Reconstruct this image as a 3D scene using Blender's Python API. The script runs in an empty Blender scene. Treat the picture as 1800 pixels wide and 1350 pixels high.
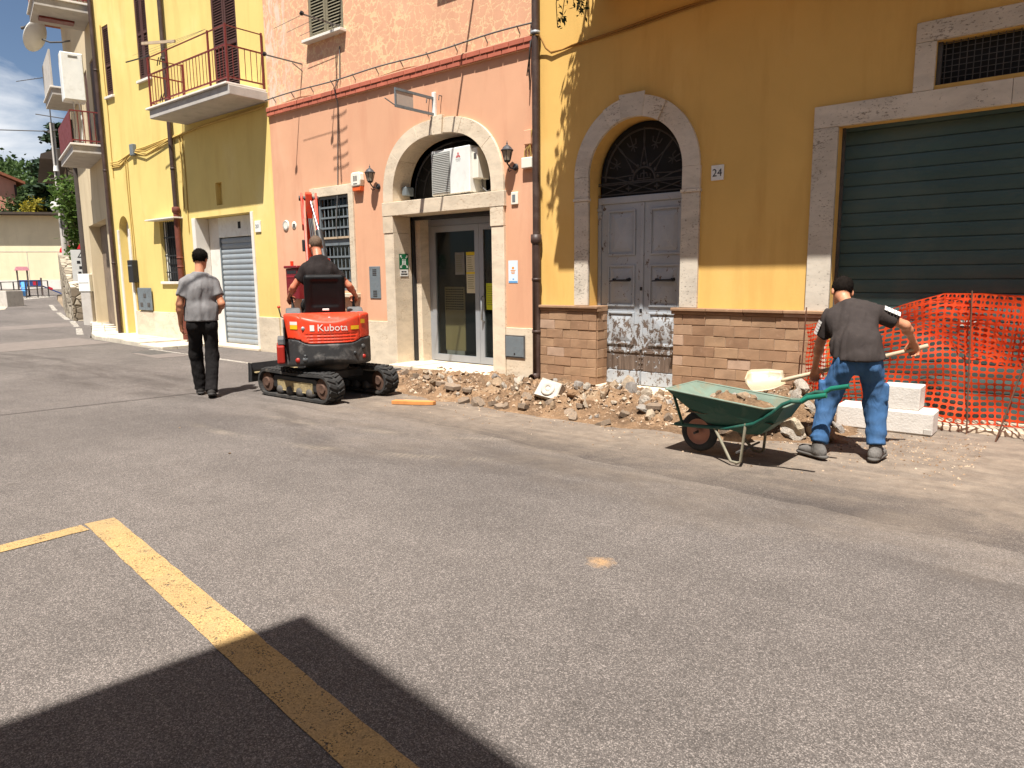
import bpy, math, random
import numpy as np
from mathutils import Vector, Matrix, noise as mnoise

random.seed(7)
rng = np.random.default_rng(7)
scene = bpy.context.scene
COL = scene.collection
R = math.radians

# ------------------------------------------------------------------ camera
EYE = Vector((0.0, 0.0, 1.48))
YAW, PITCH, ROLL = R(39.2), R(8.7), R(-0.6)
_fw = Vector((-math.sin(YAW) * math.cos(PITCH), math.cos(YAW) * math.cos(PITCH), -math.sin(PITCH)))
_rt = Vector((math.cos(YAW), math.sin(YAW), 0))
_up = _rt.cross(_fw)
_r2 = _rt * math.cos(ROLL) + _up * math.sin(ROLL)
_u2 = _up * math.cos(ROLL) - _rt * math.sin(ROLL)
camd = bpy.data.cameras.new('camera')
camd.sensor_width = 36
camd.lens = 36 * 1248 / 1800
camd.clip_end = 2000
cam = bpy.data.objects.new('camera', camd)
COL.objects.link(cam)
m = Matrix.Identity(4)
for i in range(3):
    m[i][0], m[i][1], m[i][2], m[i][3] = _r2[i], _u2[i], -_fw[i], EYE[i]
cam.matrix_world = m
scene.camera = cam

# ------------------------------------------------------------------ sun and sky
SUN = Vector((-0.20, 0.42, -1.0)).normalized()      # the way the light travels
sund = bpy.data.lights.new('sun', 'SUN')
sund.energy = 5.0
sund.angle = R(0.53)
sund.color = (1.0, 0.955, 0.89)
sun = bpy.data.objects.new('sun', sund)
COL.objects.link(sun)
sun.rotation_euler = SUN.to_track_quat('-Z', 'Y').to_euler()
sun.location = (2, -4, 30)

world = bpy.data.worlds.new('World')
scene.world = world
world.use_nodes = True
wn, wl = world.node_tree.nodes, world.node_tree.links
wn.clear()
wout = wn.new('ShaderNodeOutputWorld')
wbg = wn.new('ShaderNodeBackground')
sky = wn.new('ShaderNodeTexSky')
sky.sky_type = 'NISHITA'
sky.sun_disc = False
sky.sun_elevation = math.asin(-SUN.z)
sky.sun_rotation = math.atan2(-SUN.x, -SUN.y)
sky.altitude = 300
sky.air_density = 0.85
sky.dust_density = 0.8
sky.ozone_density = 1.4
# soft summer clouds spread evenly over the whole dome
tc = wn.new('ShaderNodeTexCoord')
mp = wn.new('ShaderNodeMapping')
mp.inputs['Scale'].default_value = (1.0, 1.0, 2.1)
mp.inputs['Location'].default_value = (0.9, 0.45, 0.34)
n1 = wn.new('ShaderNodeTexNoise')
n1.inputs['Scale'].default_value = 3.2
n1.inputs['Detail'].default_value = 9
n1.inputs['Roughness'].default_value = 0.56
n1.inputs['Distortion'].default_value = 0.25
cr = wn.new('ShaderNodeValToRGB')
cr.color_ramp.elements[0].position = 0.50
cr.color_ramp.elements[0].color = (0, 0, 0, 1)
cr.color_ramp.elements[1].position = 0.66
cr.color_ramp.elements[1].color = (1, 1, 1, 1)
n2 = wn.new('ShaderNodeTexNoise')
n2.inputs['Scale'].default_value = 6.0
n2.inputs['Detail'].default_value = 5
cr2 = wn.new('ShaderNodeValToRGB')
cr2.color_ramp.elements[0].color = (8.5, 8.7, 9.2, 1)
cr2.color_ramp.elements[1].color = (11.5, 11.5, 11.5, 1)
cr2.color_ramp.elements[0].position = 0.35
cr2.color_ramp.elements[1].position = 0.65
mix = wn.new('ShaderNodeMix')
mix.data_type = 'RGBA'
for a, b in ((tc.outputs['Generated'], mp.inputs[0]), (mp.outputs[0], n1.inputs[0]), (mp.outputs[0], n2.inputs[0]),
             (n1.outputs[0], cr.inputs[0]), (n2.outputs[0], cr2.inputs[0]), (cr.outputs[0], mix.inputs[0]),
             (sky.outputs[0], mix.inputs[6]), (cr2.outputs[0], mix.inputs[7]), (mix.outputs[2], wbg.inputs[0]),
             (wbg.outputs[0], wout.inputs[0])):
    wl.new(a, b)
wbg.inputs[1].default_value = 0.05

vs = scene.view_settings
vs.view_transform = 'Standard'
vs.look = 'None'
vs.exposure = 1.0
vs.gamma = 1.0
vs.use_curve_mapping = False
scene.render.engine = 'CYCLES'
scene.cycles.max_bounces = 7
scene.cycles.diffuse_bounces = 4
scene.cycles.transparent_max_bounces = 8
scene.cycles.caustics_reflective = False
scene.cycles.caustics_refractive = False

# ================================================================== helpers
OFF = {}                                   # objects whose parts are given in world coordinates


def tag(o, label=None, cat=None, group=None, kind=None):
    if label: o['label'] = label
    if cat: o['category'] = cat
    if group: o['group'] = group
    if kind: o['kind'] = kind
    return o


def thing(name, label, cat, loc=(0, 0, 0), rz=0.0, group=None, world=True, kind=None):
    o = bpy.data.objects.new(name, None)
    o.empty_display_size = 0.2
    COL.objects.link(o)
    o.location = loc
    o.rotation_euler = (0, 0, rz)
    OFF[o] = Vector(loc) if world else Vector((0, 0, 0))
    return tag(o, label, cat, group, kind)


def link(o, parent=None):
    COL.objects.link(o)
    if parent is not None:
        o.parent = parent
        OFF[o] = OFF.get(parent, Vector((0, 0, 0)))
    return o


class MB:
    """collects shapes, then becomes ONE mesh object"""
    def __init__(s, T=None):
        s.v, s.f, s.s = [], [], []
        s.T = T

    def add(s, vs, fs, smooth=False):
        n = len(s.v)
        if s.T is not None:
            vs = [s.T @ Vector(q) for q in vs]
        s.v.extend([tuple(q) for q in vs])
        s.f.extend([tuple(i + n for i in q) for q in fs])
        s.s.extend([smooth] * len(fs))
        return s

    def quad(s, a, b, c, d):
        return s.add([a, b, c, d], [(0, 1, 2, 3)])

    def box(s, x0, x1, y0, y1, z0, z1):
        v = [(x, y, z) for z in (z0, z1) for y in (y0, y1) for x in (x0, x1)]
        return s.add(v, [(0, 2, 3, 1), (4, 5, 7, 6), (0, 1, 5, 4), (2, 6, 7, 3), (0, 4, 6, 2), (1, 3, 7, 5)])

    def cbox(s, x0, x1, y0, y1, z0, z1, c=0.004, jit=0.0):
        """box with chamfered edges"""
        lo, hi = (x0, y0, z0), (x1, y1, z1)
        V, idx = [], {}
        for cx in (0, 1):
            for cy in (0, 1):
                for cz in (0, 1):
                    cc = (cx, cy, cz)
                    for ax in range(3):
                        p = []
                        for k in range(3):
                            q = hi[k] if cc[k] else lo[k]
                            if k != ax: q += -c if cc[k] else c
                            p.append(q + (random.uniform(-jit, jit) if jit else 0))
                        idx[cc, ax] = len(V); V.append(p)
        F = []
        for ax in range(3):
            o = [k for k in range(3) if k != ax]
            for sd in (0, 1):
                ring = []
                for a, b in ((0, 0), (1, 0), (1, 1), (0, 1)):
                    cc = [0, 0, 0]; cc[ax] = sd; cc[o[0]] = a; cc[o[1]] = b
                    ring.append(idx[tuple(cc), ax])
                if (sd == 1) == (ax == 1): ring.reverse()
                F.append(ring)
        for ax in range(3):                       # edges along ax
            o = [k for k in range(3) if k != ax]
            for a in (0, 1):
                for b in (0, 1):
                    c0 = [0, 0, 0]; c0[o[0]] = a; c0[o[1]] = b
                    c1 = list(c0); c1[ax] = 1
                    F.append((idx[tuple(c0), o[0]], idx[tuple(c1), o[0]], idx[tuple(c1), o[1]], idx[tuple(c0), o[1]]))
        for cc in [(a, b, d) for a in (0, 1) for b in (0, 1) for d in (0, 1)]:
            F.append((idx[cc, 0], idx[cc, 1], idx[cc, 2]))
        return s.add(V, F)

    def beam(s, p, q, w, h, up=(0, 0, 1)):
        p, q = Vector(p), Vector(q)
        d = (q - p).normalized(); up = Vector(up)
        r = d.cross(up)
        if r.length < 1e-5: r = d.cross(Vector((1, 0, 0)))
        r.normalize(); u = r.cross(d)
        v = [e + r * (a * w / 2) + u * (b * h / 2) for e in (p, q) for a, b in ((-1, -1), (1, -1), (1, 1), (-1, 1))]
        return s.add(v, [(0, 1, 2, 3), (7, 6, 5, 4), (0, 4, 5, 1), (1, 5, 6, 2), (2, 6, 7, 3), (3, 7, 4, 0)])

    def tube(s, pts, r, n=8, cap=True, smooth=True):
        pts = [Vector(p) for p in pts]
        rs = r if isinstance(r, (list, tuple)) else [r] * len(pts)
        v = []
        ref = None
        for i, p in enumerate(pts):
            a = pts[max(i - 1, 0)]; b = pts[min(i + 1, len(pts) - 1)]
            d = (b - a).normalized()
            if ref is None:
                ref = d.cross(Vector((0, 0, 1)))
                if ref.length < 0.05: ref = d.cross(Vector((1, 0, 0)))
            ref = (ref - d * ref.dot(d)).normalized()
            w = d.cross(ref)
            for k in range(n):
                t = 2 * math.pi * k / n
                v.append(p + (ref * math.cos(t) + w * math.sin(t)) * rs[i])
        f = []
        for i in range(len(pts) - 1):
            for k in range(n):
                f.append((i * n + k, i * n + (k + 1) % n, (i + 1) * n + (k + 1) % n, (i + 1) * n + k))
        s.add(v, f, smooth)
        if cap:
            s.add(v[:n], [tuple(range(n))[::-1]])
            s.add(v[-n:], [tuple(range(n))])
        return s

    def cyl(s, p, q, r0, r1=None, n=16):
        return s.tube([p, q], [r0, r0 if r1 is None else r1], n)

    def prism(s, poly, axis, d0, d1):
        """polygon (u,v) extruded along axis: 'y' -> (u,d,v), 'z' -> (u,v,d), 'x' -> (d,u,v)"""
        g = {'y': lambda u, w, d: (u, d, w), 'z': lambda u, w, d: (u, w, d), 'x': lambda u, w, d: (d, u, w)}[axis]
        n = len(poly)
        v = [g(u, w, d0) for u, w in poly] + [g(u, w, d1) for u, w in poly]
        f = [tuple(range(n)), tuple(range(2 * n - 1, n - 1, -1))]
        f += [(i, i + n, (i + 1) % n + n, (i + 1) % n) for i in range(n)]
        return s.add(v, f)

    def lathe(s, prof, c=(0, 0, 0), axis='z', n=24, smooth=True):
        """profile of (radius, height) pairs"""
        v = []
        for r, h in prof:
            for k in range(n):
                t = 2 * math.pi * k / n
                a, b = r * math.cos(t), r * math.sin(t)
                p = {'z': (a, b, h), 'y': (a, h, b), 'x': (h, a, b)}[axis]
                v.append((p[0] + c[0], p[1] + c[1], p[2] + c[2]))
        f = []
        for i in range(len(prof) - 1):
            for k in range(n):
                f.append((i * n + k, i * n + (k + 1) % n, (i + 1) * n + (k + 1) % n, (i + 1) * n + k))
        return s.add(v, f, smooth)

    def ball(s, c, r, n=10, m=6):
        rx, ry, rz = r if isinstance(r, (tuple, list)) else (r, r, r)
        v = [(c[0], c[1], c[2] - rz)]
        for i in range(1, m):
            t = math.pi * i / m
            for k in range(n):
                a = 2 * math.pi * k / n
                v.append((c[0] + rx * math.sin(t) * math.cos(a), c[1] + ry * math.sin(t) * math.sin(a), c[2] - rz * math.cos(t)))
        v.append((c[0], c[1], c[2] + rz))
        f = [(0, 1 + (k + 1) % n, 1 + k) for k in range(n)]
        for i in range(m - 2):
            b = 1 + i * n
            f += [(b + k, b + (k + 1) % n, b + n + (k + 1) % n, b + n + k) for k in range(n)]
        b = 1 + (m - 2) * n
        f += [(b + k, b + (k + 1) % n, len(v) - 1) for k in range(n)]
        return s.add(v, f, True)

    def mesh(s, name, off=(0, 0, 0)):
        me = bpy.data.meshes.new(name)
        ox, oy, oz = off
        me.from_pydata([(a - ox, b - oy, c - oz) for a, b, c in s.v], [], s.f)
        me.polygons.foreach_set('use_smooth', s.s)
        me.update()
        return me

    def build(s, name, mat, parent=None, bevel=0.0, seg=2, fix=True, kind=None):
        off = OFF.get(parent, Vector((0, 0, 0))) if parent is not None else (0, 0, 0)
        me = s.mesh(name, off)
        if fix:
            import bmesh
            bm = bmesh.new(); bm.from_mesh(me)
            bmesh.ops.recalc_face_normals(bm, faces=bm.faces)
            bm.to_mesh(me); bm.free()
        o = bpy.data.objects.new(name, me)
        me.materials.append(mat)
        link(o, parent)
        if bevel:
            b = o.modifiers.new('bevel', 'BEVEL')
            b.width = bevel; b.segments = seg; b.limit_method = 'ANGLE'; b.angle_limit = R(40)
        if kind: o['kind'] = kind
        return o


def inst(me, name, parent, loc=(0, 0, 0), rot=(0, 0, 0), sc=(1, 1, 1)):
    o = bpy.data.objects.new(name, me)
    link(o, parent)
    off = OFF.get(parent, Vector((0, 0, 0))) if parent is not None else Vector((0, 0, 0))
    o.location = Vector(loc) - off
    o.rotation_euler = rot
    o.scale = sc
    return o


def text_geo(txt, size, align='CENTER', shear=0.0, xs=1.0):
    cu = bpy.data.curves.new('t', 'FONT')
    cu.body = txt; cu.size = size; cu.align_x = align; cu.align_y = 'CENTER'; cu.shear = shear
    cu.resolution_u = 3
    o = bpy.data.objects.new('t', cu)
    COL.objects.link(o)
    dg = bpy.context.evaluated_depsgraph_get()
    me = o.evaluated_get(dg).to_mesh()
    v = [(q.co.x * xs, q.co.y) for q in me.vertices]
    f = [tuple(p.vertices) for p in me.polygons]
    o.evaluated_get(dg).to_mesh_clear()
    bpy.data.objects.remove(o); bpy.data.curves.remove(cu)
    return v, f


def facade_text(mb, txt, size, x, y, z, **k):
    v, f = text_geo(txt, size, **k)
    mb.add([(x + a, y, z + b) for a, b in v], f)
    return mb


# ------------------------------------------------------------------ materials
MATS = {}


def srgb(r, g, b):
    c = lambda u: (u / 255 / 12.92) if u / 255 <= 0.04045 else ((u / 255 + 0.055) / 1.055) ** 2.4
    return (c(r), c(g), c(b))


class NT:
    """small wrapper for writing node trees"""
    def __init__(s, name):
        s.m = bpy.data.materials.new(name); s.m.use_nodes = True
        s.n, s.l = s.m.node_tree.nodes, s.m.node_tree.links
        s.b = s.n['Principled BSDF']
        s.tc = s.n.new('ShaderNodeTexCoord')

    def new(s, t, **k):
        q = s.n.new(t)
        for a, b in k.items(): setattr(q, a, b)
        return q

    def set(s, sock, val):
        if hasattr(val, 'is_output'): s.l.new(val, sock)
        elif isinstance(val, (tuple, list)) and len(val) == 3 and sock.type == 'RGBA': sock.default_value = (*val, 1)
        else: sock.default_value = val

    def co(s, scale=(1, 1, 1), src='Object', rot=(0, 0, 0), loc=(0, 0, 0)):
        if src == 'World': out = s.new('ShaderNodeNewGeometry').outputs['Position']
        else: out = s.tc.outputs[src]
        q = s.new('ShaderNodeMapping')
        q.inputs['Scale'].default_value = scale; q.inputs['Rotation'].default_value = rot; q.inputs['Location'].default_value = loc
        s.l.new(out, q.inputs[0])
        return q.outputs[0]

    def noise(s, co, scale, detail=4, rough=0.55, dist=0.0, out=0):
        q = s.new('ShaderNodeTexNoise')
        s.l.new(co, q.inputs['Vector'])
        q.inputs['Scale'].default_value = scale; q.inputs['Detail'].default_value = detail
        q.inputs['Roughness'].default_value = rough; q.inputs['Distortion'].default_value = dist
        return q.outputs[out]

    def voro(s, co, scale, feature='F1', out=0, rand=1.0):
        q = s.new('ShaderNodeTexVoronoi', feature=feature)
        s.l.new(co, q.inputs['Vector']); q.inputs['Scale'].default_value = scale
        q.inputs['Randomness'].default_value = rand
        return q.outputs[out]

    def ramp(s, fac, stops, interp='LINEAR'):
        q = s.new('ShaderNodeValToRGB')
        q.color_ramp.interpolation = interp
        e = q.color_ramp.elements
        while len(e) < len(stops): e.new(0.5)
        for i, (p, c) in enumerate(stops):
            e[i].position = p
            e[i].color = (*c, 1) if isinstance(c, (tuple, list)) else (c, c, c, 1)
        s.l.new(fac, q.inputs[0])
        return q.outputs[0]

    def mix(s, fac, a, b, mode='MIX'):
        q = s.new('ShaderNodeMix', data_type='RGBA', blend_type=mode)
        s.set(q.inputs[0], fac); s.set(q.inputs[6], a); s.set(q.inputs[7], b)
        return q.outputs[2]

    def math(s, op, a, b=0.0, c=None):
        q = s.new('ShaderNodeMath', operation=op)
        s.set(q.inputs[0], a); s.set(q.inputs[1], b)
        if c is not None: s.set(q.inputs[2], c)
        return q.outputs[0]

    def sep(s, co):
        q = s.new('ShaderNodeSeparateXYZ'); s.l.new(co, q.inputs[0]); return q.outputs

    def rand(s):
        return s.new('ShaderNodeObjectInfo').outputs['Random']

    def bump(s, h, strength=0.3, dist=0.01, normal=None):
        q = s.new('ShaderNodeBump')
        q.inputs['Strength'].default_value = strength; q.inputs['Distance'].default_value = dist
        s.l.new(h, q.inputs['Height'])
        if normal is not None: s.l.new(normal, q.inputs['Normal'])
        s.l.new(q.outputs[0], s.b.inputs['Normal'])
        return q.outputs[0]

    def done(s, col=None, rough=None, metal=None, spec=None):
        if col is not None: s.set(s.b.inputs['Base Color'], col)
        if rough is not None: s.set(s.b.inputs['Roughness'], rough)
        if metal is not None: s.set(s.b.inputs['Metallic'], metal)
        if spec is not None: s.set(s.b.inputs['Specular IOR Level'], spec)
        return s.m


def mat(name, col, rough=0.7, var=0.12, vs=4.0, bump=0.0, bs=80.0, metal=0.0, spec=0.4, dirt=None, dirt_amt=0.35, ds=6.0, rnd=0.0, src='Object'):
    """base colour with soft blotches, optional dirt patches and fine relief"""
    if name in MATS: return MATS[name]
    t = NT(name)
    co = t.co(src=src)
    lo = tuple(c * (1 - var) for c in col); hi = tuple(min(1, c * (1 + var)) for c in col)
    c = t.ramp(t.noise(co, vs, 6, 0.6), [(0.3, lo), (0.7, hi)])
    if rnd:
        c = t.mix(1.0, c, t.ramp(t.rand(), [(0, 1 - rnd), (1, 1 + rnd)]), 'MULTIPLY')
    rg = rough
    if dirt is not None:
        f = t.ramp(t.noise(co, ds, 8, 0.68, 0.4), [(0.5, 0.0), (0.72, 1.0)])
        f = t.math('MULTIPLY', f, dirt_amt)
        c = t.mix(f, c, dirt)
        rg = t.math('ADD', t.math('MULTIPLY', f, 0.5), rough)
    if bump:
        t.bump(t.noise(co, bs, 5, 0.6), bump, 0.01)
    MATS[name] = t.done(c, rg, metal, spec)
    return MATS[name]


def stucco(name, col, stain, light, upper=None):
    t = NT(name)
    co = t.co(src='World')
    big = t.noise(co, 0.55, 6, 0.6, 0.3)
    c = t.ramp(big, [(0.32, tuple(x * 0.9 for x in col)), (0.55, col), (0.75, light)])
    st = t.noise(t.co((2.2, 2.2, 0.35), 'World'), 1.3, 7, 0.62, 0.2)
    c = t.mix(t.ramp(st, [(0.50, 0.0), (0.76, 0.55)]), c, stain)
    z = t.sep(t.co(src='World'))[2]
    low = t.math('SUBTRACT', 1.0, t.math('MULTIPLY', t.math('ADD', z, t.math('MULTIPLY', big, 0.6)), 0.8))
    c = t.mix(t.ramp(low, [(0.0, 0.0), (0.8, 0.3)]), c, stain)
    c = t.mix(t.ramp(t.noise(co, 26, 4, 0.7), [(0.62, 0.0), (0.75, 0.25)]), c, stain)
    h = t.noise(co, 55, 6, 0.7)
    if upper is not None:                            # crackled old paint above the brick band
        wob = t.noise(co, 1.6, 4, 0.6)
        q = t.new('ShaderNodeTexVoronoi', feature='DISTANCE_TO_EDGE'); q.inputs['Scale'].default_value = 6.2
        nz = t.noise(co, 4.5, 4, 0.65, out=1)
        va = t.new('ShaderNodeVectorMath', operation='MULTIPLY_ADD'); va.inputs[1].default_value = (0.36,) * 3
        t.l.new(nz, va.inputs[0]); t.l.new(co, va.inputs[2]); t.l.new(va.outputs[0], q.inputs['Vector'])
        wd = t.ramp(wob, [(0.30, 0.05), (0.5, 0.13), (0.70, 0.32)])
        soft = t.ramp(t.math('DIVIDE', q.outputs[0], t.math('ADD', t.math('MULTIPLY', wd, 0.42), 0.002)), [(0.55, 1.0), (1.0, 0.0)])
        brk = t.ramp(t.noise(co, 2.6, 5, 0.6), [(0.30, 0.45), (0.46, 1.0)])
        m1 = t.math('MULTIPLY', soft, brk)
        x = t.sep(t.co(src='World'))[0]
        left = t.ramp(t.math('MULTIPLY', t.math('ADD', t.math('ADD', x, 11.15), t.math('MULTIPLY', wob, 0.6)), -1.0), [(0.0, 0.0), (0.35, 1.0)])
        pat = t.math('MULTIPLY', t.ramp(t.noise(t.co((2.6, 2.6, 0.8), 'World'), 2.4, 9, 0.75, 0.8), [(0.47, 0.0), (0.56, 1.0)]), left)
        pat2 = t.ramp(t.noise(co, 1.9, 9, 0.72, 0.5), [(0.64, 0.0), (0.71, 1.0)])
        m2 = t.math('MAXIMUM', pat, pat2)
        zz = t.ramp(t.math('SUBTRACT', z, 4.62), [(0.0, 0.0), (0.02, 1.0)])
        m1 = t.math('MULTIPLY', m1, zz); m2 = t.math('MULTIPLY', m2, zz)
        c = t.mix(m1, c, upper[0]); c = t.mix(m2, c, upper[1])
        h = t.math('SUBTRACT', h, t.math('MULTIPLY', t.math('MAXIMUM', m1, m2), 0.8))
    t.bump(h, 0.22, 0.006)
    MATS[name] = t.done(c, 0.93, 0, 0.15)
    return MATS[name]


def travertine(name, col, pit):
    t = NT(name)
    co = t.co(src='World')
    c = t.ramp(t.noise(t.co((0.8, 0.8, 2.0), 'World'), 3.0, 8, 0.65, 0.4), [(0.3, tuple(x * 0.78 for x in col)), (0.55, col), (0.75, tuple(min(1, x * 1.12) for x in col))])
    c = t.mix(1.0, c, t.ramp(t.rand(), [(0, 0.9), (1, 1.06)]), 'MULTIPLY')
    p = t.noise(t.co((0.8, 0.8, 1.8), 'World'), 30, 8, 0.68, 0.15)
    reg = t.noise(co, 2.3, 4, 0.6)
    pm = t.ramp(t.math('ADD', p, t.math('MULTIPLY', t.math('SUBTRACT', reg, 0.5), 0.35)), [(0.585, 0.0), (0.63, 0.65)])
    c = t.mix(pm, c, pit)
    c = t.mix(t.ramp(t.noise(co, 1.1, 5, 0.6), [(0.5, 0.0), (0.8, 0.35)]), c, (col[0] * 0.8, col[1] * 0.66, col[2] * 0.5))
    t.bump(t.math('SUBTRACT', t.math('MULTIPLY', t.noise(co, 70, 4, 0.6), 0.3), pm), 0.5, 0.008)
    MATS[name] = t.done(c, 0.75, 0, 0.3)
    return MATS[name]


def glass_mat(name, tint=(0.02, 0.025, 0.025)):
    t = NT(name)
    t.done(tint, 0.04, 0, 0.6)
    tr = t.new('ShaderNodeBsdfTransparent'); tr.inputs[0].default_value = (0.82, 0.85, 0.84, 1)
    mx = t.new('ShaderNodeMixShader'); mx.inputs[0].default_value = 0.27
    out = t.n['Material Output']
    t.l.new(tr.outputs[0], mx.inputs[1]); t.l.new(t.b.outputs[0], mx.inputs[2]); t.l.new(mx.outputs[0], out.inputs[0])
    MATS[name] = t.m
    return t.m


# ------------------------------------------------------------------ distance-field meshes (bodies, cloth, rounded castings)
def surface_nets(val, org, h):
    nx, ny, nz = val.shape
    ins = val < 0
    acc = np.zeros((nx - 1, ny - 1, nz - 1, 3)); cnt = np.zeros((nx - 1, ny - 1, nz - 1))
    quads = []
    ids = np.full((nx - 1, ny - 1, nz - 1), -1, int)
    cross = []
    for ax in range(3):
        a = [slice(None)] * 3; b = [slice(None)] * 3
        a[ax] = slice(0, -1); b[ax] = slice(1, None)
        v0, v1 = val[tuple(a)], val[tuple(b)]
        E = ins[tuple(a)] != ins[tuple(b)]
        I = np.argwhere(E)
        if not len(I): continue
        t = v0[E] / (v0[E] - v1[E])
        p = I.astype(float); p[:, ax] += t
        o = [k for k in range(3) if k != ax]
        for d0 in (0, 1):
            for d1 in (0, 1):
                c = I.copy(); c[:, o[0]] -= d0; c[:, o[1]] -= d1
                ok = ((c >= 0) & (c < np.array(ids.shape))).all(1)
                np.add.at(acc, tuple(c[ok].T), p[ok]); np.add.at(cnt, tuple(c[ok].T), 1)
        cross.append((ax, o, I, ins[tuple(a)][E]))
    m = cnt > 0
    ids[m] = np.arange(m.sum())
    V = acc[m] / cnt[m][:, None] * h + np.array(org)
    for ax, o, I, s in cross:
        ok = (I[:, o[0]] > 0) & (I[:, o[1]] > 0) & (I[:, o[0]] < ids.shape[o[0]]) & (I[:, o[1]] < ids.shape[o[1]]) & (I[:, ax] < ids.shape[ax])
        I, s = I[ok], s[ok]
        q = []
        for d0, d1 in ((1, 1), (0, 1), (0, 0), (1, 0)):
            c = I.copy(); c[:, o[0]] -= d0; c[:, o[1]] -= d1
            q.append(ids[tuple(c.T)])
        q = np.stack(q, 1)
        flip = s if ax != 1 else ~s
        q[~flip] = q[~flip][:, ::-1]
        quads.append(q)
    return V, np.concatenate(quads)


def sdf_obj(name, fn, lo, hi, h, material, parent, post=None, kind=None):
    lo, hi = np.array(lo, float), np.array(hi, float)
    # coarse pass first, then only the blocks the surface may cross
    c = 5
    nb = np.ceil((hi - lo) / (h * c)).astype(int)
    cen = np.stack(np.meshgrid(*[lo[k] + h * c * (np.arange(nb[k]) + 0.5) for k in range(3)], indexing='ij'), -1).reshape(-1, 3)
    cv = fn(cen)
    near = np.abs(cv) < h * c * 1.35
    n = nb * c + 1
    val = np.repeat(np.repeat(np.repeat(cv.reshape(nb), c, 0), c, 1), c, 2)
    val = np.pad(val, ((0, 1),) * 3, mode='edge')
    B = np.argwhere(near.reshape(nb))
    o5 = np.stack(np.meshgrid(*[np.arange(c + 1)] * 3, indexing='ij'), -1).reshape(-1, 3)
    idx = (B[:, None, :] * c + o5[None]).reshape(-1, 3)
    flat = np.unique(np.ravel_multi_index(tuple(idx.T), tuple(n)))
    idx = np.stack(np.unravel_index(flat, tuple(n)), 1)
    val = np.ascontiguousarray(val)
    val.reshape(-1)[flat] = fn(lo + h * idx)
    V, F = surface_nets(val, lo, h)
    if post is not None: V = post(V)
    me = bpy.data.meshes.new(name)
    me.vertices.add(len(V)); me.vertices.foreach_set('co', V.astype(np.float32).ravel())
    me.loops.add(F.size); me.loops.foreach_set('vertex_index', F.astype(np.int32).ravel())
    me.polygons.add(len(F))
    me.polygons.foreach_set('loop_start', np.arange(0, F.size, 4, dtype=np.int32))
    me.polygons.foreach_set('loop_total', np.full(len(F), 4, np.int32))
    me.polygons.foreach_set('use_smooth', np.ones(len(F), bool))
    me.update(); me.validate()
    me.materials.append(material)
    o = bpy.data.objects.new(name, me)
    link(o, parent)
    if kind: o['kind'] = kind
    return o


def cone(P, a, b, ra, rb):
    a, b = np.array(a, float), np.array(b, float)
    d = b - a; L = d @ d + 1e-12
    t = np.clip(((P - a) @ d) / L, 0, 1)
    return np.linalg.norm(P - a - t[:, None] * d, axis=1) - (ra + t * (rb - ra))


def ell(P, c, r, M=None):
    q = P - np.array(c, float)
    if M is not None: q = q @ np.array(M)
    r = np.array(r, float)
    k0 = np.linalg.norm(q / r, axis=1); k1 = np.linalg.norm(q / (r * r), axis=1) + 1e-9
    return k0 * (k0 - 1) / k1


def ecap(P, a, b, wa, da, wb, db, lat):
    """tapered capsule with an elliptical section: w along lat, d across it"""
    a, b, lat = np.array(a, float), np.array(b, float), np.array(lat, float)
    ax = b - a; L = np.linalg.norm(ax); ax = ax / L
    lat = lat - ax * (lat @ ax); lat = lat / np.linalg.norm(lat)
    fr = np.cross(ax, lat)
    q = P - a
    s = q @ ax; t = np.clip(s / L, 0, 1)
    w = wa + t * (wb - wa); d = da + t * (db - da)
    over = s - t * L
    k = np.sqrt(((q @ lat) / w) ** 2 + ((q @ fr) / d) ** 2 + (over / np.minimum(w, d)) ** 2)
    return (k - 1) * np.minimum(w, d)


def rbox(P, c, hs, r, M=None):
    q = P - np.array(c, float)
    if M is not None: q = q @ np.array(M)
    q = np.abs(q) - (np.array(hs, float) - r)
    return np.linalg.norm(np.maximum(q, 0), axis=1) + np.minimum(q.max(1), 0) - r


def smin(a, b, k):
    h = np.clip(0.5 + 0.5 * (b - a) / k, 0, 1)
    return b * (1 - h) + a * h - k * h * (1 - h)


def smax(a, b, k): return -smin(-a, -b, k)


def union(k, *ds):
    d = ds[0]
    for e in ds[1:]: d = smin(d, e, k)
    return d


_wd = np.random.default_rng(3).normal(size=(24, 3))
_wp = np.random.default_rng(4).uniform(0, 6.28, 24)


def wob(P, f, n=6, o=0, st=(1, 1, 1)):
    """cheap smooth pseudo noise for folds"""
    Q = P * np.array(st) * f
    s = 0
    for i in range(n):
        k = (i + o) % 24
        w = _wd[k] / np.linalg.norm(_wd[k]) * (0.7 + 0.18 * i)
        s = s + np.sin(Q @ w * 2.2 + _wp[k] + 1.3 * np.sin(Q @ _wd[(k + 7) % 24] * 0.8))
    return s / n


# ------------------------------------------------------------------ walls with real openings
def arch_pts(xc, zs, a, b, n=24, p=2.0):
    out = []
    for i in range(n + 1):
        t = math.pi * i / n
        c, s_ = math.cos(t), math.sin(t)
        out.append((xc - a * math.copysign(abs(c) ** (2 / p), c), zs + b * abs(s_) ** (2 / p)))
    return out


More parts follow.
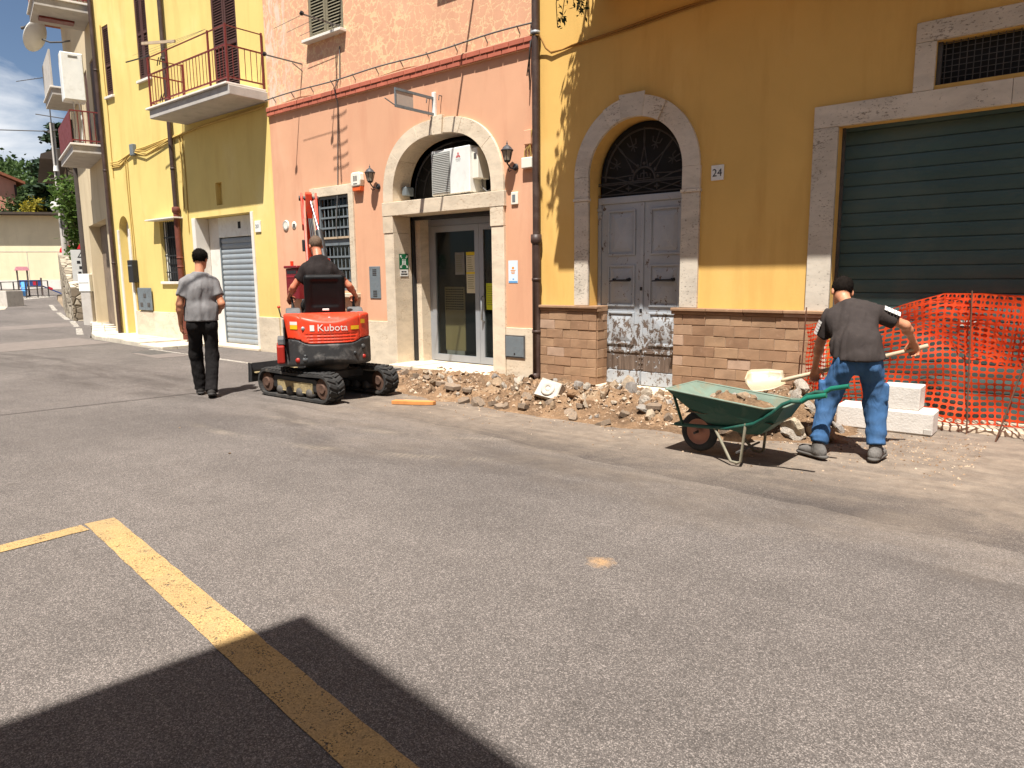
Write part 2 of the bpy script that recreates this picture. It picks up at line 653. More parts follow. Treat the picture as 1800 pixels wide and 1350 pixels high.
def wall_holes(mb, x0, x1, z0, z1, y, holes):
    """facade sheet facing -Y with openings: dict(x0,x1,z0,z1,d, arch=(zs,p))"""
    xs = sorted({x0, x1, *[h['x0'] for h in holes], *[h['x1'] for h in holes]})
    zs = sorted({z0, z1, *[h['z0'] for h in holes], *[h['z1'] for h in holes]})
    for i in range(len(xs) - 1):
        for j in range(len(zs) - 1):
            cx, cz = (xs[i] + xs[i + 1]) / 2, (zs[j] + zs[j + 1]) / 2
            if any(h['x0'] < cx < h['x1'] and h['z0'] < cz < h['z1'] for h in holes): continue
            mb.quad((xs[i], y, zs[j]), (xs[i + 1], y, zs[j]), (xs[i + 1], y, zs[j + 1]), (xs[i], y, zs[j + 1]))
    for h in holes:
        a, b, c, e, d = h['x0'], h['x1'], h['z0'], h['z1'], h['d']
        if 'arch' in h:
            sp, p = h['arch']
            pts = arch_pts((a + b) / 2, sp, (b - a) / 2, e - sp, 24, p)
            for (xa, za), (xb, zb) in zip(pts, pts[1:]):
                mb.quad((xa, y, za), (xb, y, zb), (xb, y, e), (xa, y, e))
                mb.quad((xa, y, za), (xa, y + d, za), (xb, y + d, zb), (xb, y, zb))
            top = sp
        else:
            top = e
            mb.quad((a, y, e), (a, y + d, e), (b, y + d, e), (b, y, e))
        mb.quad((a, y, c), (a, y, top), (a, y + d, top), (a, y + d, c))
        mb.quad((b, y, c), (b, y + d, c), (b, y + d, top), (b, y, top))
        mb.quad((a, y, c), (b, y, c), (b, y + d, c), (a, y + d, c))

# ================================================================== shared materials
yellow = stucco('stucco_yellow', srgb(220, 196, 122), srgb(196, 162, 94), srgb(226, 206, 140))
salmon = stucco('stucco_salmon', srgb(212, 162, 130), srgb(190, 134, 106), srgb(219, 174, 144), upper=(srgb(224, 188, 146), srgb(214, 192, 172)))
orange = stucco('stucco_orange', srgb(220, 179, 104), srgb(190, 142, 76), srgb(225, 190, 122))
beige = stucco('stucco_beige', srgb(205, 188, 156), srgb(170, 150, 120), srgb(214, 200, 170))
sand = stucco('stucco_sand', srgb(232, 216, 180), srgb(210, 192, 156), srgb(236, 222, 190))
pinkst = stucco('stucco_pink', srgb(226, 160, 136), srgb(200, 140, 120), srgb(232, 172, 148))
stone = travertine('travertine', srgb(206, 196, 180), srgb(92, 78, 66))
stone2 = travertine('travertine_smooth', srgb(214, 198, 174), srgb(176, 152, 124))
white_plaster = mat('white_plaster', srgb(216, 210, 200), 0.85, 0.06, 2.0, 0.15, 60, dirt=srgb(170, 155, 135), dirt_amt=0.4, ds=3)
brown_metal = mat('brown_metal', srgb(62, 46, 40), 0.5, 0.15, 6, 0.05, 120, spec=0.4, dirt=srgb(92, 76, 66), dirt_amt=0.5)
rust_pipe = mat('rust_pipe', srgb(104, 54, 40), 0.65, 0.2, 8, 0.15, 90, dirt=srgb(70, 44, 36), dirt_amt=0.5)
black_metal = mat('black_metal', (0.018, 0.018, 0.02), 0.5, 0.2, 10, 0.05, 150, spec=0.4)
iron = mat('dull_iron', (0.075, 0.07, 0.066), 0.7, 0.25, 10, 0.12, 150, dirt=(0.14, 0.11, 0.085), dirt_amt=0.5, ds=20)
grey_metal = mat('grey_metal', srgb(108, 116, 120), 0.5, 0.1, 5, 0.04, 150, dirt=srgb(84, 84, 80), dirt_amt=0.5)
alu = mat('aluminium', srgb(150, 154, 158), 0.38, 0.05, 5, 0.02, 200, metal=0.25, spec=0.5)
white_paint = mat('white_paint', srgb(222, 222, 216), 0.5, 0.05, 4, 0.02, 100, dirt=srgb(180, 174, 160), dirt_amt=0.35)
cream_plastic = mat('cream_plastic', srgb(225, 220, 205), 0.45, 0.04, 5)
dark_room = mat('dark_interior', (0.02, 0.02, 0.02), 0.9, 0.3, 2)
shutter_brown = mat('shutter_brown', srgb(74, 46, 40), 0.6, 0.15, 8, 0.08, 120, dirt=srgb(96, 70, 60), dirt_amt=0.4)
shutter_grey = mat('shutter_greygreen', srgb(122, 114, 92), 0.7, 0.15, 8, 0.1, 120, dirt=srgb(90, 82, 66), dirt_amt=0.4)
rail_red = mat('rail_redbrown', srgb(112, 40, 36), 0.5, 0.15, 10, 0.05, 120, dirt=srgb(80, 46, 40), dirt_amt=0.5)
concrete = mat('concrete', srgb(178, 172, 164), 0.9, 0.1, 3, 0.25, 70, dirt=srgb(140, 132, 122), dirt_amt=0.5, ds=4)
cable_grey = mat('cable_grey', (0.12, 0.115, 0.11), 0.7)
cable_cream = mat('cable_yellowed', srgb(190, 160, 90), 0.7)
glass = glass_mat('window_glass')
wood = mat('ash_handle', srgb(176, 156, 130), 0.75, 0.15, 14, 0.1, 160, dirt=srgb(120, 100, 80), dirt_amt=0.5)
roof_tile = mat('roof_tile', srgb(150, 92, 66), 0.9, 0.25, 5, 0.4, 30, dirt=srgb(110, 84, 66), dirt_amt=0.6)


def ground_mat(name, kind):
    t = NT(name)
    co = t.co(src='World')
    X, Y, Z = t.sep(co)
    base = {'road': (srgb(110, 103, 98), srgb(90, 84, 80)), 'strip': (srgb(100, 92, 86), srgb(83, 76, 71))}[kind]
    big = t.noise(co, 0.35, 6, 0.6, 0.4)
    c = t.ramp(big, [(0.3, base[1]), (0.7, base[0])])
    # chippings: pale and dark stones in dark binder
    v = t.new('ShaderNodeTexVoronoi', feature='F1'); v.inputs['Scale'].default_value = 250; t.l.new(co, v.inputs['Vector'])
    cell = t.sep(v.outputs['Color'])[0]
    chip = t.ramp(cell, [(0.0, 0.45), (0.45, 0.80), (0.72, 1.08), (0.9, 1.75), (1.0, 2.3)])
    c = t.mix(0.9, c, chip, 'MULTIPLY')
    f2 = t.noise(co, 55, 4, 0.7)
    c = t.mix(0.8, c, t.ramp(f2, [(0.3, 0.75), (0.7, 1.25)]), 'MULTIPLY')
    # worn wheel paths and patches
    wear = t.noise(t.co((0.25, 1.6, 1), 'World', rot=(0, 0, R(5))), 0.9, 5, 0.6, 0.5)
    c = t.mix(0.6, c, t.ramp(wear, [(0.3, 0.84), (0.7, 1.14)]), 'MULTIPLY')
    sp = t.noise(co, 1.7, 7, 0.65, 0.3)
    c = t.mix(t.ramp(sp, [(0.62, 0.0), (0.70, 0.35)]), c, srgb(92, 84, 78))
    # long seams and cracks between laid strips
    wv0 = t.new('ShaderNodeVectorMath', operation='MULTIPLY_ADD'); wv0.inputs[1].default_value = (0.5,) * 3
    t.l.new(t.noise(co, 1.2, 5, 0.65, out=1), wv0.inputs[0]); t.l.new(co, wv0.inputs[2])
    ve = t.new('ShaderNodeTexVoronoi', feature='DISTANCE_TO_EDGE'); ve.inputs['Scale'].default_value = 0.42; t.l.new(wv0.outputs[0], ve.inputs['Vector'])
    seam_ = t.math('MULTIPLY', t.ramp(ve.outputs[0], [(0.002, 1.0), (0.006, 0.0)]), t.ramp(t.noise(co, 0.5, 4, 0.6), [(0.52, 0.0), (0.62, 0.28)]))
    c = t.mix(seam_, c, srgb(52, 47, 44))
    mot = t.noise(co, 4.5, 8, 0.7)
    c = t.mix(0.7, c, t.ramp(mot, [(0.3, 0.84), (0.7, 1.14)]), 'MULTIPLY')
    # tar smears and worn darker lanes beside the dig
    lane = t.ramp(t.math('ABSOLUTE', t.math('SUBTRACT', t.math('ADD', Y, t.math('MULTIPLY', t.math('SUBTRACT', t.noise(co, 0.45, 5, 0.6), 0.5), 2.4)), 4.5)), [(0.25, 1.0), (0.95, 0.0)])
    sm_ = t.math('MULTIPLY', lane, t.ramp(t.noise(t.co((0.5, 2.0, 1), 'World', rot=(0, 0, R(-6))), 1.5, 8, 0.68, 0.5), [(0.42, 0.0), (0.60, 0.55)]))
    c = t.mix(sm_, c, srgb(66, 60, 56))
    # small oil drops
    v2 = t.new('ShaderNodeTexVoronoi', feature='F1'); v2.inputs['Scale'].default_value = 1.5; t.l.new(co, v2.inputs['Vector'])
    dots = t.ramp(v2.outputs['Distance'], [(0.045, 1.0), (0.07, 0.0)])
    c = t.mix(t.math('MULTIPLY', dots, 0.55), c, srgb(84, 78, 72))
    # earth trodden and blown out from the digging
    wv = t.math('ADD', Y, t.math('MULTIPLY', t.math('SUBTRACT', t.noise(co, 0.9, 7, 0.65, 0.4), 0.5), 2.6))
    inx = t.math('MULTIPLY', t.ramp(t.math('MULTIPLY', t.math('ADD', X, 8.6), 0.2), [(0.0, 0.0), (0.45, 1.0)]), 1.0)
    if kind == 'strip':
        dm = t.ramp(t.math('MULTIPLY', t.math('SUBTRACT', wv, 4.55), 0.5), [(0.0, 0.0), (0.55, 0.85)])
    else:
        dm = t.ramp(t.math('MULTIPLY', t.math('SUBTRACT', wv, 3.5), 0.5), [(0.15, 0.0), (0.9, 0.55)])
    streak = t.noise(t.co((0.6, 5.0, 1), 'World', rot=(0, 0, R(-8))), 1.4, 7, 0.7, 0.6)
    dm = t.math('MULTIPLY', t.math('MULTIPLY', dm, inx), t.ramp(streak, [(0.3, 0.45), (0.6, 1.0)]))
    dust = t.ramp(t.noise(co, 6, 8, 0.7), [(0.3, srgb(112, 99, 87)), (0.7, srgb(154, 139, 122))])
    c = t.mix(dm, c, dust)
    # dusty track marks curving from the digger out over the road
    cx = t.math('ADD', X, 6.6); cy = t.math('SUBTRACT', Y, 9.2)
    rad = t.math('SQRT', t.math('ADD', t.math('MULTIPLY', cx, cx), t.math('MULTIPLY', cy, cy)))
    if kind == 'road':
        tr = None
        for rr in (5.0, 5.75):
            b = t.ramp(t.math('ABSOLUTE', t.math('SUBTRACT', rad, rr)), [(0.03, 1.0), (0.09, 0.0)])
            tr = b if tr is None else t.math('MAXIMUM', tr, b)
        ang = t.math('ARCTAN2', cy, cx)
        grouser = t.math('ADD', t.math('MULTIPLY', t.math('SINE', t.math('ADD', t.math('MULTIPLY', ang, 700), t.math('MULTIPLY', rad, 14))), 0.5), 0.5)
        tr = t.math('MULTIPLY', t.math('MULTIPLY', tr, t.ramp(grouser, [(0.4, 0.25), (0.7, 1.0)])), t.ramp(t.noise(co, 2.2, 6, 0.65), [(0.44, 0.0), (0.66, 0.30)]))
        win = t.math('MULTIPLY', t.ramp(t.math('MULTIPLY', t.math('ADD', X, 7.6), 0.5), [(0.1, 0.0), (0.5, 1.0)]), t.ramp(t.math('MULTIPLY', t.math('ADD', X, 3.2), -0.5), [(0.0, 0.0), (0.5, 1.0)]))
        c = t.mix(t.math('MULTIPLY', tr, win), c, srgb(186, 172, 150))
        # one sandy spill
        sx = t.math('ADD', X, 1.87); sy = t.math('SUBTRACT', Y, 3.01)
        sd = t.math('SQRT', t.math('ADD', t.math('MULTIPLY', sx, sx), t.math('MULTIPLY', sy, sy)))
        sd = t.math('ADD', sd, t.math('MULTIPLY', t.math('SUBTRACT', t.noise(co, 22, 6, 0.7), 0.5), 0.16))
        c = t.mix(t.math('MULTIPLY', t.ramp(sd, [(0.02, 0.75), (0.085, 0.0)]), t.ramp(cell, [(0.1, 0.5), (0.5, 1.0)])), c, srgb(176, 140, 98))
    h = t.math('ADD', t.math('MULTIPLY', cell, 0.7), t.math('MULTIPLY', f2, 0.6))
    t.bump(h, 0.5, 0.006)
    MATS[name] = t.done(c, 0.9, 0, 0.25)
    return MATS[name]


def zg(x, y=0.0):
    """height of the ground: level in front of the houses, then a gentle climb up the street"""
    t = max(0.0, -21.0 - x)
    return 0.031 * t * t / (t + 3.0) if t < 60 else 0.031 * (t - 2.9)


def sheet(name, xs, ylo, yhi, dz, material, ny=2):
    mb = MB()
    v, f = [], []
    for x in xs:
        a, b = ylo(x), yhi(x)
        for j in range(ny):
            y = a + (b - a) * j / (ny - 1)
            v.append((x, y, zg(x) + dz))
    for i in range(len(xs) - 1):
        for j in range(ny - 1):
            f.append((i * ny + j, (i + 1) * ny + j, (i + 1) * ny + j + 1, i * ny + j + 1))
    mb.add(v, f)
    return tag(mb.build(name, material), kind='structure')


def lin(x, pts):
    pts = sorted(pts)
    if x <= pts[0][0]: return pts[0][1]
    for (a, b), (c, d) in zip(pts, pts[1:]):
        if x <= c: return b + (d - b) * (x - a) / (c - a)
    return pts[-1][1]


road_m = ground_mat('asphalt_road', 'road')
strip_m = ground_mat('asphalt_old_strip', 'strip')
earth_far = mat('dry_ground', srgb(128, 112, 92), 0.95, 0.2, 0.3, 0.3, 20, src='World')
XS = [-700, -300, -150, -100, -80] + [x * 1.0 for x in range(-60, -20)] + [-20 + 0.5 * i for i in range(0, 49)] + [6, 10, 20, 60, 300]
XS = sorted(set(XS))
# ground under everything, reaching the horizon
sheet('ground', XS, lambda x: -400, lambda x: 600, -0.06, earth_far, 3)
KERB = [(-60, 30.0), (-45, 15.0), (-40, 13.3), (-32, 10.9), (-27, 9.65), (-24, 8.85), (-21.5, 7.9), (-19.7, 7.2), (-16, 6.95), (-15.15, 6.9), (-15.1, 8.05), (-8.4, 8.05)]
EDGE = [(-8.4, 5.55), (-6.27, 5.05), (-4.6, 4.93), (-3.26, 4.74), (-1.6, 4.60), (-0.17, 4.47), (4, 4.3), (30, 4.0)]
xs_r = [x for x in XS if -60 <= x <= 20]
sheet('old_asphalt_strip', [-20, -17, -14, -11] + [x for x in xs_r if x >= -8.5], lambda x: 3.6, lambda x: 8.6, -0.016, strip_m)


def road_edge(x):
    return lin(x, KERB) if x < -8.6 else lin(x, EDGE) + 0.018 * math.sin(x * 9.0) + 0.012 * math.sin(x * 23.0)


xs_r2 = sorted(set(xs_r + [-15.16, -15.14, -15.11, -15.09] + [-8.7, -8.5] + [-8.4 + 0.1 * i for i in range(0, 100)]))
sheet('road', xs_r2, lambda x: -12 if x > -25 else 2.0 + (-25 - x) * 0.12 - 14 * max(0, 1 - (-25 - x) / 10), road_edge, 0.0, road_m, 3)

# pale pavement with a worn kerb in front of the yellow house
kerb_m = mat('worn_kerb', srgb(196, 186, 168), 0.9, 0.15, 4, 0.4, 40, dirt=srgb(150, 138, 120), dirt_amt=0.6, ds=3, src='World')
pv = thing('pavement', None, None, (-17, 7.4, 0), kind='structure')
kx = -26.0
while kx < -15.2:
    L = random.uniform(0.85, 1.15)
    kx2 = min(kx + L, -15.2)
    y0a, y0b = lin(kx, KERB) + 0.03, lin(kx2, KERB) + 0.03
    hh = 0.10 if kx < -16.6 else 0.07
    g = MB()
    z0 = zg(kx) - 0.05
    top = zg(kx) + hh + random.uniform(-0.012, 0.012)
    yb = 8.02 if kx > -19.7 else 8.02 + (-19.7 - kx) * 0.27
    ws = min(0.34, yb - y0a - 0.02)
    g.prism([(kx + 0.006, y0a), (kx2 - 0.006, y0b), (kx2 - 0.006, y0b + ws), (kx + 0.006, y0a + ws)], 'z', z0, top)
    g.build('kerbstone', kerb_m, pv, bevel=0.02)
    g = MB()
    g.prism([(kx + 0.004, y0a + ws + 0.006), (kx2 - 0.004, y0b + ws + 0.006), (kx2 - 0.004, yb), (kx + 0.004, yb)], 'z', z0, top - 0.012)
    g.build('paving_slab', kerb_m, pv, bevel=0.006)
    kx = kx2

# painted markings
def paint(name, col, worn):
    t = NT(name)
    co = t.co(src='World')
    c = t.ramp(t.noise(co, 3, 5, 0.6), [(0.3, tuple(x * 0.85 for x in col)), (0.7, col)])
    v = t.voro(co, 200, out=1)
    cell = t.sep(v)[0]
    n = t.noise(co, 16, 8, 0.75)
    c = t.mix(0.8, c, t.ramp(cell, [(0, 0.6), (1, 1.3)]), 'MULTIPLY')
    c = t.mix(t.ramp(t.noise(co, 2.2, 6, 0.7), [(0.4, 0.0), (0.7, 0.5)]), c, srgb(140, 124, 100))
    al = t.ramp(t.math('ADD', n, t.math('MULTIPLY', t.math('SUBTRACT', cell, 0.5), 0.35)), [(worn, 0.0), (worn + 0.10, 1.0)])
    t.set(t.b.inputs['Alpha'], al)
    t.bump(cell, 0.4, 0.005)
    return t.done(c, 0.85, 0, 0.25)


ypaint = paint('yellow_road_paint', srgb(178, 147, 98), 0.265)
wpaint = paint('white_road_paint', srgb(196, 190, 180), 0.42)


def strip_poly(mb, a, b, w, z=0.004, n=24, seed=0):
    a, b = Vector(a), Vector(b)
    d = (b - a).normalized(); nrm = Vector((-d.y, d.x))
    rr = random.Random(seed)
    l, r_ = [], []
    for i in range(n + 1):
        p = a + (b - a) * i / n
        l.append(p + nrm * (w / 2 + rr.uniform(-0.003, 0.003))); r_.append(p - nrm * (w / 2 + rr.uniform(-0.003, 0.003)))
    v = [(p.x, p.y, zg(p.x) + z) for p in l] + [(p.x, p.y, zg(p.x) + z) for p in r_]
    mb.add(v, [(i, i + 1, n + 2 + i, n + 1 + i) for i in range(n)])


g = MB()
strip_poly(g, (-4.66, 1.655), (1.5, 0.87), 0.165, n=60, seed=1)
bayl = tag(g.build('parking_bay_line', ypaint), kind='structure')
g = MB()
strip_poly(g, (-4.60, 1.55), (-4.66, -3.0), 0.13, z=0.0045, n=40, seed=2)
tag(g.build('parking_bay_line', ypaint), kind='structure')
g = MB()
strip_poly(g, (-15.5, 6.82), (-9.2, 6.62), 0.10, n=40, seed=3)
tag(g.build('road_edge_line', wpaint), kind='structure')
g = MB()
for a, b in (((-21.3, 7.55), (-23.6, 8.35)), ((-24.2, 8.5), (-26.5, 9.2)), ((-27.2, 9.3), (-31, 10.3)), ((-32.2, 10.6), (-36, 11.7))):
    strip_poly(g, a, b, 0.16, n=10, seed=int(-a[0]))
tag(g.build('road_edge_line', wpaint), kind='structure')
g = MB()
strip_poly(g, (-39.5, 10.6), (-43.5, 14.2), 0.5, n=14, seed=8)
strip_poly(g, (-41.2, 11.0), (-44.5, 14.4), 0.35, n=14, seed=9)
tag(g.build('stop_line', wpaint), kind='structure')
# darker repair bands across the street
patch_m = mat('asphalt_patch', srgb(112, 103, 97), 0.92, 0.15, 5, 0.4, 120, src='World')
for k, (pl) in enumerate((((-19.9, 4.2), (-17.6, 4.3), (-17.9, 7.0), (-20.3, 7.1)), ((-25.5, 4.5), (-24.2, 4.6), (-24.6, 8.6), (-26.0, 8.9)), ((-14.9, 6.2), (-13.6, 6.1), (-13.5, 6.75), (-15.3, 6.8)))):
    g = MB()
    g.add([(x, y, zg(x) + 0.004) for x, y in pl], [(0, 1, 2, 3)])
    tag(g.build('asphalt_patch', patch_m), kind='structure')
# sunk iron drain cover by the kerb
d = tag(MB().cbox(-15.2, -14.3, 6.3, 6.75, -0.03, 0.006, 0.004).build('drain_cover', iron), 'dark flat drain cover in the road by the pale kerb', 'drain cover')

# ================================================================== the row of houses
FY = 8.0                                           # facade plane


def shell(mb, x0, x1, z1, y, depth=9.0, z0=-0.1):
    """sides, back and top behind a facade sheet"""
    mb.quad((x0, y, z0), (x0, y + depth, z0), (x0, y + depth, z1), (x0, y, z1))
    mb.quad((x1, y, z0), (x1, y, z1), (x1, y + depth, z1), (x1, y + depth, z0))
    mb.quad((x0, y + depth, z0), (x1, y + depth, z0), (x1, y + depth, z1), (x0, y + depth, z1))
    mb.quad((x0, y, z1), (x1, y, z1), (x1, y + depth, z1), (x0, y + depth, z1))


def eave(house, x0, x1, z, y, over=0.45):
    r = MB().box(x0, x1, y - over, y + 9.2, z + 0.002, z + 0.12).build('roof', roof_tile, house)
    g = MB()
    n = int((x1 - x0) / 0.22)
    for i in range(n):
        x = x0 + (i + 0.5) * (x1 - x0) / n
        g.tube([(x, y - over - 0.05, z + 0.16), (x, y + 4.5, z + 1.3), (x, y + 9.2, z + 0.2)], 0.085, 6)
    g.build('roof_tiles', roof_tile, r, kind='stuff')
    return r


def shutter(house, x0, x1, z0, z1, y, m, th=0.04, fr=0.055, pitch=0.05):
    """one louvred leaf: frame, then its slats"""
    g = MB()
    g.box(x0, x0 + fr, y, y + th, z0, z1); g.box(x1 - fr, x1, y, y + th, z0, z1)
    zm = z0 + (z1 - z0) * 0.42
    for a, b in ((z0, z0 + fr * 1.4), (zm, zm + fr), (z1 - fr, z1)):
        g.box(x0 + fr, x1 - fr, y, y + th, a, b)
    p = g.build('shutter', m, house)
    s = MB()
    z = z0 + fr * 1.4 + 0.01
    while z < z1 - fr - 0.02:
        if not (zm - 0.04 < z < zm + fr):
            s.add([(x0 + fr, y + 0.004, z), (x1 - fr, y + 0.004, z), (x1 - fr, y + th - 0.004, z + pitch * 0.8), (x0 + fr, y + th - 0.004, z + pitch * 0.8),
                   (x0 + fr, y + 0.004, z + 0.008), (x1 - fr, y + 0.004, z + 0.008), (x1 - fr, y + th - 0.004, z + pitch * 0.8 + 0.008), (x0 + fr, y + th - 0.004, z + pitch * 0.8 + 0.008)],
                  [(0, 1, 2, 3), (7, 6, 5, 4), (0, 4, 5, 1), (3, 2, 6, 7), (0, 3, 7, 4), (1, 5, 6, 2)])
        z += pitch
    s.build('louvre_slats', m, p, kind='stuff')
    MB().box(x0 + fr - 0.01, x1 - fr + 0.01, y + th + 0.01, y + th + 0.02, z0, z1).build('shutter_backing', dark_room, p)
    return p


def pipe(house, pts, r, m, name='downpipe', brackets=()):
    p = MB().tube(pts, r, 14).build(name, m, house)
    for x, y, z in brackets:
        MB().lathe([(r, -0.02), (r + 0.008, -0.018), (r + 0.008, 0.018), (r, 0.02)], (x, y, z), 'z', 14).build('pipe_clip', m, p)
    return p


def slatted(parent, x0, x1, z0, z1, y, h, m, name='slat', crown=0.012):
    """roller shutter: every slat a rounded bar of its own sharing one mesh"""
    g = MB()
    n = 6
    prof = [(-crown * math.sin(math.pi * i / n), h * (0.04 + 0.92 * i / n)) for i in range(n + 1)]
    w = x1 - x0
    v = [(-w / 2, a, b) for a, b in prof] + [(w / 2, a, b) for a, b in prof]
    k = len(prof)
    g.add(v, [(i, i + k, i + k + 1, i + 1) for i in range(k - 1)], True)
    g.box(-w / 2, w / 2, 0.012, 0.016, -0.005, h + 0.005)
    g.quad((-w / 2, 0, h * 0.96), (w / 2, 0, h * 0.96), (w / 2, 0.016, h), (-w / 2, 0.016, h))
    me = g.mesh(name); me.materials.append(m)
    z = z0
    while z < z1:
        inst(me, name, parent, ((x0 + x1) / 2, y + random.uniform(-0.002, 0.002), z), (0, 0, random.uniform(-0.0012, 0.0012)))
        z += h


# ------------------------------------------------------------------ yellow house
Yh = thing('yellow_house', 'pale yellow two-storey house with a balcony and grey roller shutter', 'house', (-16, 8, 0))
g = MB()
XL, XR = -19.7, -12.37
holes = [dict(x0=-15.45, x1=-13.22, z0=0.02, z1=2.79, d=0.30), dict(x0=-17.14, x1=-16.24, z0=1.42, z1=2.80, d=0.16),
         dict(x0=-14.50, x1=-14.25, z0=3.0, z1=3.46, d=0.12), dict(x0=-19.33, x1=-18.78, z0=0.05, z1=3.05, d=0.22, arch=(2.72, 2.0)),
         dict(x0=-17.5, x1=-16.95, z0=6.0, z1=8.3, d=0.07), dict(x0=-19.3, x1=-18.95, z0=5.93, z1=7.55, d=0.07),
         dict(x0=-14.2, x1=-13.3, z0=4.99, z1=7.45, d=0.1)]
wall_holes(g, XL, XR, -0.1, 9.6, FY, holes)
shell(g, XL, XR, 9.6, FY)
g.build('wall', yellow, Yh)
eave(Yh, XL, XR, 9.62, FY)
# travertine base, slab by slab
x = -18.72
for x1 in (-17.75, -16.7, -15.62, None, -12.40):
    if x1 is None:
        x = -13.12; continue
    MB().cbox(x + 0.003, x1 - 0.003, FY - 0.03, FY + 0.01, -0.02, 0.70 + random.uniform(-0.004, 0.004), 0.004).build('base_slab', stone2, Yh)
    x = x1
# garage: pale jambs, lintel box, roller shutter, threshold
MB().box(-15.43, -14.965, FY + 0.285, FY + 0.36, 0.062, 2.785).build('jamb', white_plaster, Yh)
MB().box(-15.447, -15.432, FY - 0.02, FY + 0.28, 0.062, 2.785).build('jamb_lining', white_plaster, Yh)
MB().cbox(-14.96, -13.225, FY + 0.25, FY + 0.34, 2.36, 2.785, 0.008).build('shutter_box', white_paint, Yh)
MB().box(-14.15, -14.05, FY + 0.244, FY + 0.26, 2.52, 2.66).build('vent_hole', dark_room, Yh)
for a, b in ((-15.58, -15.452), (-13.215, -13.13)):
    MB().cbox(a, b, FY - 0.025, FY + 0.003, 0.058, 2.79, 0.004).build('jamb', white_plaster, Yh)
MB().cbox(-15.6, -13.12, FY - 0.09, FY + 0.3, 0.0, 0.055, 0.008).build('threshold', stone2, Yh)
rs = MB().box(-14.99, -14.95, FY + 0.27, FY + 0.33, 0.06, 2.36).build('roller_shutter', grey_metal, Yh)
tag(rs, 'grey dusty roller shutter of the yellow house')
slat_grey = mat('slat_grey', srgb(142, 150, 156), 0.5, 0.1, 3, 0.03, 100, metal=0.1, dirt=srgb(170, 166, 156), dirt_amt=0.6, ds=3)
slatted(rs, -14.95, -13.225, 0.06, 2.34, FY + 0.30, 0.114, slat_grey)
# barred ground-floor window
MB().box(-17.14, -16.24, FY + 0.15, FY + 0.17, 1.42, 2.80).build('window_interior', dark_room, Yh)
MB().cbox(-17.22, -16.16, FY - 0.05, FY + 0.15, 1.36, 1.42, 0.006).build('window_sill', white_plaster, Yh)
MB().cbox(-17.40, -16.0, FY - 0.22, FY + 0.01, 2.82, 2.85, 0.004).build('window_hood', white_plaster, Yh)
for x in (-17.13, -16.30):
    MB().box(x, x + 0.05, FY + 0.10, FY + 0.145, 1.42, 2.80).build('window_frame', white_paint, Yh)
gr = MB().box(-17.1, -16.27, FY + 0.05, FY + 0.062, 2.0, 2.03).build('window_grille', black_metal, Yh)
for i in range(8):
    x = -17.06 + i * 0.105
    MB().cyl((x, FY + 0.056, 1.42), (x, FY + 0.056, 2.8), 0.009, n=8).build('bar', black_metal, gr)
for z in (1.62, 2.42):
    MB().box(-17.1, -16.27, FY + 0.05, FY + 0.062, z, z + 0.03).build('bar', black_metal, gr)
MB().box(-14.5, -14.25, FY + 0.11, FY + 0.12, 3.0, 3.46).build('niche_back', yellow, Yh)
# narrow arched door at the far end
MB().box(-19.325, -18.785, FY + 0.18, FY + 0.21, 0.102, 3.06).build('door', white_plaster, Yh)
for a, b in ((-19.42, -19.335), (-18.775, -18.70)):
    MB().cbox(a, b, FY - 0.03, FY + 0.003, 0.102, 2.72, 0.004).build('door_jamb', white_plaster, Yh)
MB().cbox(-19.5, -18.65, FY - 0.2, FY + 0.2, -0.02, 0.10, 0.01).build('doorstep', stone2, Yh)
# upstairs shutters
for a, b, c, e in ((-17.5, -17.23, 6.0, 8.3), (-17.22, -16.95, 6.0, 8.3), (-19.3, -18.95, 5.95, 7.53), (-14.2, -13.76, 5.0, 7.44), (-13.74, -13.3, 5.0, 7.44)):
    shutter(Yh, a, b, c, e, FY + 0.01, shutter_brown)
for a, b, z in ((-17.58, -16.88, 6.0), (-19.36, -18.9, 5.93)):
    MB().cbox(a, b, FY - 0.06, FY + 0.06, z - 0.06, z - 0.002, 0.006).build('window_sill', white_plaster, Yh)
# balcony
bal = MB().cbox(-15.5, -12.38, 7.22, FY + 0.01, 4.76, 4.93, 0.01).build('balcony', concrete, Yh)
MB().cbox(-15.56, -12.40, 7.17, FY - 0.005, 4.935, 4.975, 0.008).build('balcony_coping', white_plaster, bal)
bx0, bx1, by = -15.46, -12.44, 7.25
for x, y in ((bx0, by), (bx1, by), (bx0, FY - 0.03), (bx1, FY - 0.03), (-14.65, by), (-13.05, by)):
    MB().cbox(x - 0.016, x + 0.016, y - 0.016, y + 0.016, 4.975, 5.98, 0.003).build('railing_post', rail_red, bal)
for z in (5.07, 5.62, 5.95):
    t_ = 0.012 if z < 5.9 else 0.010
    for p, q in (((bx0, by), (bx1, by)), ((bx0, by), (bx0, FY - 0.03)), ((bx1, by), (bx1, FY - 0.03))):
        MB().beam((p[0], p[1], z), (q[0], q[1], z), 0.026, 0.024 if z < 5.9 else 0.014).build('rail', rail_red, bal)
bar_g = MB().cyl((0, 0, 5.07), (0, 0, 5.62), 0.0075, n=6)
bar_me = bar_g.mesh('baluster'); bar_me.materials.append(rail_red)
nb = 25
for i in range(1, nb):
    x = bx0 + (bx1 - bx0) * i / nb
    if abs(x + 14.65) > 0.04 and abs(x + 13.05) > 0.04:
        inst(bar_me, 'baluster', bal, (x, by, 0))
for i in range(1, 6):
    for x in (bx0, bx1):
        inst(bar_me, 'baluster', bal, (x, by + (FY - 0.03 - by) * i / 6, 0))
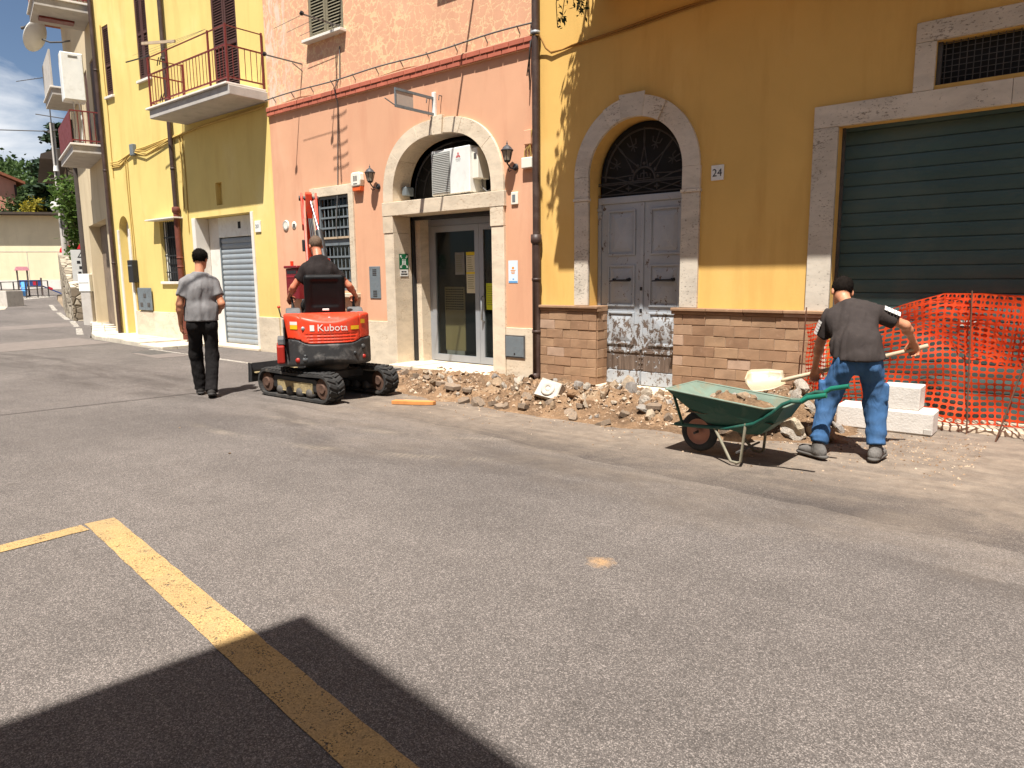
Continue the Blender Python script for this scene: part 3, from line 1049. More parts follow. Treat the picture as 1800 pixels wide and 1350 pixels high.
for x in (-14.95, -14.85):                         # wrought scroll on the front
    for z in (5.02, 5.72):
        MB().tube([(x - 0.05, by - 0.03, z), (x + 0.03, by - 0.05, z + 0.06), (x + 0.05, by - 0.03, z + 0.14)], 0.010, 6).build('scroll', black_metal, bal)
MB().beam((-14.2, by - 0.03, 6.02), (-14.95, by - 0.32, 6.06), 0.03, 0.05).build('washing_line_arm', wood, bal)
MB().beam((bx0 + 0.1, by, 5.98), (bx0 - 0.75, by - 0.1, 5.99), 0.02, 0.02).build('washing_line_arm', black_metal, bal)
for k in range(3):
    y_ = by - 0.06 - 0.09 * k
    MB().tube([(bx0 - 0.1, y_, 5.97), (-14.4, y_, 5.95 - 0.01 * k), (-13.05, by - 0.02, 6.0)], 0.0025, 4).build('washing_line', cable_grey, bal)
# pipes and wires
pipe(Yh, [(-19.64, FY - 0.08, 9.5), (-19.64, FY - 0.08, 0.05)], 0.05, brown_metal, brackets=[(-19.64, FY - 0.08, z) for z in (1.9, 4.2, 6.6)])
pipe(Yh, [(-16.12, FY - 0.08, 9.5), (-16.12, FY - 0.08, 2.95)], 0.05, brown_metal, brackets=[(-16.12, FY - 0.08, z) for z in (3.9, 6.2)])
p = pipe(Yh, [(-16.10, FY - 0.09, 3.06), (-16.10, FY - 0.09, 0.1)], 0.064, rust_pipe, brackets=[(-16.10, FY - 0.09, z) for z in (1.95, 1.75, 0.7)])
MB().lathe([(0.064, 2.93), (0.085, 2.95), (0.085, 3.05), (0.066, 3.07), (0.05, 3.07)], (-16.10, FY - 0.09, 0), 'z', 16).build('pipe_collar', rust_pipe, p)
for k, (x, z0, z1) in enumerate(((-18.62, 0.7, 4.35), (-18.52, 0.9, 4.35), (-15.86, 3.0, 4.6), (-15.72, 2.5, 4.55), (-19.35, 4.0, 7.6))):
    MB().tube([(x + 0.015 * math.sin(z * 3 + k), FY - 0.015, z) for z in np.linspace(z1, z0, 12)], 0.012, 6).build('conduit', cable_cream, Yh)
for k in range(3):
    pts = []
    for i in range(30):
        u = i / 29
        x = -19.4 + u * 6.9
        z = lin(x, [(-19.4, 4.25 + 0.05 * k), (-18.9, 4.22 + 0.06 * k), (-18.1, 4.50), (-17.5, 4.52 - 0.08 * k), (-16.2, 4.62 - 0.03 * k), (-12.4, 4.70)]) + 0.02 * math.sin(9 * u + k)
        pts.append((x, FY - 0.02 - 0.012 * k, z))
    MB().tube(pts, 0.014, 6).build('wall_cable', cable_cream, Yh)
MB().cbox(-18.17, -17.99, FY - 0.09, FY, 4.40, 4.66, 0.01).build('junction_box', grey_metal, Yh)
bx = tag(MB().cbox(-18.49, -17.76, FY - 0.055, FY - 0.032, 0.72, 1.27, 0.008).build('meter_box', grey_metal), 'wide grey meter box on the base of the yellow house', 'meter box')
for z, x in ((0.86, -18.3), (1.08, -18.1), (0.86, -17.92)):
    MB().cbox(x - 0.07, x + 0.07, FY - 0.062, FY - 0.054, z - 0.05, z + 0.05, 0.003).build('hatch', iron, bx)
bx = tag(MB().cbox(-18.72, -18.45, FY - 0.14, FY - 0.001, 1.4, 1.95, 0.01).build('letter_box', black_metal), 'small dark box hung beside the narrow arched door', 'letter box')
MB().box(-18.69, -18.48, FY - 0.148, FY - 0.141, 1.80, 1.83).build('slot', grey_metal, bx)
pl = tag(MB().cbox(-13.07, -12.87, FY - 0.022, FY, 2.38, 2.60, 0.004).build('house_number', white_paint), 'small white house number 201 beside the grey roller shutter', 'house number')
facade_text(MB(), '201', 0.10, -12.97, FY - 0.0245, 2.49).build('number', black_metal, pl)

# ------------------------------------------------------------------ salmon house
Sh = thing('salmon_house', 'salmon pink house with cracked upper paint, brick band and arched entrance', 'house', (-9.2, 8, 0))
g = MB()
XL, XR = -12.37, -6.06
holes = [dict(x0=-9.06, x1=-6.73, z0=-0.05, z1=3.71, d=0.05, arch=(2.6, 2.5)), dict(x0=-11.02, x1=-10.1, z0=1.24, z1=2.9, d=0.14),
         dict(x0=-11.0, x1=-10.05, z0=5.55, z1=7.3, d=0.06), dict(x0=-7.75, x1=-6.8, z0=5.75, z1=7.5, d=0.06)]
wall_holes(g, XL, XR, -0.1, 9.2, FY, holes)
shell(g, XL, XR, 9.2, FY)
g.build('wall', salmon, Sh)
eave(Sh, XL, XR, 9.22, FY)
xs_ = [-12.36, -11.55, -10.75, -9.95, -9.19]
for a, b in list(zip(xs_, xs_[1:])) + [(-6.605, -6.10)]:
    MB().cbox(a + 0.002, b - 0.002, FY - 0.028, FY + 0.01, -0.03, 0.73, 0.003).build('base_slab', stone2, Sh)
# brick band: two courses of thin bricks, each one its own
band_m = mat('band_brick', srgb(176, 98, 76), 0.85, 0.12, 6, 0.2, 60, rnd=0.12, src='World')
mortar = mat('mortar', srgb(206, 170, 140), 0.95, 0.1, 10, 0.2, 60, src='World')
bb = MB().box(XL + 0.002, XR - 0.002, FY - 0.035, FY - 0.001, 4.478, 4.625).build('brick_band', mortar, Sh)
bl = 0.262
bme = MB().cbox(-bl / 2 + 0.006, bl / 2 - 0.006, -0.012, 0.012, -0.032, 0.032, 0.003).mesh('brick'); bme.materials.append(band_m)
hme = MB().cbox(-bl / 4 + 0.006, bl / 4 - 0.006, -0.012, 0.012, -0.032, 0.032, 0.003).mesh('brick'); hme.materials.append(band_m)
for row, z in ((0, 4.514), (1, 4.588)):
    yy = FY - 0.046 - 0.012 * row
    if row: MB().box(XL + 0.002, XR - 0.002, yy + 0.008, FY - 0.034, 4.553, 4.6255).build('mortar_course', mortar, bb)
    x = XL + 0.004
    first = True
    while x < XR - bl:
        if row and first:
            inst(hme, 'brick', bb, (x + bl / 4, yy, z)); x += bl / 2
        else:
            inst(bme, 'brick', bb, (x + bl / 2, yy + random.uniform(-0.002, 0.002), z)); x += bl
        first = False
    rest = XR - x - 0.004
    if rest > 0.03: inst(bme, 'brick', bb, (x + rest / 2, yy, z), sc=(rest / bl, 1, 1))
MB().box(XL + 0.002, XR - 0.002, FY - 0.05, FY - 0.001, 4.6285, 4.640).build('band_cap', mortar, Sh)
# window upstairs
for wx, z0, z1 in ((-11.0, 5.55, 7.3), (-7.75, 5.75, 7.5)):
    shutter(Sh, wx + 0.01, wx + 0.47, z0 + 0.01, z1 - 0.01, FY + 0.005, shutter_grey)
    shutter(Sh, wx + 0.48, wx + 0.94, z0 + 0.01, z1 - 0.01, FY + 0.005, shutter_grey)
    MB().cbox(wx - 0.06, wx + 1.01, FY - 0.13, FY + 0.05, z0 - 0.05, z0 - 0.003, 0.006).build('window_sill', white_plaster, Sh)
# washing line brackets and the line post beside the upper window
for x0_, z in ((-10.15, 5.62), (-11.25, 5.22)):
    wl_ = MB().beam((x0_, FY, z), (x0_, FY - 0.75, z + 0.0), 0.016, 0.02).build('washing_line_bracket', cable_grey, Sh)
    MB().beam((x0_, FY, z - 0.12), (x0_, FY - 0.2, z - 0.02), 0.012, 0.012).build('brace', cable_grey, wl_)
    MB().cyl((x0_ - 0.01, FY - 0.75, z - 0.01), (x0_ + 0.03, FY - 0.75, z + 0.02), 0.03, n=10).build('line_wheel', black_metal, wl_)
    if x0_ > -11:
        for k in range(3):
            MB().tube([(x0_, FY - 0.2 - 0.25 * k, z + 0.012), (x0_ - 0.45, FY - 0.2 - 0.25 * k, z - 0.01), (x0_ - 0.85, FY - 0.2 - 0.25 * k, z - 0.03)], 0.004, 4).build('washing_line', cable_grey, wl_)
# cable run along the band with little brackets
pts = [(x, FY - 0.05 - 0.02 * abs(math.sin(x * 1.1)), 4.775 + 0.012 * math.sin(x * 2.6)) for x in np.linspace(XL, XR + 0.02, 40)]
cr_ = MB().tube(pts, 0.011, 6).build('wall_cable', cable_grey, Sh)
for i in range(11):
    x = XL + 0.25 + i * 0.58
    MB().beam((x, FY, 4.70), (x, FY - 0.07, 4.79), 0.01, 0.012).build('cable_hook', cable_grey, cr_)
MB().tube([(-10.16, FY - 0.015, 5.3), (-10.19, FY - 0.02, 4.8), (-10.24, FY - 0.105, 4.62), (-10.27, FY - 0.02, 4.4), (-10.38, FY - 0.015, 3.08), (-10.45, FY - 0.05, 2.2)], 0.009, 6).build('aerial_wire', cable_grey, Sh)
for i in range(3):
    MB().tube([(XR - 0.05 + 0.02 * i, FY - 0.03, 4.78), (XR - 0.04, FY - 0.08 - 0.03 * i, 4.3 - 0.1 * i), (XR - 0.08, FY - 0.03, 3.95 + 0.1 * i)], 0.008, 5).build('loose_cable', cable_grey, Sh)

# stone portal: arch ring in pieces, lintel, jambs
def ring(house, xc, zs, ai, bi, ao, bo, y0, y1, n, p, m, name='arch_stone', keys=(), gap=0.0015):
    inn, out = arch_pts(xc, zs, ai, bi, 48, p), arch_pts(xc, zs, ao, bo, 48, p)
    cuts = [round(48 * i / n) for i in range(n + 1)]
    for a, b in zip(cuts, cuts[1:]):
        gg = MB()
        yy = y0 - (0.02 if (a, b) in keys else 0)
        A, B = inn[a:b + 1], out[a:b + 1]
        k = len(A)
        v = [(u, yy, w) for u, w in A] + [(u, yy, w) for u, w in B] + [(u, y1, w) for u, w in A] + [(u, y1, w) for u, w in B]
        f = []
        for i in range(k - 1):
            f += [(i, i + 1, k + i + 1, k + i), (2 * k + i, 3 * k + i, 3 * k + i + 1, 2 * k + i + 1), (i, 2 * k + i, 2 * k + i + 1, i + 1), (k + i, k + i + 1, 3 * k + i + 1, 3 * k + i)]
        f += [(0, k, 3 * k, 2 * k), (k - 1, 3 * k - 1, 4 * k - 1, 2 * k - 1)]
        c = sum((Vector(q) for q in v), Vector()) / len(v)
        v = [Vector(q) + (c - Vector(q)).normalized() * gap for q in v]
        gg.add(v, f)
        gg.build(name, m, house, bevel=0.003, seg=1)


SX0, SX1 = -9.18, -6.61
xc = (SX0 + SX1) / 2
ring(Sh, xc, 2.675, 1.05, 0.93, 1.285, 1.15, FY - 0.045, FY + 0.34, 5, 2.45, stone2)
MB().prism([(xc - 0.09, 3.59), (xc + 0.11, 3.585), (xc + 0.14, 3.86), (xc - 0.11, 3.865)], 'y', FY - 0.075, FY - 0.02).build('keystone', stone2, Sh, bevel=0.004)
MB().cbox(SX0 - 0.02, SX1 + 0.02, FY - 0.06, FY + 0.34, 2.455, 2.672, 0.006).build('lintel', stone2, Sh)
for a, b, sgn in ((SX0, -8.955, -1), (-6.845, SX1, 1)):
    MB().cbox(a, b, FY - 0.045, FY + 0.34, -0.04, 2.18, 0.004).build('jamb', stone2, Sh)
    MB().cbox(a - 0.015, b, FY - 0.055, FY + 0.34, 2.183, 2.452, 0.005).build('jamb_capital', stone2, Sh)
MB().cbox(SX0 + 0.2, SX1 - 0.2, FY - 0.22, FY + 0.9, -0.08, 0.045, 0.01).build('threshold', stone2, Sh)
for a, b in ((-8.95, -8.91), (-6.89, -6.85)):
    MB().box(a, b, FY + 0.345, FY + 0.40, 0.05, 2.45).build('shutter_guide', black_metal, Sh)
for a, b in ((-9.0, -8.80), (-6.93, -6.80)):
    MB().box(a, b, FY + 0.405, FY + 0.66, 0.046, 2.45).build('inner_jamb', stone2, Sh)
MB().box(-8.95, -6.85, FY + 0.345, FY + 0.44, 2.40, 2.452).build('shutter_housing', black_metal, Sh)
# shop front
DY = FY + 0.60
sf = MB().box(-8.80, -6.93, DY, DY + 0.06, 2.30, 2.41).build('shopfront', alu, Sh)
for a, b in ((-8.80, -8.73), (-7.00, -6.93)):
    MB().cbox(a, b, DY, DY + 0.06, 0.05, 2.298, 0.004).build('door_frame', alu, sf)
for a, b in ((-8.725, -7.66), (-7.655, -7.005)):
    lf = MB()
    lf.box(a, a + 0.09, DY - 0.012, DY + 0.045, 0.06, 2.295); lf.box(b - 0.09, b, DY - 0.012, DY + 0.045, 0.06, 2.295)
    lf.box(a + 0.09, b - 0.09, DY - 0.012, DY + 0.045, 0.06, 0.17); lf.box(a + 0.09, b - 0.09, DY - 0.012, DY + 0.045, 2.2, 2.295)
    lf.build('door_leaf', alu, sf)
    MB().box(a + 0.085, b - 0.085, DY + 0.012, DY + 0.018, 0.165, 2.205).build('pane', glass, sf)
MB().tube([(-7.57, DY - 0.012, 1.16), (-7.57, DY - 0.07, 1.14), (-7.57, DY - 0.07, 0.78), (-7.57, DY - 0.012, 0.76)], 0.014, 8).build('handle', alu, sf)
# the room behind the glass
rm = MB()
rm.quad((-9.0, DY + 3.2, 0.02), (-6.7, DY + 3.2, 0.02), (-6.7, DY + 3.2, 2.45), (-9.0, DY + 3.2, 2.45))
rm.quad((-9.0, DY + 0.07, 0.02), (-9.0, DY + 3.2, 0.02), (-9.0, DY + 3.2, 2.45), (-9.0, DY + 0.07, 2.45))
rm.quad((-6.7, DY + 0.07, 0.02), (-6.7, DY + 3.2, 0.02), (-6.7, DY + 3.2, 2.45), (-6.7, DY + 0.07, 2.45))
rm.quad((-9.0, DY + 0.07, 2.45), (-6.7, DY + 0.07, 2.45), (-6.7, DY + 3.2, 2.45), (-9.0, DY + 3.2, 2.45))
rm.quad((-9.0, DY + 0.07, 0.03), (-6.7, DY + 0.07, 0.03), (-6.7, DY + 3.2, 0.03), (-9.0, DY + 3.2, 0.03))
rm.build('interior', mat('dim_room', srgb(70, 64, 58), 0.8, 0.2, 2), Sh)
# lunette: dark back with iron fan, AC unit stands in front
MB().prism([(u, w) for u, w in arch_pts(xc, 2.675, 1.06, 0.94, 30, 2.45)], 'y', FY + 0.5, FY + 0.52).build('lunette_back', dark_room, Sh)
fan = MB().tube([(u, FY + 0.40, w) for u, w in arch_pts(xc, 2.69, 0.99, 0.86, 24, 2.4)], 0.02, 6).build('lunette_frame', black_metal, Sh)
MB().tube([(u, FY + 0.42, w) for u, w in arch_pts(xc, 2.69, 0.80, 0.70, 24, 2.4)], 0.012, 6).build('bar', black_metal, fan)
for i in range(3, 22, 2):
    a_ = arch_pts(xc, 2.69, 0.80, 0.70, 24, 2.4)[i]; b_ = arch_pts(xc, 2.69, 0.99, 0.86, 24, 2.4)[i]
    MB().tube([(a_[0], FY + 0.42, a_[1]), (b_[0], FY + 0.40, b_[1])], 0.010, 6).build('bar', black_metal, fan)
MB().cbox(-8.90, -8.80, FY + 0.12, FY + 0.3, 2.78, 2.92, 0.01).build('socket_box', grey_metal, Sh)

ac = thing('air_conditioner', 'white air conditioning unit standing in the arch above the shop door', 'air conditioner', (-7.66, FY + 0.16, 2.675), rz=R(-4), world=False)
ab = MB().cbox(-0.46, 0.40, -0.15, 0.20, 0.03, 0.70, 0.012).build('casing', white_paint, ac)
MB().cbox(0.40, 0.52, -0.10, 0.15, 0.22, 0.66, 0.012).build('valve_cover', cream_plastic, ac)
gm = MB()
for i in range(22):
    z = 0.07 + i * 0.0265
    gm.box(-0.43, -0.03, -0.166, -0.157, z, z + 0.012)
gl_ = gm.build('grille', mat('ac_grille', srgb(186, 186, 180), 0.6, 0.06, 12), ac, kind='stuff')
MB().box(-0.435, -0.025, -0.157, -0.151, 0.06, 0.66).build('grille_shade', mat('ac_fin', srgb(128, 130, 126), 0.7), ac)
lg = MB()
for a_ in (90, 210, 330):
    c_, s_ = math.cos(R(a_)), math.sin(R(a_))
    px_, py_ = -s_, c_
    L_, w_ = 0.052, 0.017
    lg.add([(0.16 + q * 1.0, -0.153, 0.575 + r_) for q, r_ in ((0, 0), (c_ * L_ / 2 + px_ * w_, s_ * L_ / 2 + py_ * w_), (c_ * L_, s_ * L_), (c_ * L_ / 2 - px_ * w_, s_ * L_ / 2 - py_ * w_))], [(0, 1, 2, 3)])
lg.build('logo', mat('logo_red', srgb(190, 30, 34), 0.5), ac)
gt = MB(); v_, f_ = text_geo('MITSUBISHI', 0.022)
gt.add([(0.16 + a, -0.153, 0.52 + b) for a, b in v_], f_)
v_, f_ = text_geo('ELECTRIC', 0.018)
gt.add([(0.16 + a, -0.153, 0.497 + b) for a, b in v_], f_)
gt.build('lettering', mat('print_grey', (0.08, 0.08, 0.08), 0.6), ac)
MB().box(0.445, 0.50, -0.104, -0.1005, 0.50, 0.58).build('vent_slot', iron, ac)
for x_ in (-0.36, 0.30):
    MB().box(x_ - 0.05, x_ + 0.05, -0.13, 0.18, 0.0, 0.029).build('foot', iron, ac)
MB().tube([(0.46, 0.05, 0.22), (0.47, 0.04, 0.1), (0.56, 0.05, 0.03), (0.66, 0.1, 0.10), (0.68, 0.14, 0.2)], 0.014, 6).build('hose', cable_grey, ac)

# barred window with its stone surround
WX0, WX1, WZ0, WZ1 = -11.02, -10.1, 1.24, 2.9
for nm, a, b, c, e in (('window_surround', -11.19, WX0, 1.20, 3.06), ('window_surround', WX1, -9.97, 1.20, 3.06), ('window_surround', WX0 + 0.002, WX1 - 0.002, WZ1, 3.058)):
    MB().cbox(a, b, FY - 0.035, FY + 0.12, c, e, 0.004).build(nm, stone2, Sh)
MB().cbox(-11.24, -9.90, FY - 0.09, FY + 0.12, 1.13, 1.197, 0.006).build('window_sill', stone2, Sh)
MB().box(WX0, WX1, FY + 0.30, FY + 0.31, WZ0, WZ1).build('window_interior', mat('window_inside', srgb(74, 66, 54), 0.9, 0.3, 3), Sh)
MB().box(WX0 + 0.002, WX1 - 0.002, FY + 0.132, FY + 0.137, WZ0, WZ1).build('pane', glass, Sh)
gr = MB()
for a, b, c, e in ((WX0, WX0 + 0.045, WZ0, WZ1), (WX1 - 0.045, WX1, WZ0, WZ1), (WX0 + 0.045, WX1 - 0.045, WZ1 - 0.045, WZ1), (WX0 + 0.045, WX1 - 0.045, WZ0, WZ0 + 0.045), (WX0 + 0.045, WX1 - 0.045, 2.04, 2.15)):
    gr.box(a, b, FY + 0.03, FY + 0.075, c, e)
gr = gr.build('window_grille', grey_metal, Sh)
MB().box(WX0 + 0.046, WX1 - 0.046, FY + 0.0, FY + 0.05, 2.155, 2.19).build('transom', wood, gr)
for i in range(1, 8):
    x = WX0 + 0.03 + (WX1 - WX0 - 0.06) * i / 8
    for c, e in ((WZ0 + 0.046, 2.039), (2.192, WZ1 - 0.046)):
        MB().cyl((x, FY + 0.055, c), (x, FY + 0.055, e), 0.0105, n=8).build('bar', grey_metal, gr)
for z in (1.42, 1.63, 1.84, 2.35, 2.53, 2.71):
    MB().box(WX0 + 0.046, WX1 - 0.046, FY + 0.035, FY + 0.043, z - 0.016, z + 0.016).build('bar', grey_metal, gr)

# things fixed to the salmon wall
def lantern(x, z, label):
    l = thing('wall_lantern', label, 'lantern', (x, FY, z), group='lanterns beside the arched entrance', world=False)
    l.scale = (0.66, 0.66, 0.66)
    MB().lathe([(0.001, -0.03), (0.07, -0.03), (0.075, -0.015), (0.05, 0.0)], (0.06, 0, -0.33), 'y', 14).build('wall_plate', black_metal, l)
    MB().tube([(0.06, -0.02, -0.33), (0.06, -0.09, -0.37), (0.04, -0.17, -0.36), (0.0, -0.22, -0.27), (0, -0.22, -0.20)], 0.016, 8).build('arm', black_metal, l)
    MB().tube([(0.02, -0.10, -0.40), (0.0, -0.16, -0.43), (0.0, -0.2, -0.38)], 0.01, 6).build('arm_scroll', black_metal, l)
    top = MB().lathe([(0.13, -0.02), (0.135, 0.0), (0.11, 0.02), (0.085, 0.055), (0.05, 0.085), (0.025, 0.10), (0.012, 0.12), (0.02, 0.135), (0.006, 0.16), (0.004, 0.19)], (0, -0.22, 0), 'z', 12, False).build('cap', mat('lantern_cap', (0.05, 0.05, 0.055), 0.55, 0.15, 8), l)
    MB().lathe([(0.113, -0.02), (0.065, -0.21), (0.055, -0.22)], (0, -0.22, 0), 'z', 6, False).build('glass', mat('lantern_glass', srgb(150, 140, 124), 0.3, 0.1, 6, spec=0.6), l)
    for k in range(6):
        a_ = math.pi * 2 * k / 6
        MB().beam((0.117 * math.cos(a_), -0.22 + 0.117 * math.sin(a_), -0.015), (0.068 * math.cos(a_), -0.22 + 0.068 * math.sin(a_), -0.215), 0.012, 0.012).build('rib', black_metal, l)
    MB().lathe([(0.07, -0.215), (0.06, -0.24), (0.02, -0.26), (0.001, -0.27)], (0, -0.22, 0), 'z', 10).build('base', black_metal, l)
    return l


lantern(-9.36, 3.17, 'black coach lantern left of the arch, beside the alarm box')
lantern(-6.45, 3.19, 'black coach lantern right of the arch, near the cable boxes')

al = thing('alarm_siren', 'cream alarm siren box with orange base above the barred window', 'alarm box', (-9.80, FY, 2.97), world=False)
MB().prism([(-0.11, 0.02), (0.11, 0.02), (0.13, 0.12), (0.12, 0.22), (0.09, 0.25), (-0.09, 0.25), (-0.12, 0.22), (-0.13, 0.12)], 'y', -0.10, 0.0).build('housing', cream_plastic, al, bevel=0.02, seg=3)
MB().prism([(-0.11, 0.017), (0.11, 0.017), (0.10, -0.06), (-0.10, -0.06)], 'y', -0.085, 0.0).build('strobe', mat('strobe_orange', srgb(214, 92, 30), 0.3, 0.05, 5, spec=0.6), al, bevel=0.01)
gv = MB()
for i in range(5):
    gv.box(-0.05, -0.005, -0.104, -0.1005, 0.11 + i * 0.018, 0.117 + i * 0.018); gv.box(0.005, 0.05, -0.104, -0.1005, 0.11 + i * 0.018, 0.117 + i * 0.018)
gv.build('sound_slots', mat('slot_grey', srgb(150, 148, 140), 0.6), al, kind='stuff')
MB().box(-0.05, 0.05, -0.1035, -0.1005, 0.055, 0.068).build('label', mat('print_grey', (0.08, 0.08, 0.08), 0.6), al)

mb_ = thing('meter_cabinet', 'tall narrow grey meter cabinet set in the salmon wall', 'meter box', (-9.5, FY, 1.385), world=False)
MB().cbox(-0.14, 0.14, -0.012, 0.0, -0.27, 0.27, 0.004).build('door', grey_metal, mb_)
sg = MB()
for z in (0.13, 0.16, 0.19, 0.22, -0.14, -0.17, -0.20, -0.23):
    sg.box(-0.05, 0.05, -0.018, -0.0125, z - 0.005, z + 0.005)
sg.build('louvres', iron, mb_, kind='stuff')

sb = thing('gas_hatch', 'grey square gas hatch in the pale base beside the shop door', 'hatch', (-6.43, FY - 0.03, 0.46), world=False)
MB().cbox(-0.185, 0.185, -0.014, 0.0, -0.165, 0.165, 0.004).build('frame', iron, sb)
MB().cbox(-0.165, 0.165, -0.020, -0.0145, -0.145, 0.145, 0.003).build('door', grey_metal, sb)
MB().lathe([(0.001, -0.026), (0.012, -0.026), (0.012, -0.0205)], (0, 0, -0.10), 'y', 8).build('lock', black_metal, sb)

nt = tag(MB().box(-6.565, -6.395, FY - 0.004, FY - 0.001, 1.37, 1.69).build('paper_notice', mat('notice_paper', srgb(206, 222, 232), 0.8, 0.04, 12)), 'pale blue paper notice taped right of the shop door', 'notice')
pr = MB()
pr.box(-6.50, -6.46, FY - 0.0055, FY - 0.0045, 1.57, 1.60)
for i, w in enumerate((0.045, 0.035, 0.028)): pr.box(-6.48 - w, -6.48 + w, FY - 0.0055, FY - 0.0045, 1.545 - i * 0.022, 1.556 - i * 0.022)
pr.build('print', mat('print_orange', srgb(220, 140, 50), 0.7), nt)
pr = MB()
pr.box(-6.56, -6.40, FY - 0.0055, FY - 0.0045, 1.375, 1.40); pr.box(-6.49, -6.46, FY - 0.0055, FY - 0.0045, 1.42, 1.435)
pr.build('print', mat('print_blue', srgb(90, 150, 200), 0.7), nt)

ni = thing('door_bell', 'small white intercom plate right of the arch capital', 'intercom', (-6.43, FY, 2.55), world=False)
MB().cbox(-0.06, 0.06, -0.025, 0, -0.085, 0.085, 0.006).build('plate', cream_plastic, ni)
MB().cbox(-0.035, 0.02, -0.029, -0.0255, -0.05, 0.05, 0.002).build('button_panel', grey_metal, ni)

rbm = thing('junction_box', 'small salmon painted junction box beside the downpipe', 'junction box', (-6.16, FY, 3.33), world=False)
MB().cbox(-0.06, 0.06, -0.07, 0, -0.09, 0.10, 0.006).build('box', salmon, rbm)
MB().tube([(0.0, -0.03, -0.09), (0.03, -0.05, -0.16), (0.05, -0.06, -0.05), (0.06, -0.04, 0.1)], 0.008, 5).build('cable', cable_cream, rbm)
rbm = thing('cable_box', 'small white cable box beside the downpipe, under the salmon one', 'junction box', (-6.17, FY, 3.0), world=False)
MB().cbox(-0.09, 0.09, -0.08, 0, -0.07, 0.07, 0.008).build('box', cream_plastic, rbm)
for k in range(3):
    MB().tube([(-0.06 + 0.06 * k, -0.04, 0.07), (-0.04 + 0.05 * k, -0.06, 0.16), (0.05, -0.04 - 0.01 * k, 0.26)], 0.007, 5).build('cable', cable_cream, rbm)
vc = thing('vent_cap', 'round pale vent on the salmon wall nearest the yellow house', 'vent', (-12.02, FY, 2.46), group='round wall vents', world=False)
MB().lathe([(0.001, -0.012), (0.05, -0.014), (0.09, -0.016), (0.10, 0.0)], (0, 0, 0), 'y', 18).build('cap', cream_plastic, vc)
MB().lathe([(0.075, -0.02), (0.085, -0.022), (0.09, -0.0145)], (0, 0, 0), 'y', 18).build('rim', concrete, vc)
vc = thing('vent_cap', 'smaller round wall vent with dark slots, right of the pale one', 'vent', (-11.76, FY, 2.45), group='round wall vents', world=False)
MB().lathe([(0.001, -0.012), (0.06, -0.014), (0.075, 0.0)], (0, 0, 0), 'y', 16).build('cap', cream_plastic, vc)
MB().box(-0.02, 0.05, -0.017, -0.0145, -0.04, 0.03).build('slot', iron, vc)

sn = thing('sign_bracket', 'empty white sign bracket jutting out above the arch', 'sign bracket', (-7.96, FY, 4.02), world=False)
MB().cbox(-0.03, 0.03, -0.05, 0.0, -0.17, 0.19, 0.006).build('wall_post', white_paint, sn)
MB().beam((0, -0.05, 0.10), (0, -0.80, 0.10), 0.03, 0.035).build('arm', grey_metal, sn)
MB().beam((0, -0.05, -0.13), (0, -0.80, -0.13), 0.03, 0.035).build('arm', grey_metal, sn)
MB().beam((0, -0.80, -0.148), (0, -0.80, 0.118), 0.02, 0.02, (0, 1, 0)).build('end_bar', grey_metal, sn)
MB().cbox(-0.006, 0.006, -0.785, -0.46, -0.11, 0.08, 0.002).build('panel', mat('sign_panel', srgb(170, 160, 150), 0.6), sn)
MB().beam((0, -0.80, -0.13), (0, -1.0, -0.06), 0.012, 0.012).build('loose_rod', grey_metal, sn)
for x_ in (0.14, -0.12):
    MB().tube([(x_, 0, 0.12), (x_, -0.06, 0.12), (x_, -0.07, 0.05)], 0.008, 5).build('hook', iron, sn)

# green emergency exit sign on the jamb, small prints on the glass
ex = thing('exit_sign', 'green emergency assembly sign on the left stone jamb of the entrance', 'sign', (-8.95, FY + 0.16, 1.72), world=False)
MB().box(0.0, 0.004, -0.10, 0.10, -0.12, 0.13).build('plate', mat('sign_green', srgb(20, 96, 58), 0.5, 0.04, 5), ex)
wp = MB()
for sy in (-1, 1):
    for sz in (-1, 1):
        wp.add([(0.0055, sy * 0.085, 0.005 + sz * 0.105), (0.0055, sy * 0.045, 0.005 + sz * 0.105), (0.0055, sy * 0.085, 0.005 + sz * 0.06)], [(0, 1, 2)])
        wp.add([(0.0055, sy * 0.07, 0.005 + sz * 0.09), (0.0055, sy * 0.05, 0.005 + sz * 0.05), (0.0055, sy * 0.04, 0.005 + sz * 0.06), (0.0055, sy * 0.06, 0.005 + sz * 0.1)], [(0, 1, 2, 3)])
for y_ in (-0.03, 0.0, 0.03):
    wp.box(0.0045, 0.0060, y_ - 0.009, y_ + 0.009, -0.05, 0.02); wp.box(0.0045, 0.0060, y_ - 0.006, y_ + 0.006, 0.025, 0.045)
wp.build('pictogram', white_paint, ex)
MB().box(0.0, 0.003, -0.09, 0.09, -0.235, -0.125).build('caption_plate', white_paint, ex)
gt = MB()
for a, b, c in ((-0.06, -0.01, -0.16), (0.0, 0.05, -0.16), (-0.07, 0.07, -0.20)): gt.box(0.0032, 0.0048, a, b, c - 0.009, c + 0.009)
gt.build('caption', black_metal, ex)
YG = DY + 0.010
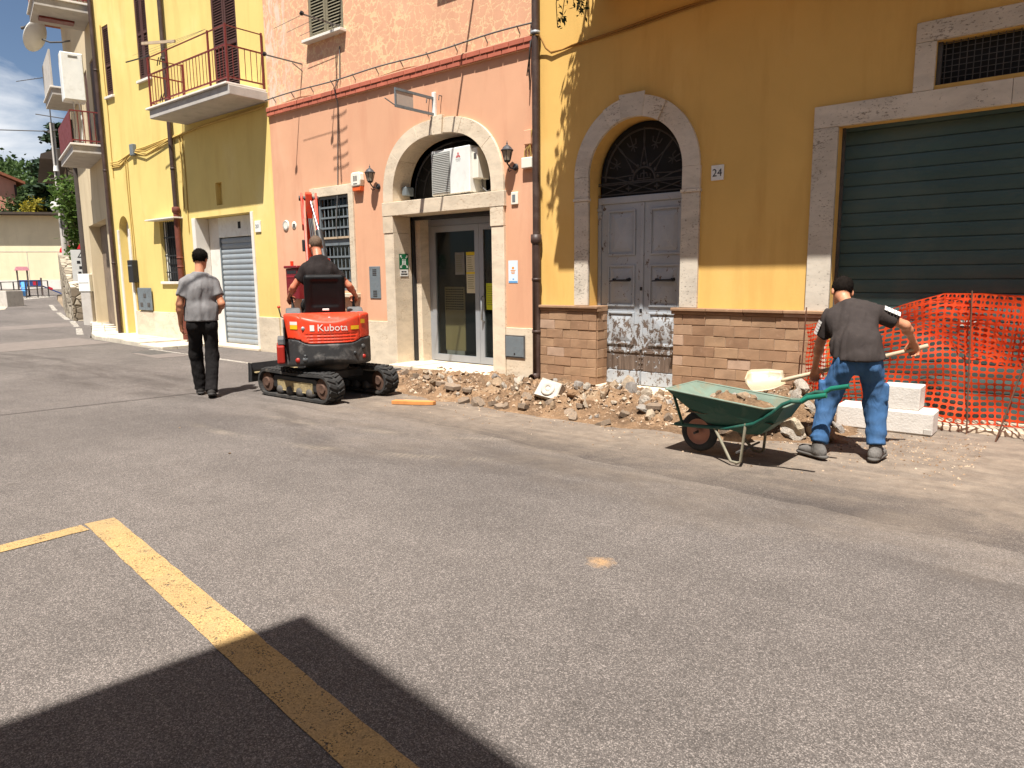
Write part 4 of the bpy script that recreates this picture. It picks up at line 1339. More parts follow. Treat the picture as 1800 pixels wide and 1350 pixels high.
for nm, lb, a, b, c, e, colr in (('door_poster', 'yellow and white poster inside the left door pane', -7.95, -7.76, 1.20, 1.86, srgb(196, 190, 160)), ('door_poster', 'lime yellow poster low in the right door pane', -7.53, -7.12, 0.94, 1.36, srgb(186, 196, 40)), ('door_poster', 'grey paper leaflet in the middle of the left door pane', -8.2, -7.99, 1.5, 1.86, srgb(120, 118, 110))):
    po = tag(MB().box(a, b, YG - 0.004, YG - 0.001, c, e).build(nm, mat('poster%d' % int(a * -100), colr, 0.7, 0.05, 10)), lb, 'poster')
    bars = MB()
    zz = e - 0.06
    while zz > c + 0.05:
        bars.box(a + 0.025, b - 0.025 - random.uniform(0, 0.06), YG - 0.0055, YG - 0.0045, zz, zz + 0.008); zz -= 0.035
    bars.build('print', mat('print_olive', srgb(110, 110, 60), 0.7), po)
    if colr[2] > 0.2 and a > -8:
        MB().box(a, b, YG - 0.0062, YG - 0.0056, c + 0.31, c + 0.34).build('header', mat('poster_yellow', srgb(214, 190, 40), 0.7), po)
        MB().box(a, b, YG - 0.0062, YG - 0.0056, e - 0.05, e).build('header', mat('poster_yellow', srgb(214, 190, 40), 0.7), po)
pb = thing('perforated_panel', 'cream perforated board standing behind the left door pane', 'panel', (-8.32, DY + 0.10, 0.05), world=False)
MB().cbox(-0.23, 0.23, 0, 0.02, 0.18, 1.25, 0.004).build('board', mat('cream_board', srgb(206, 184, 130), 0.6, 0.06, 4), pb)
hm = MB().box(-0.013, 0.013, -0.003, -0.001, -0.011, 0.011).mesh('hole'); hm.materials.append(dark_room)
for i in range(10):
    for j in range(9):
        inst(hm, 'hole', pb, (-0.19 + i * 0.042, 0, 0.88 + j * 0.041))
MB().box(-0.2, 0.2, 0.0, 0.02, 0.0, 0.178).build('foot', cream_plastic, pb)

# red letter box between the houses
pbx = thing('post_box', 'dark red wall post box behind the digger', 'post box', (-11.62, FY, 1.08), world=False)
pbx.scale = (0.82, 0.7, 0.86)
redp = mat('post_red', srgb(112, 14, 26), 0.45, 0.1, 6, 0.03, 100, spec=0.5)
MB().cbox(-0.24, 0.24, -0.30, -0.001, 0.0, 0.66, 0.02).build('body', redp, pbx)
MB().cbox(-0.26, 0.26, -0.34, -0.001, 0.663, 0.72, 0.015).build('hood', redp, pbx)
MB().box(-0.18, 0.18, -0.3055, -0.3005, 0.55, 0.61).build('slot', black_metal, pbx)
MB().box(-0.20, 0.20, -0.310, -0.3005, 0.47, 0.505).build('lip', mat('post_red_light', srgb(140, 30, 40), 0.5), pbx)
MB().cyl((-0.13, -0.17, 0.72), (-0.13, -0.17, 0.82), 0.04, n=10).build('knob', mat('lamp_orange_red', srgb(230, 60, 30), 0.4), pbx)

# ------------------------------------------------------------------ orange house
Oh = thing('orange_house', 'ochre orange house with brick base, grey door and green garage', 'house', (-3, 8, 0))
g = MB()
XL, XR = -6.06, 6.0
DX0, DX1 = -5.19, -3.88
GX0, GX1 = -2.17, 2.3
holes = [dict(x0=DX0, x1=DX1, z0=0.0, z1=3.375, d=0.27, arch=(2.72, 2.0)), dict(x0=GX0, x1=GX1, z0=-0.02, z1=2.95, d=0.18),
         dict(x0=-1.34, x1=1.4, z0=3.21, z1=3.60, d=0.15)]
wall_holes(g, XL, XR, -0.1, 9.9, FY, holes)
shell(g, XL, XR, 9.9, FY)
g.build('wall', orange, Oh)
eave(Oh, XL, XR, 9.92, FY)
# door surround
oc = (DX0 + DX1) / 2
ring(Oh, oc, 2.72, 0.655, 0.655, 0.872, 0.90, FY - 0.04, FY + 0.012, 3, 2.0, stone, keys=((16, 32),))
MB().prism([(oc - 0.17, 3.372), (oc + 0.13, 3.372), (oc + 0.16, 3.65), (oc - 0.20, 3.65)], 'y', FY - 0.066, FY - 0.052).build('keystone', stone, Oh, bevel=0.004)
for a, b in ((-5.405, DX0), (DX1, -3.655)):
    MB().cbox(a, b, FY - 0.04, FY + 0.012, 1.075, 2.42, 0.004).build('jamb', stone, Oh)
    MB().cbox(a, b, FY - 0.04, FY + 0.012, 2.46, 2.72, 0.004).build('jamb', stone, Oh)
    MB().cbox(a - 0.012, b + 0.012, FY - 0.055, FY + 0.012, 2.422, 2.458, 0.004).build('impost', stone, Oh)
# brick base: every brick on its own
pb_m = NT('plinth_brick')
co = pb_m.co(src='World')
c_ = pb_m.ramp(pb_m.rand(), [(0.0, srgb(138, 108, 84)), (0.3, srgb(150, 119, 93)), (0.75, srgb(160, 130, 102)), (0.93, srgb(165, 136, 112)), (1.0, srgb(180, 154, 134))])
c_ = pb_m.mix(0.8, c_, pb_m.ramp(pb_m.noise(co, 5, 7, 0.65), [(0.3, 0.78), (0.7, 1.2)]), 'MULTIPLY')
c_ = pb_m.mix(pb_m.ramp(pb_m.noise(co, 11, 6, 0.7, 0.4), [(0.6, 0.0), (0.75, 0.5)]), c_, srgb(190, 160, 138))
pb_m.bump(pb_m.noise(co, 70, 6, 0.7), 0.45, 0.006)
pb_m = pb_m.done(c_, 0.92, 0, 0.2)
pb_mortar = mat('plinth_mortar', srgb(158, 134, 112), 0.95, 0.15, 12, 0.3, 90, src='World')
BW, BH, NB = 0.272, 0.1245, 8
brick_me = []
for k in range(5):
    q = MB().cbox(-0.5, 0.5, -0.016, 0.02, -BH / 2 + 0.003, BH / 2 - 0.003, 0.004, jit=0.0026)
    me = q.mesh('brick'); me.materials.append(pb_m); brick_me.append(me)


def brick_run(parent, x0, x1, y, z0, rows, axis='x', off=0):
    L = abs(x1 - x0)
    for r_ in range(rows):
        s_ = -((r_ + off) % 2) * BW * 0.5 - random.uniform(0, 0.03)
        while s_ < L - 0.001:
            w = BW * random.uniform(0.9, 1.1)
            a, b = max(0, s_), min(L, s_ + w)
            if L - b < 0.05: b = L; w = b - s_
            if b - a > 0.02:
                c = (a + b) / 2
                ww = (b - a) - 0.006
                z = z0 + (r_ + 0.5) * BH
                me = random.choice(brick_me)
                jy = random.uniform(-0.004, 0.004)
                if axis == 'x': inst(me, 'brick', parent, (x0 + c, y + jy, z), (0, random.uniform(-0.006, 0.006), 0), (ww, 1, 1))
                else: inst(me, 'brick', parent, (y + jy, x0 + c, z), (0, 0, R(90)), (ww, 1, 1))
            s_ += w


PY = FY - 0.055
for x0_, x1_ in ((-5.95, -5.03), (-3.93, -2.20)):
    b_ = MB().box(x0_ + 0.01, x1_ - 0.006, PY - 0.008, FY - 0.001, -0.05, 0.995).build('brick_base', pb_mortar, Oh)
    brick_run(b_, x0_, x1_, PY, 0.0, NB)
    # moulded cornice of long stones
    n_ = max(2, int((x1_ - x0_) / 0.42))
    for k in range(n_):
        a = x0_ - 0.03 + (x1_ - x0_ + 0.06) * k / n_; b = x0_ - 0.03 + (x1_ - x0_ + 0.06) * (k + 1) / n_
        for z_, e_, o_ in ((0.997, 1.035, 0.03), (1.036, 1.072, 0.055)):
            MB().cbox(a + 0.002, b - 0.002, PY - o_ + random.uniform(-0.003, 0.003), FY + 0.004, z_, e_, 0.006).build('cornice_stone', pb_m, b_)
# bricks lining the left door reveal
b_ = MB().box(DX0 + 0.001, DX0 + 0.158, FY + 0.005, FY + 0.20, -0.02, 0.99).build('brick_base', pb_mortar, Oh)
brick_run(b_, PY + 0.01, FY + 0.19, DX0 + 0.152, 0.0, NB, 'y')
MB().cbox(DX0 + 0.002, DX0 + 0.18, FY + 0.005, FY + 0.19, 0.997, 1.07, 0.006).build('cornice_stone', pb_m, b_)
MB().box(DX0 + 0.001, DX0 + 0.155, PY + 0.012, FY + 0.004, -0.02, 0.995).build('brick_base', pb_mortar, Oh)
MB().cbox(DX0 - 0.25, DX1 + 0.05, FY - 0.30, FY + 0.30, -0.10, 0.03, 0.012).build('doorstep', stone2, Oh)

# old grey double door
t = NT('flaking_grey_paint')
co = t.co(src='World')
z_ = t.sep(co)[2]
c_ = t.ramp(t.noise(co, 3, 6, 0.6), [(0.3, srgb(152, 157, 162)), (0.7, srgb(168, 173, 178))])
fl = t.noise(t.co((1.5, 1.5, 1.0), 'World'), 10, 10, 0.74, 0.5)
zf = t.ramp(t.math('MULTIPLY', z_, 0.4), [(0.0, 0.06), (0.085, 0.08), (0.095, 0.21), (0.18, 0.20), (0.20, 0.13), (0.32, 0.10), (0.42, 0.02), (0.6, -0.09)])
thr = t.math('ADD', fl, t.math('SUBTRACT', zf, 0.0))
bare = t.ramp(thr, [(0.60, 0.0), (0.63, 1.0)])
c_ = t.mix(bare, c_, t.ramp(t.noise(t.co((14, 14, 1.2), 'World'), 2, 6, 0.7), [(0.3, srgb(70, 56, 46)), (0.7, srgb(120, 104, 92))]))
halo = t.ramp(thr, [(0.55, 0.0), (0.595, 0.7), (0.61, 0.0)])
c_ = t.mix(halo, c_, srgb(180, 180, 178))
t.bump(t.math('SUBTRACT', t.math('MULTIPLY', t.noise(t.co((40, 40, 3), 'World'), 2, 5, 0.6), 0.3), bare), 0.5, 0.006)
door_paint = t.done(c_, 0.75, 0, 0.3)
OY = FY + 0.215
frame = MB().box(DX0 + 0.005, DX1 - 0.005, OY - 0.02, OY + 0.05, 2.385, 2.47).build('door_transom', door_paint, Oh, bevel=0.01)
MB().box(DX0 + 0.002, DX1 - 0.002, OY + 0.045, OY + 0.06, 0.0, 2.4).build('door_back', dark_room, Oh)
dm_ = (DX0 + DX1) / 2 + 0.015
stud_me = MB().lathe([(0.014, 0.0), (0.012, -0.008), (0.005, -0.013), (0.0005, -0.014)], (0, 0, 0), 'y', 8).mesh('stud'); stud_me.materials.append(door_paint)
for side, a, b in (('left', DX0 + 0.058, dm_ - 0.004), ('right', dm_ + 0.004, DX1 - 0.012)):
    lf = MB().box(a, b, OY, OY + 0.04, 0.035, 2.383).build('door_leaf', door_paint, Oh)
    w = b - a
    for c, e in ((1.72, 2.30), (1.06, 1.60), (0.56, 0.99)):
        fr_ = MB()
        for x0_, x1_, z0_, z1_ in ((a + 0.10, b - 0.10, c, c + 0.025), (a + 0.10, b - 0.10, e - 0.025, e), (a + 0.10, a + 0.125, c + 0.025, e - 0.025), (b - 0.125, b - 0.10, c + 0.025, e - 0.025)):
            fr_.box(x0_, x1_, OY - 0.018, OY - 0.001, z0_, z1_)
        fr_.build('panel_moulding', door_paint, lf, bevel=0.004)
        pa, pb2, pc, pe = a + 0.15, b - 0.15, c + 0.05, e - 0.05
        xm, zm = (pa + pb2) / 2, (pc + pe) / 2
        MB().add([(pa, OY - 0.002, pc), (pb2, OY - 0.002, pc), (pb2, OY - 0.002, pe), (pa, OY - 0.002, pe), (pa + 0.05, OY - 0.014, pc + 0.05), (pb2 - 0.05, OY - 0.014, pc + 0.05), (pb2 - 0.05, OY - 0.014, pe - 0.05), (pa + 0.05, OY - 0.014, pe - 0.05), (xm, OY - 0.026, zm)],
                 [(0, 1, 5, 4), (1, 2, 6, 5), (2, 3, 7, 6), (3, 0, 4, 7), (4, 5, 8), (5, 6, 8), (6, 7, 8), (7, 4, 8)]).build('panel', door_paint, lf)
    MB().box(a + 0.01, b - 0.01, OY - 0.012, OY - 0.001, 0.455, 0.49).build('rail', door_paint, lf, bevel=0.003)
    n_ = 9
    for k in range(n_):
        x0_ = a + 0.03 + (w - 0.06) * k / n_
        MB().cbox(x0_ + 0.0015, x0_ + (w - 0.06) / n_ - 0.0015, OY - 0.008, OY - 0.001, 0.225, 0.42, 0.002).build('plank', door_paint, lf)
    MB().cbox(a + 0.01, b - 0.01, OY - 0.018, OY - 0.001, 0.04, 0.215, 0.004).build('kick_board', door_paint, lf)
    for k in range(5):
        inst(stud_me, 'stud', lf, (a + 0.06 + (w - 0.12) * k / 4, OY - 0.012, 0.475))
    for k in range(3):
        for x0_ in (a + 0.015, b - 0.015):
            inst(stud_me, 'stud', lf, (x0_, OY - 0.001, 0.25 + k * 0.075))
    hz = 1.40
    hb = MB().tube([(a + w * 0.26, OY - 0.055, hz - 0.01), (a + w * 0.40, OY - 0.06, hz), (a + w * 0.72, OY - 0.06, hz)], [0.007, 0.013, 0.016], 8).build('handle', black_metal, lf)
    for x0_ in (a + w * 0.36, a + w * 0.70):
        MB().lathe([(0.02, 0.0), (0.026, -0.008), (0.014, -0.02), (0.014, -0.05), (0.018, -0.06)], (x0_, OY, hz + 0.01), 'y', 10).build('handle_rose', black_metal, hb)
MB().box(DX0 + 0.006, DX0 + 0.052, OY - 0.015, OY + 0.04, 0.03, 2.385).build('door_post', door_paint, Oh)
MB().cbox(dm_ - 0.03, dm_ + 0.02, OY - 0.016, OY - 0.002, 0.5, 2.38, 0.004).build('meeting_stile', door_paint, Oh)
for z_ in (1.27, 0.99):
    MB().box(dm_ - 0.022, dm_ + 0.012, OY - 0.022, OY - 0.017, z_, z_ + 0.045).build('keyhole', black_metal, Oh)
for k in range(3):
    MB().box(DX0 + 0.004, DX0 + 0.07, OY - 0.03 + 0.008 * k, OY - 0.005, 2.30 - 0.05 * k, 2.335 - 0.05 * k).build('capital_moulding', door_paint, Oh)
# iron fanlight
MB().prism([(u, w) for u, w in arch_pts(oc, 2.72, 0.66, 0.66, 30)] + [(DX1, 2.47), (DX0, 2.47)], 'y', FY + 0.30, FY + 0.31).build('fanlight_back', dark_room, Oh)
fc = (oc + 0.02, 2.62)
FYY = FY + 0.20
fan_m = mat('fanlight_iron', (0.05, 0.046, 0.044), 0.75, 0.25, 12, 0.1, 150)
fl = MB().tube([(u, FYY, w) for u, w in arch_pts(fc[0], fc[1] + 0.05, 0.56, 0.60, 24)], 0.011, 6).build('fanlight', fan_m, Oh)
MB().tube([(u, FYY, w) for u, w in arch_pts(fc[0], fc[1] + 0.02, 0.16, 0.17, 14)], 0.013, 6).build('bar', fan_m, fl)
for z_ in (2.50, 2.625, 2.645):
    MB().box(DX0 + 0.01, DX1 - 0.01, FYY - 0.006, FYY + 0.006, z_ - 0.006, z_ + 0.006).build('bar', fan_m, fl)
for k in range(9):
    a_ = R(8 + 164 * k / 8)
    d_ = (math.cos(a_), math.sin(a_))
    r0_, r1_ = 0.17, 0.64
    if k % 2 == 0:
        for s_ in (-1, 1):
            e_ = a_ + s_ * R(10)
            MB().tube([(fc[0] + r0_ * math.cos(e_ + s_ * 0.12), FYY, fc[1] + 0.03 + r0_ * math.sin(e_ + s_ * 0.12)), (fc[0] + 0.42 * d_[0], FYY, fc[1] + 0.03 + 0.42 * d_[1])], 0.0075, 5).build('bar', fan_m, fl)
        MB().tube([(fc[0] + 0.40 * d_[0], FYY, fc[1] + 0.03 + 0.40 * d_[1]), (fc[0] + 0.5 * d_[0], FYY, fc[1] + 0.03 + 0.5 * d_[1]), (fc[0] + r1_ * d_[0], FYY, fc[1] + 0.03 + r1_ * d_[1])], [0.006, 0.014, 0.006], 6).build('spear', fan_m, fl)
    else:
        c0 = Vector((fc[0] + 0.47 * d_[0], 0, fc[1] + 0.03 + 0.47 * d_[1])); dd = Vector((d_[0], 0, d_[1])); nn = Vector((-d_[1], 0, d_[0]))
        o_ = MB()
        o_.tube([tuple(c0 - dd * 0.09 + Vector((0, FYY, 0))), tuple(c0 + dd * 0.13 + Vector((0, FYY, 0)))], 0.007, 5)
        for s_ in (-1, 1):
            o_.tube([tuple(c0 + nn * s_ * 0.065 + dd * 0.055 + Vector((0, FYY, 0))), tuple(c0 + nn * s_ * 0.05 - dd * 0.0 + Vector((0, FYY, 0))), tuple(c0 - dd * 0.012 + Vector((0, FYY, 0)))], 0.0075, 5)
            o_.tube([tuple(c0 - dd * 0.02 + Vector((0, FYY, 0))), tuple(c0 + nn * s_ * 0.045 - dd * 0.06 + Vector((0, FYY, 0)))], 0.0065, 5)
        o_.build('trident_scroll', fan_m, fl)
for k in range(7):
    a_ = R(10 + 160 * k / 6)
    MB().ball((fc[0] + 0.195 * math.cos(a_), FYY, fc[1] + 0.03 + 0.2 * math.sin(a_)), (0.022, 0.012, 0.022), 8, 5).build('rosette', fan_m, fl)
o_ = MB()
o_.tube([(fc[0], FYY, 2.65), (fc[0], FYY, 2.77)], 0.009, 5); o_.tube([(fc[0] - 0.09, FYY, 2.72), (fc[0] - 0.09, FYY, 2.67), (fc[0] + 0.09, FYY, 2.67), (fc[0] + 0.09, FYY, 2.72)], 0.008, 5)
o_.tube([(fc[0] - 0.05, FYY, 2.69), (fc[0] - 0.04, FYY, 2.73), (fc[0], FYY, 2.735), (fc[0] + 0.04, FYY, 2.73), (fc[0] + 0.05, FYY, 2.69)], 0.008, 5)
o_.build('lily_scroll', fan_m, fl)
for k in range(3):
    x0_ = DX0 + 0.06 + k * 0.40; x1_ = x0_ + 0.40
    MB().tube([(x0_, FYY, 2.505), (x1_, FYY, 2.62)], 0.007, 5).build('bar', fan_m, fl)
    MB().tube([(x0_, FYY + 0.012, 2.62), (x1_, FYY + 0.012, 2.505)], 0.007, 5).build('bar', fan_m, fl)
for k in range(1, 4):
    x0_ = DX0 + 0.06 + k * 0.40 - (0.2 if False else 0)
    o_ = MB(); o_.ball((x0_ if k < 3 else x0_ - 0.05, FYY, 2.562), (0.045, 0.010, 0.014), 8, 5); o_.ball((x0_ if k < 3 else x0_ - 0.05, FYY - 0.001, 2.562), (0.014, 0.011, 0.04), 8, 5)
    o_.build('quatrefoil', fan_m, fl)

# garage with its stone frame, and the meshed window above
for nm, a, b, c, e in (('garage_jamb', -2.41, GX0, 0.0, 2.945), ('garage_lintel', -2.41, -0.72, 2.948, 3.165), ('garage_lintel', -0.717, 0.9, 2.948, 3.165), ('garage_lintel', 0.903, 2.54, 2.948, 3.165), ('garage_jamb', GX1, 2.54, 0.0, 2.945)):
    MB().cbox(a, b, FY - 0.04, FY + 0.012, c, e, 0.004).build(nm, stone, Oh)
for nm, a, b, c, e in (('window_surround', -1.515, -1.342, 3.168, 3.605), ('window_surround', -1.515, 0.2, 3.608, 3.79), ('window_surround', 0.203, 1.57, 3.608, 3.79), ('window_surround', 1.402, 1.57, 3.168, 3.605)):
    MB().cbox(a, b, FY - 0.038, FY + 0.012, c, e, 0.004).build(nm, stone, Oh)
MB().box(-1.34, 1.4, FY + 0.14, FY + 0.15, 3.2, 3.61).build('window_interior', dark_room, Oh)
wm = MB()
for i in range(48):
    x = -1.335 + i * 0.0575
    wm.box(x, x + 0.007, FY + 0.05, FY + 0.056, 3.21, 3.60)
for i in range(8):
    wm.box(-1.34, 1.4, FY + 0.0565, FY + 0.062, 3.22 + i * 0.052, 3.226 + i * 0.052)
wm.build('wire_grille', iron, Oh, kind='stuff')
MB().box(-1.338, -1.30, FY + 0.03, FY + 0.07, 3.212, 3.60).build('window_frame', iron, Oh)
green_m = mat('garage_green', srgb(56, 80, 78), 0.5, 0.12, 1.6, 0.03, 120, spec=0.5, dirt=srgb(96, 104, 94), dirt_amt=0.4, ds=1.6, src='World')
gd = MB().box(GX0 + 0.001, GX0 + 0.03, FY + 0.13, FY + 0.18, 0.0, 2.95).build('garage_door', iron, Oh)
tag(gd, 'dark green slatted garage door behind the orange safety netting')
slatted(gd, GX0 + 0.03, GX1 - 0.02, 0.03, 2.93, FY + 0.165, 0.137, green_m, crown=0.007)
MB().cbox(GX0 - 0.1, GX1 + 0.1, FY - 0.28, FY + 0.2, -0.09, 0.035, 0.012).build('garage_threshold', stone2, Oh)
dt = MB()
for a, b, c in ((-1.02, -0.97, 0.99), (-0.96, -0.90, 0.992), (-0.89, -0.84, 0.99), (-1.0, -0.86, 0.955)): dt.box(a, b, FY + 0.150, FY + 0.152, c - 0.008, c + 0.008)
dt.build('maker_lettering', mat('print_pale', srgb(170, 170, 160), 0.7), gd)
# the balcony that shades this front
ob = MB().cbox(-5.03, 5.0, 6.60, FY + 0.01, 4.86, 5.06, 0.012).build('balcony', orange, Oh)
MB().cbox(-5.08, 5.05, 6.55, FY - 0.004, 5.063, 5.11, 0.01).build('balcony_coping', stone2, ob)
for x, y in ((-5.0, 6.62), (-2.5, 6.62), (0.0, 6.62), (2.5, 6.62), (-5.0, 7.9)):
    MB().cbox(x - 0.02, x + 0.02, y - 0.02, y + 0.02, 5.11, 6.1, 0.004).build('railing_post', black_metal, ob)
for z_ in (5.2, 6.08):
    MB().beam((-5.0, 6.62, z_), (4.9, 6.62, z_), 0.03, 0.03).build('rail', black_metal, ob)
    MB().beam((-5.0, 6.62, z_), (-5.0, FY, z_), 0.03, 0.03).build('rail', black_metal, ob)
ob_me = MB().cyl((0, 0, 5.2), (0, 0, 6.08), 0.009, n=6).mesh('baluster'); ob_me.materials.append(black_metal)
for i in range(1, 76): inst(ob_me, 'baluster', ob, (-5.0 + i * 0.13, 6.62, 0))
for i in range(1, 11): inst(ob_me, 'baluster', ob, (-5.0, 6.62 + i * 0.13, 0))
# number plate, downpipe, cables
pl = tag(MB().cbox(-3.53, -3.38, FY - 0.018, FY - 0.001, 2.53, 2.70, 0.004).build('house_number', white_paint), 'white house number plate 24 on the orange wall', 'house number')
facade_text(MB(), '24', 0.12, -3.455, FY - 0.021, 2.61).build('number', black_metal, pl)
pipe(Oh, [(-6.0, FY - 0.08, 9.8), (-6.0, FY - 0.08, 1.98)], 0.05, brown_metal, brackets=[(-6.0, FY - 0.08, z) for z in (4.62, 6.5)])
p = pipe(Oh, [(-6.0, FY - 0.085, 2.02), (-6.0, FY - 0.085, 0.12), (-6.0, FY - 0.10, 0.08), (-6.0, FY - 0.16, 0.05)], 0.058, brown_metal, brackets=[(-6.0, FY - 0.085, z) for z in (1.42, 0.7)])
MB().lathe([(0.05, 2.03), (0.075, 2.03), (0.078, 1.93), (0.06, 1.90)], (-6.0, FY - 0.085, 0), 'z', 14).build('pipe_collar', brown_metal, p)
MB().lathe([(0.058, -0.02), (0.064, 0.0), (0.045, 0.002), (0.04, 0.03)], (-6.0, FY - 0.19, 0.05), 'y', 14).build('pipe_mouth', brown_metal, p)
for k in range(2):
    pts = [(-6.05, FY - 0.13, 4.60), (-5.92, FY - 0.10, 4.58), (-5.86, FY - 0.04, 4.42), (-5.78, FY - 0.03, 4.36 - 0.01 * k), (-5.6, FY - 0.02, 4.36)]
    pts += [(x, FY - 0.015 - 0.01 * k, 4.36 + (x + 5.6) * 0.055 + 0.01 * math.sin(x * 3 + k) + 0.02 * k) for x in np.linspace(-5.45, 3.5, 40)]
    MB().tube(pts, 0.012, 6).build('wall_cable', mat('cable_painted', srgb(150, 108, 50), 0.8), Oh)
MB().lathe([(0.05, -0.02), (0.062, -0.02), (0.062, 0.02), (0.05, 0.02)], (-6.0, FY - 0.08, 4.63), 'z', 14).build('pipe_clip', alu, Oh)

# ================================================================== up the street
def rot_T(x, y, z, deg):
    return Matrix.Translation((x, y, z)) @ Matrix.Rotation(R(deg), 4, 'Z')


# beige house: its front turns away with the street. local x runs up the street, local -y faces it
BA = math.degrees(math.atan2(0.25, -1.0))
BT = rot_T(-19.72, 8.0, 0, BA)                  # +x goes up the street, +y points INTO the street
Bh = thing('beige_house', 'beige house up the street with stacked balconies and a tall portal', 'house', (-19.72, 8.0, 0), rz=R(BA), world=False)
BLEN = 6.6


def bwall(mb, holes):
    xs = sorted({0.0, BLEN, *[h[0] for h in holes], *[h[1] for h in holes]})
    zs = sorted({-0.1, 9.4, *[h[2] for h in holes], *[h[3] for h in holes]})
    for i in range(len(xs) - 1):
        for j in range(len(zs) - 1):
            cx, cz = (xs[i] + xs[i + 1]) / 2, (zs[j] + zs[j + 1]) / 2
            if any(h[0] < cx < h[1] and h[2] < cz < h[3] for h in holes): continue
            mb.quad((xs[i], 0, zs[j]), (xs[i + 1], 0, zs[j]), (xs[i + 1], 0, zs[j + 1]), (xs[i], 0, zs[j + 1]))
    for a, b, c, e in holes:
        d = -0.35
        mb.quad((a, 0, c), (a, d, c), (a, d, e), (a, 0, e)); mb.quad((b, 0, c), (b, 0, e), (b, d, e), (b, d, c))
        mb.quad((a, 0, e), (a, d, e), (b, d, e), (b, 0, e)); mb.quad((a, 0, c), (b, 0, c), (b, d, c), (a, d, c))
        mb.quad((a, d, c), (b, d, c), (b, d, e), (a, d, e))


g = MB()
bwall(g, [(1.0, 4.6, -0.05, 3.1), (0.5, 1.3, 4.95, 7.1), (2.0, 2.8, 4.95, 7.1), (0.5, 1.3, 8.0, 9.3)])
g.quad((0, 0, -0.1), (0, -8, -0.1), (0, -8, 9.4), (0, 0, 9.4)); g.quad((BLEN, 0, -0.1), (BLEN, 0, 9.4), (BLEN, -8, 9.4), (BLEN, -8, -0.1))
g.quad((0, 0, 9.4), (BLEN, 0, 9.4), (BLEN, -8, 9.4), (0, -8, 9.4))
g.build('wall', beige, Bh)
MB().box(-0.0, BLEN + 0.3, -8, 0.5, 9.42, 9.55).build('roof', roof_tile, Bh)
MB().box(1.02, 4.58, -0.34, -0.30, 0, 3.08).build('portal_door', mat('portal_wood', srgb(120, 104, 88), 0.8, 0.2, 5), Bh)
for (x0, x1, z) in ((0.05, 3.0, 4.62), (0.05, 1.55, 7.95), (3.4, 5.6, 6.65)):
    W_ = 1.2 if z > 7 else 0.70
    b_ = MB().box(x0, x1, 0.01, W_, z, z + 0.17).build('balcony', concrete, Bh)
    MB().cbox(x0 - 0.04, x1 + 0.04, 0.012, W_ + 0.05, z + 0.172, z + 0.22, 0.006).build('balcony_coping', white_plaster, b_)
    if z == 6.65:
        MB().box(x0, x1, 0.66, 0.70, z + 0.221, z + 1.2).build('parapet_panel', concrete, b_)
        continue
    for zz in (0.30, 1.0):
        MB().beam((x0 + 0.03, W_ - 0.02, z + zz), (x1 - 0.03, W_ - 0.02, z + zz), 0.03, 0.03).build('rail', rail_red, b_)
        MB().beam((x0 + 0.03, 0.03, z + zz), (x0 + 0.03, W_ - 0.02, z + zz), 0.03, 0.03).build('rail', rail_red, b_)
    me = MB().cyl((0, 0, z + 0.22), (0, 0, z + 1.0), 0.011, n=6).mesh('baluster'); me.materials.append(rail_red)
    for i in range(int(W_ / 0.12)): inst(me, 'baluster', b_, (x0 + 0.03, 0.05 + i * 0.12, 0))
    for i in range(1, int((x1 - x0) / 0.123)): inst(me, 'baluster', b_, (x0 + 0.03 + i * 0.123, W_ - 0.02, 0))
    MB().box(x0 + 0.06, x1 - 0.06, W_ - 0.008, W_ - 0.002, z + 0.32, z + 0.98).build('screen', rail_red, b_)
for a, b, c, e in ((0.52, 0.89, 4.97, 7.08), (0.91, 1.28, 4.97, 7.08), (2.02, 2.39, 4.97, 7.08), (2.41, 2.78, 4.97, 7.08)):
    MB().cbox(a, b, -0.07, -0.02, c, e, 0.006).build('shutter', shutter_brown, Bh)
MB().beam((1.0, 0.3, 7.925), (1.0, 1.05, 7.925), 0.3, 0.045).build('roller_blind', rail_red, Bh)
MB().beam((1.5, 0.68, 5.66), (1.5, 1.3, 5.70), 0.02, 0.02).build('washing_line_arm', cable_grey, Bh)
MB().tube([(2.4, 0.69, 8.7), (2.4, 1.0, 8.75), (2.4, 1.45, 8.77)], 0.02, 6).build('pole', cable_grey, Bh)
bc = thing('boiler_cabinet', 'white boiler cabinet hanging on the beige house beside the yellow corner', 'cabinet', (-19.80, 7.96, 5.86), rz=R(BA), world=False)
MB().cbox(-0.0, 0.42, 0.24, 0.72, 0.0, 1.12, 0.012).build('body', white_paint, bc)
MB().cbox(-0.02, -0.002, 0.255, 0.705, 0.02, 1.10, 0.006).build('door', white_paint, bc)
for z_ in (1.03, 1.00):
    MB().box(-0.026, -0.0205, 0.36, 0.56, z_, z_ + 0.012).build('vent_slot', iron, bc)
MB().tube([(0.1, 0.4, 0.0), (0.1, 0.36, -0.5), (0.12, 0.4, -0.95)], 0.02, 6).build('pipe', white_paint, bc)
MB().tube([(0.2, 0.5, 0.0), (0.2, 0.5, -0.6), (0.22, 0.52, -0.95)], 0.016, 6).build('pipe', white_paint, bc)

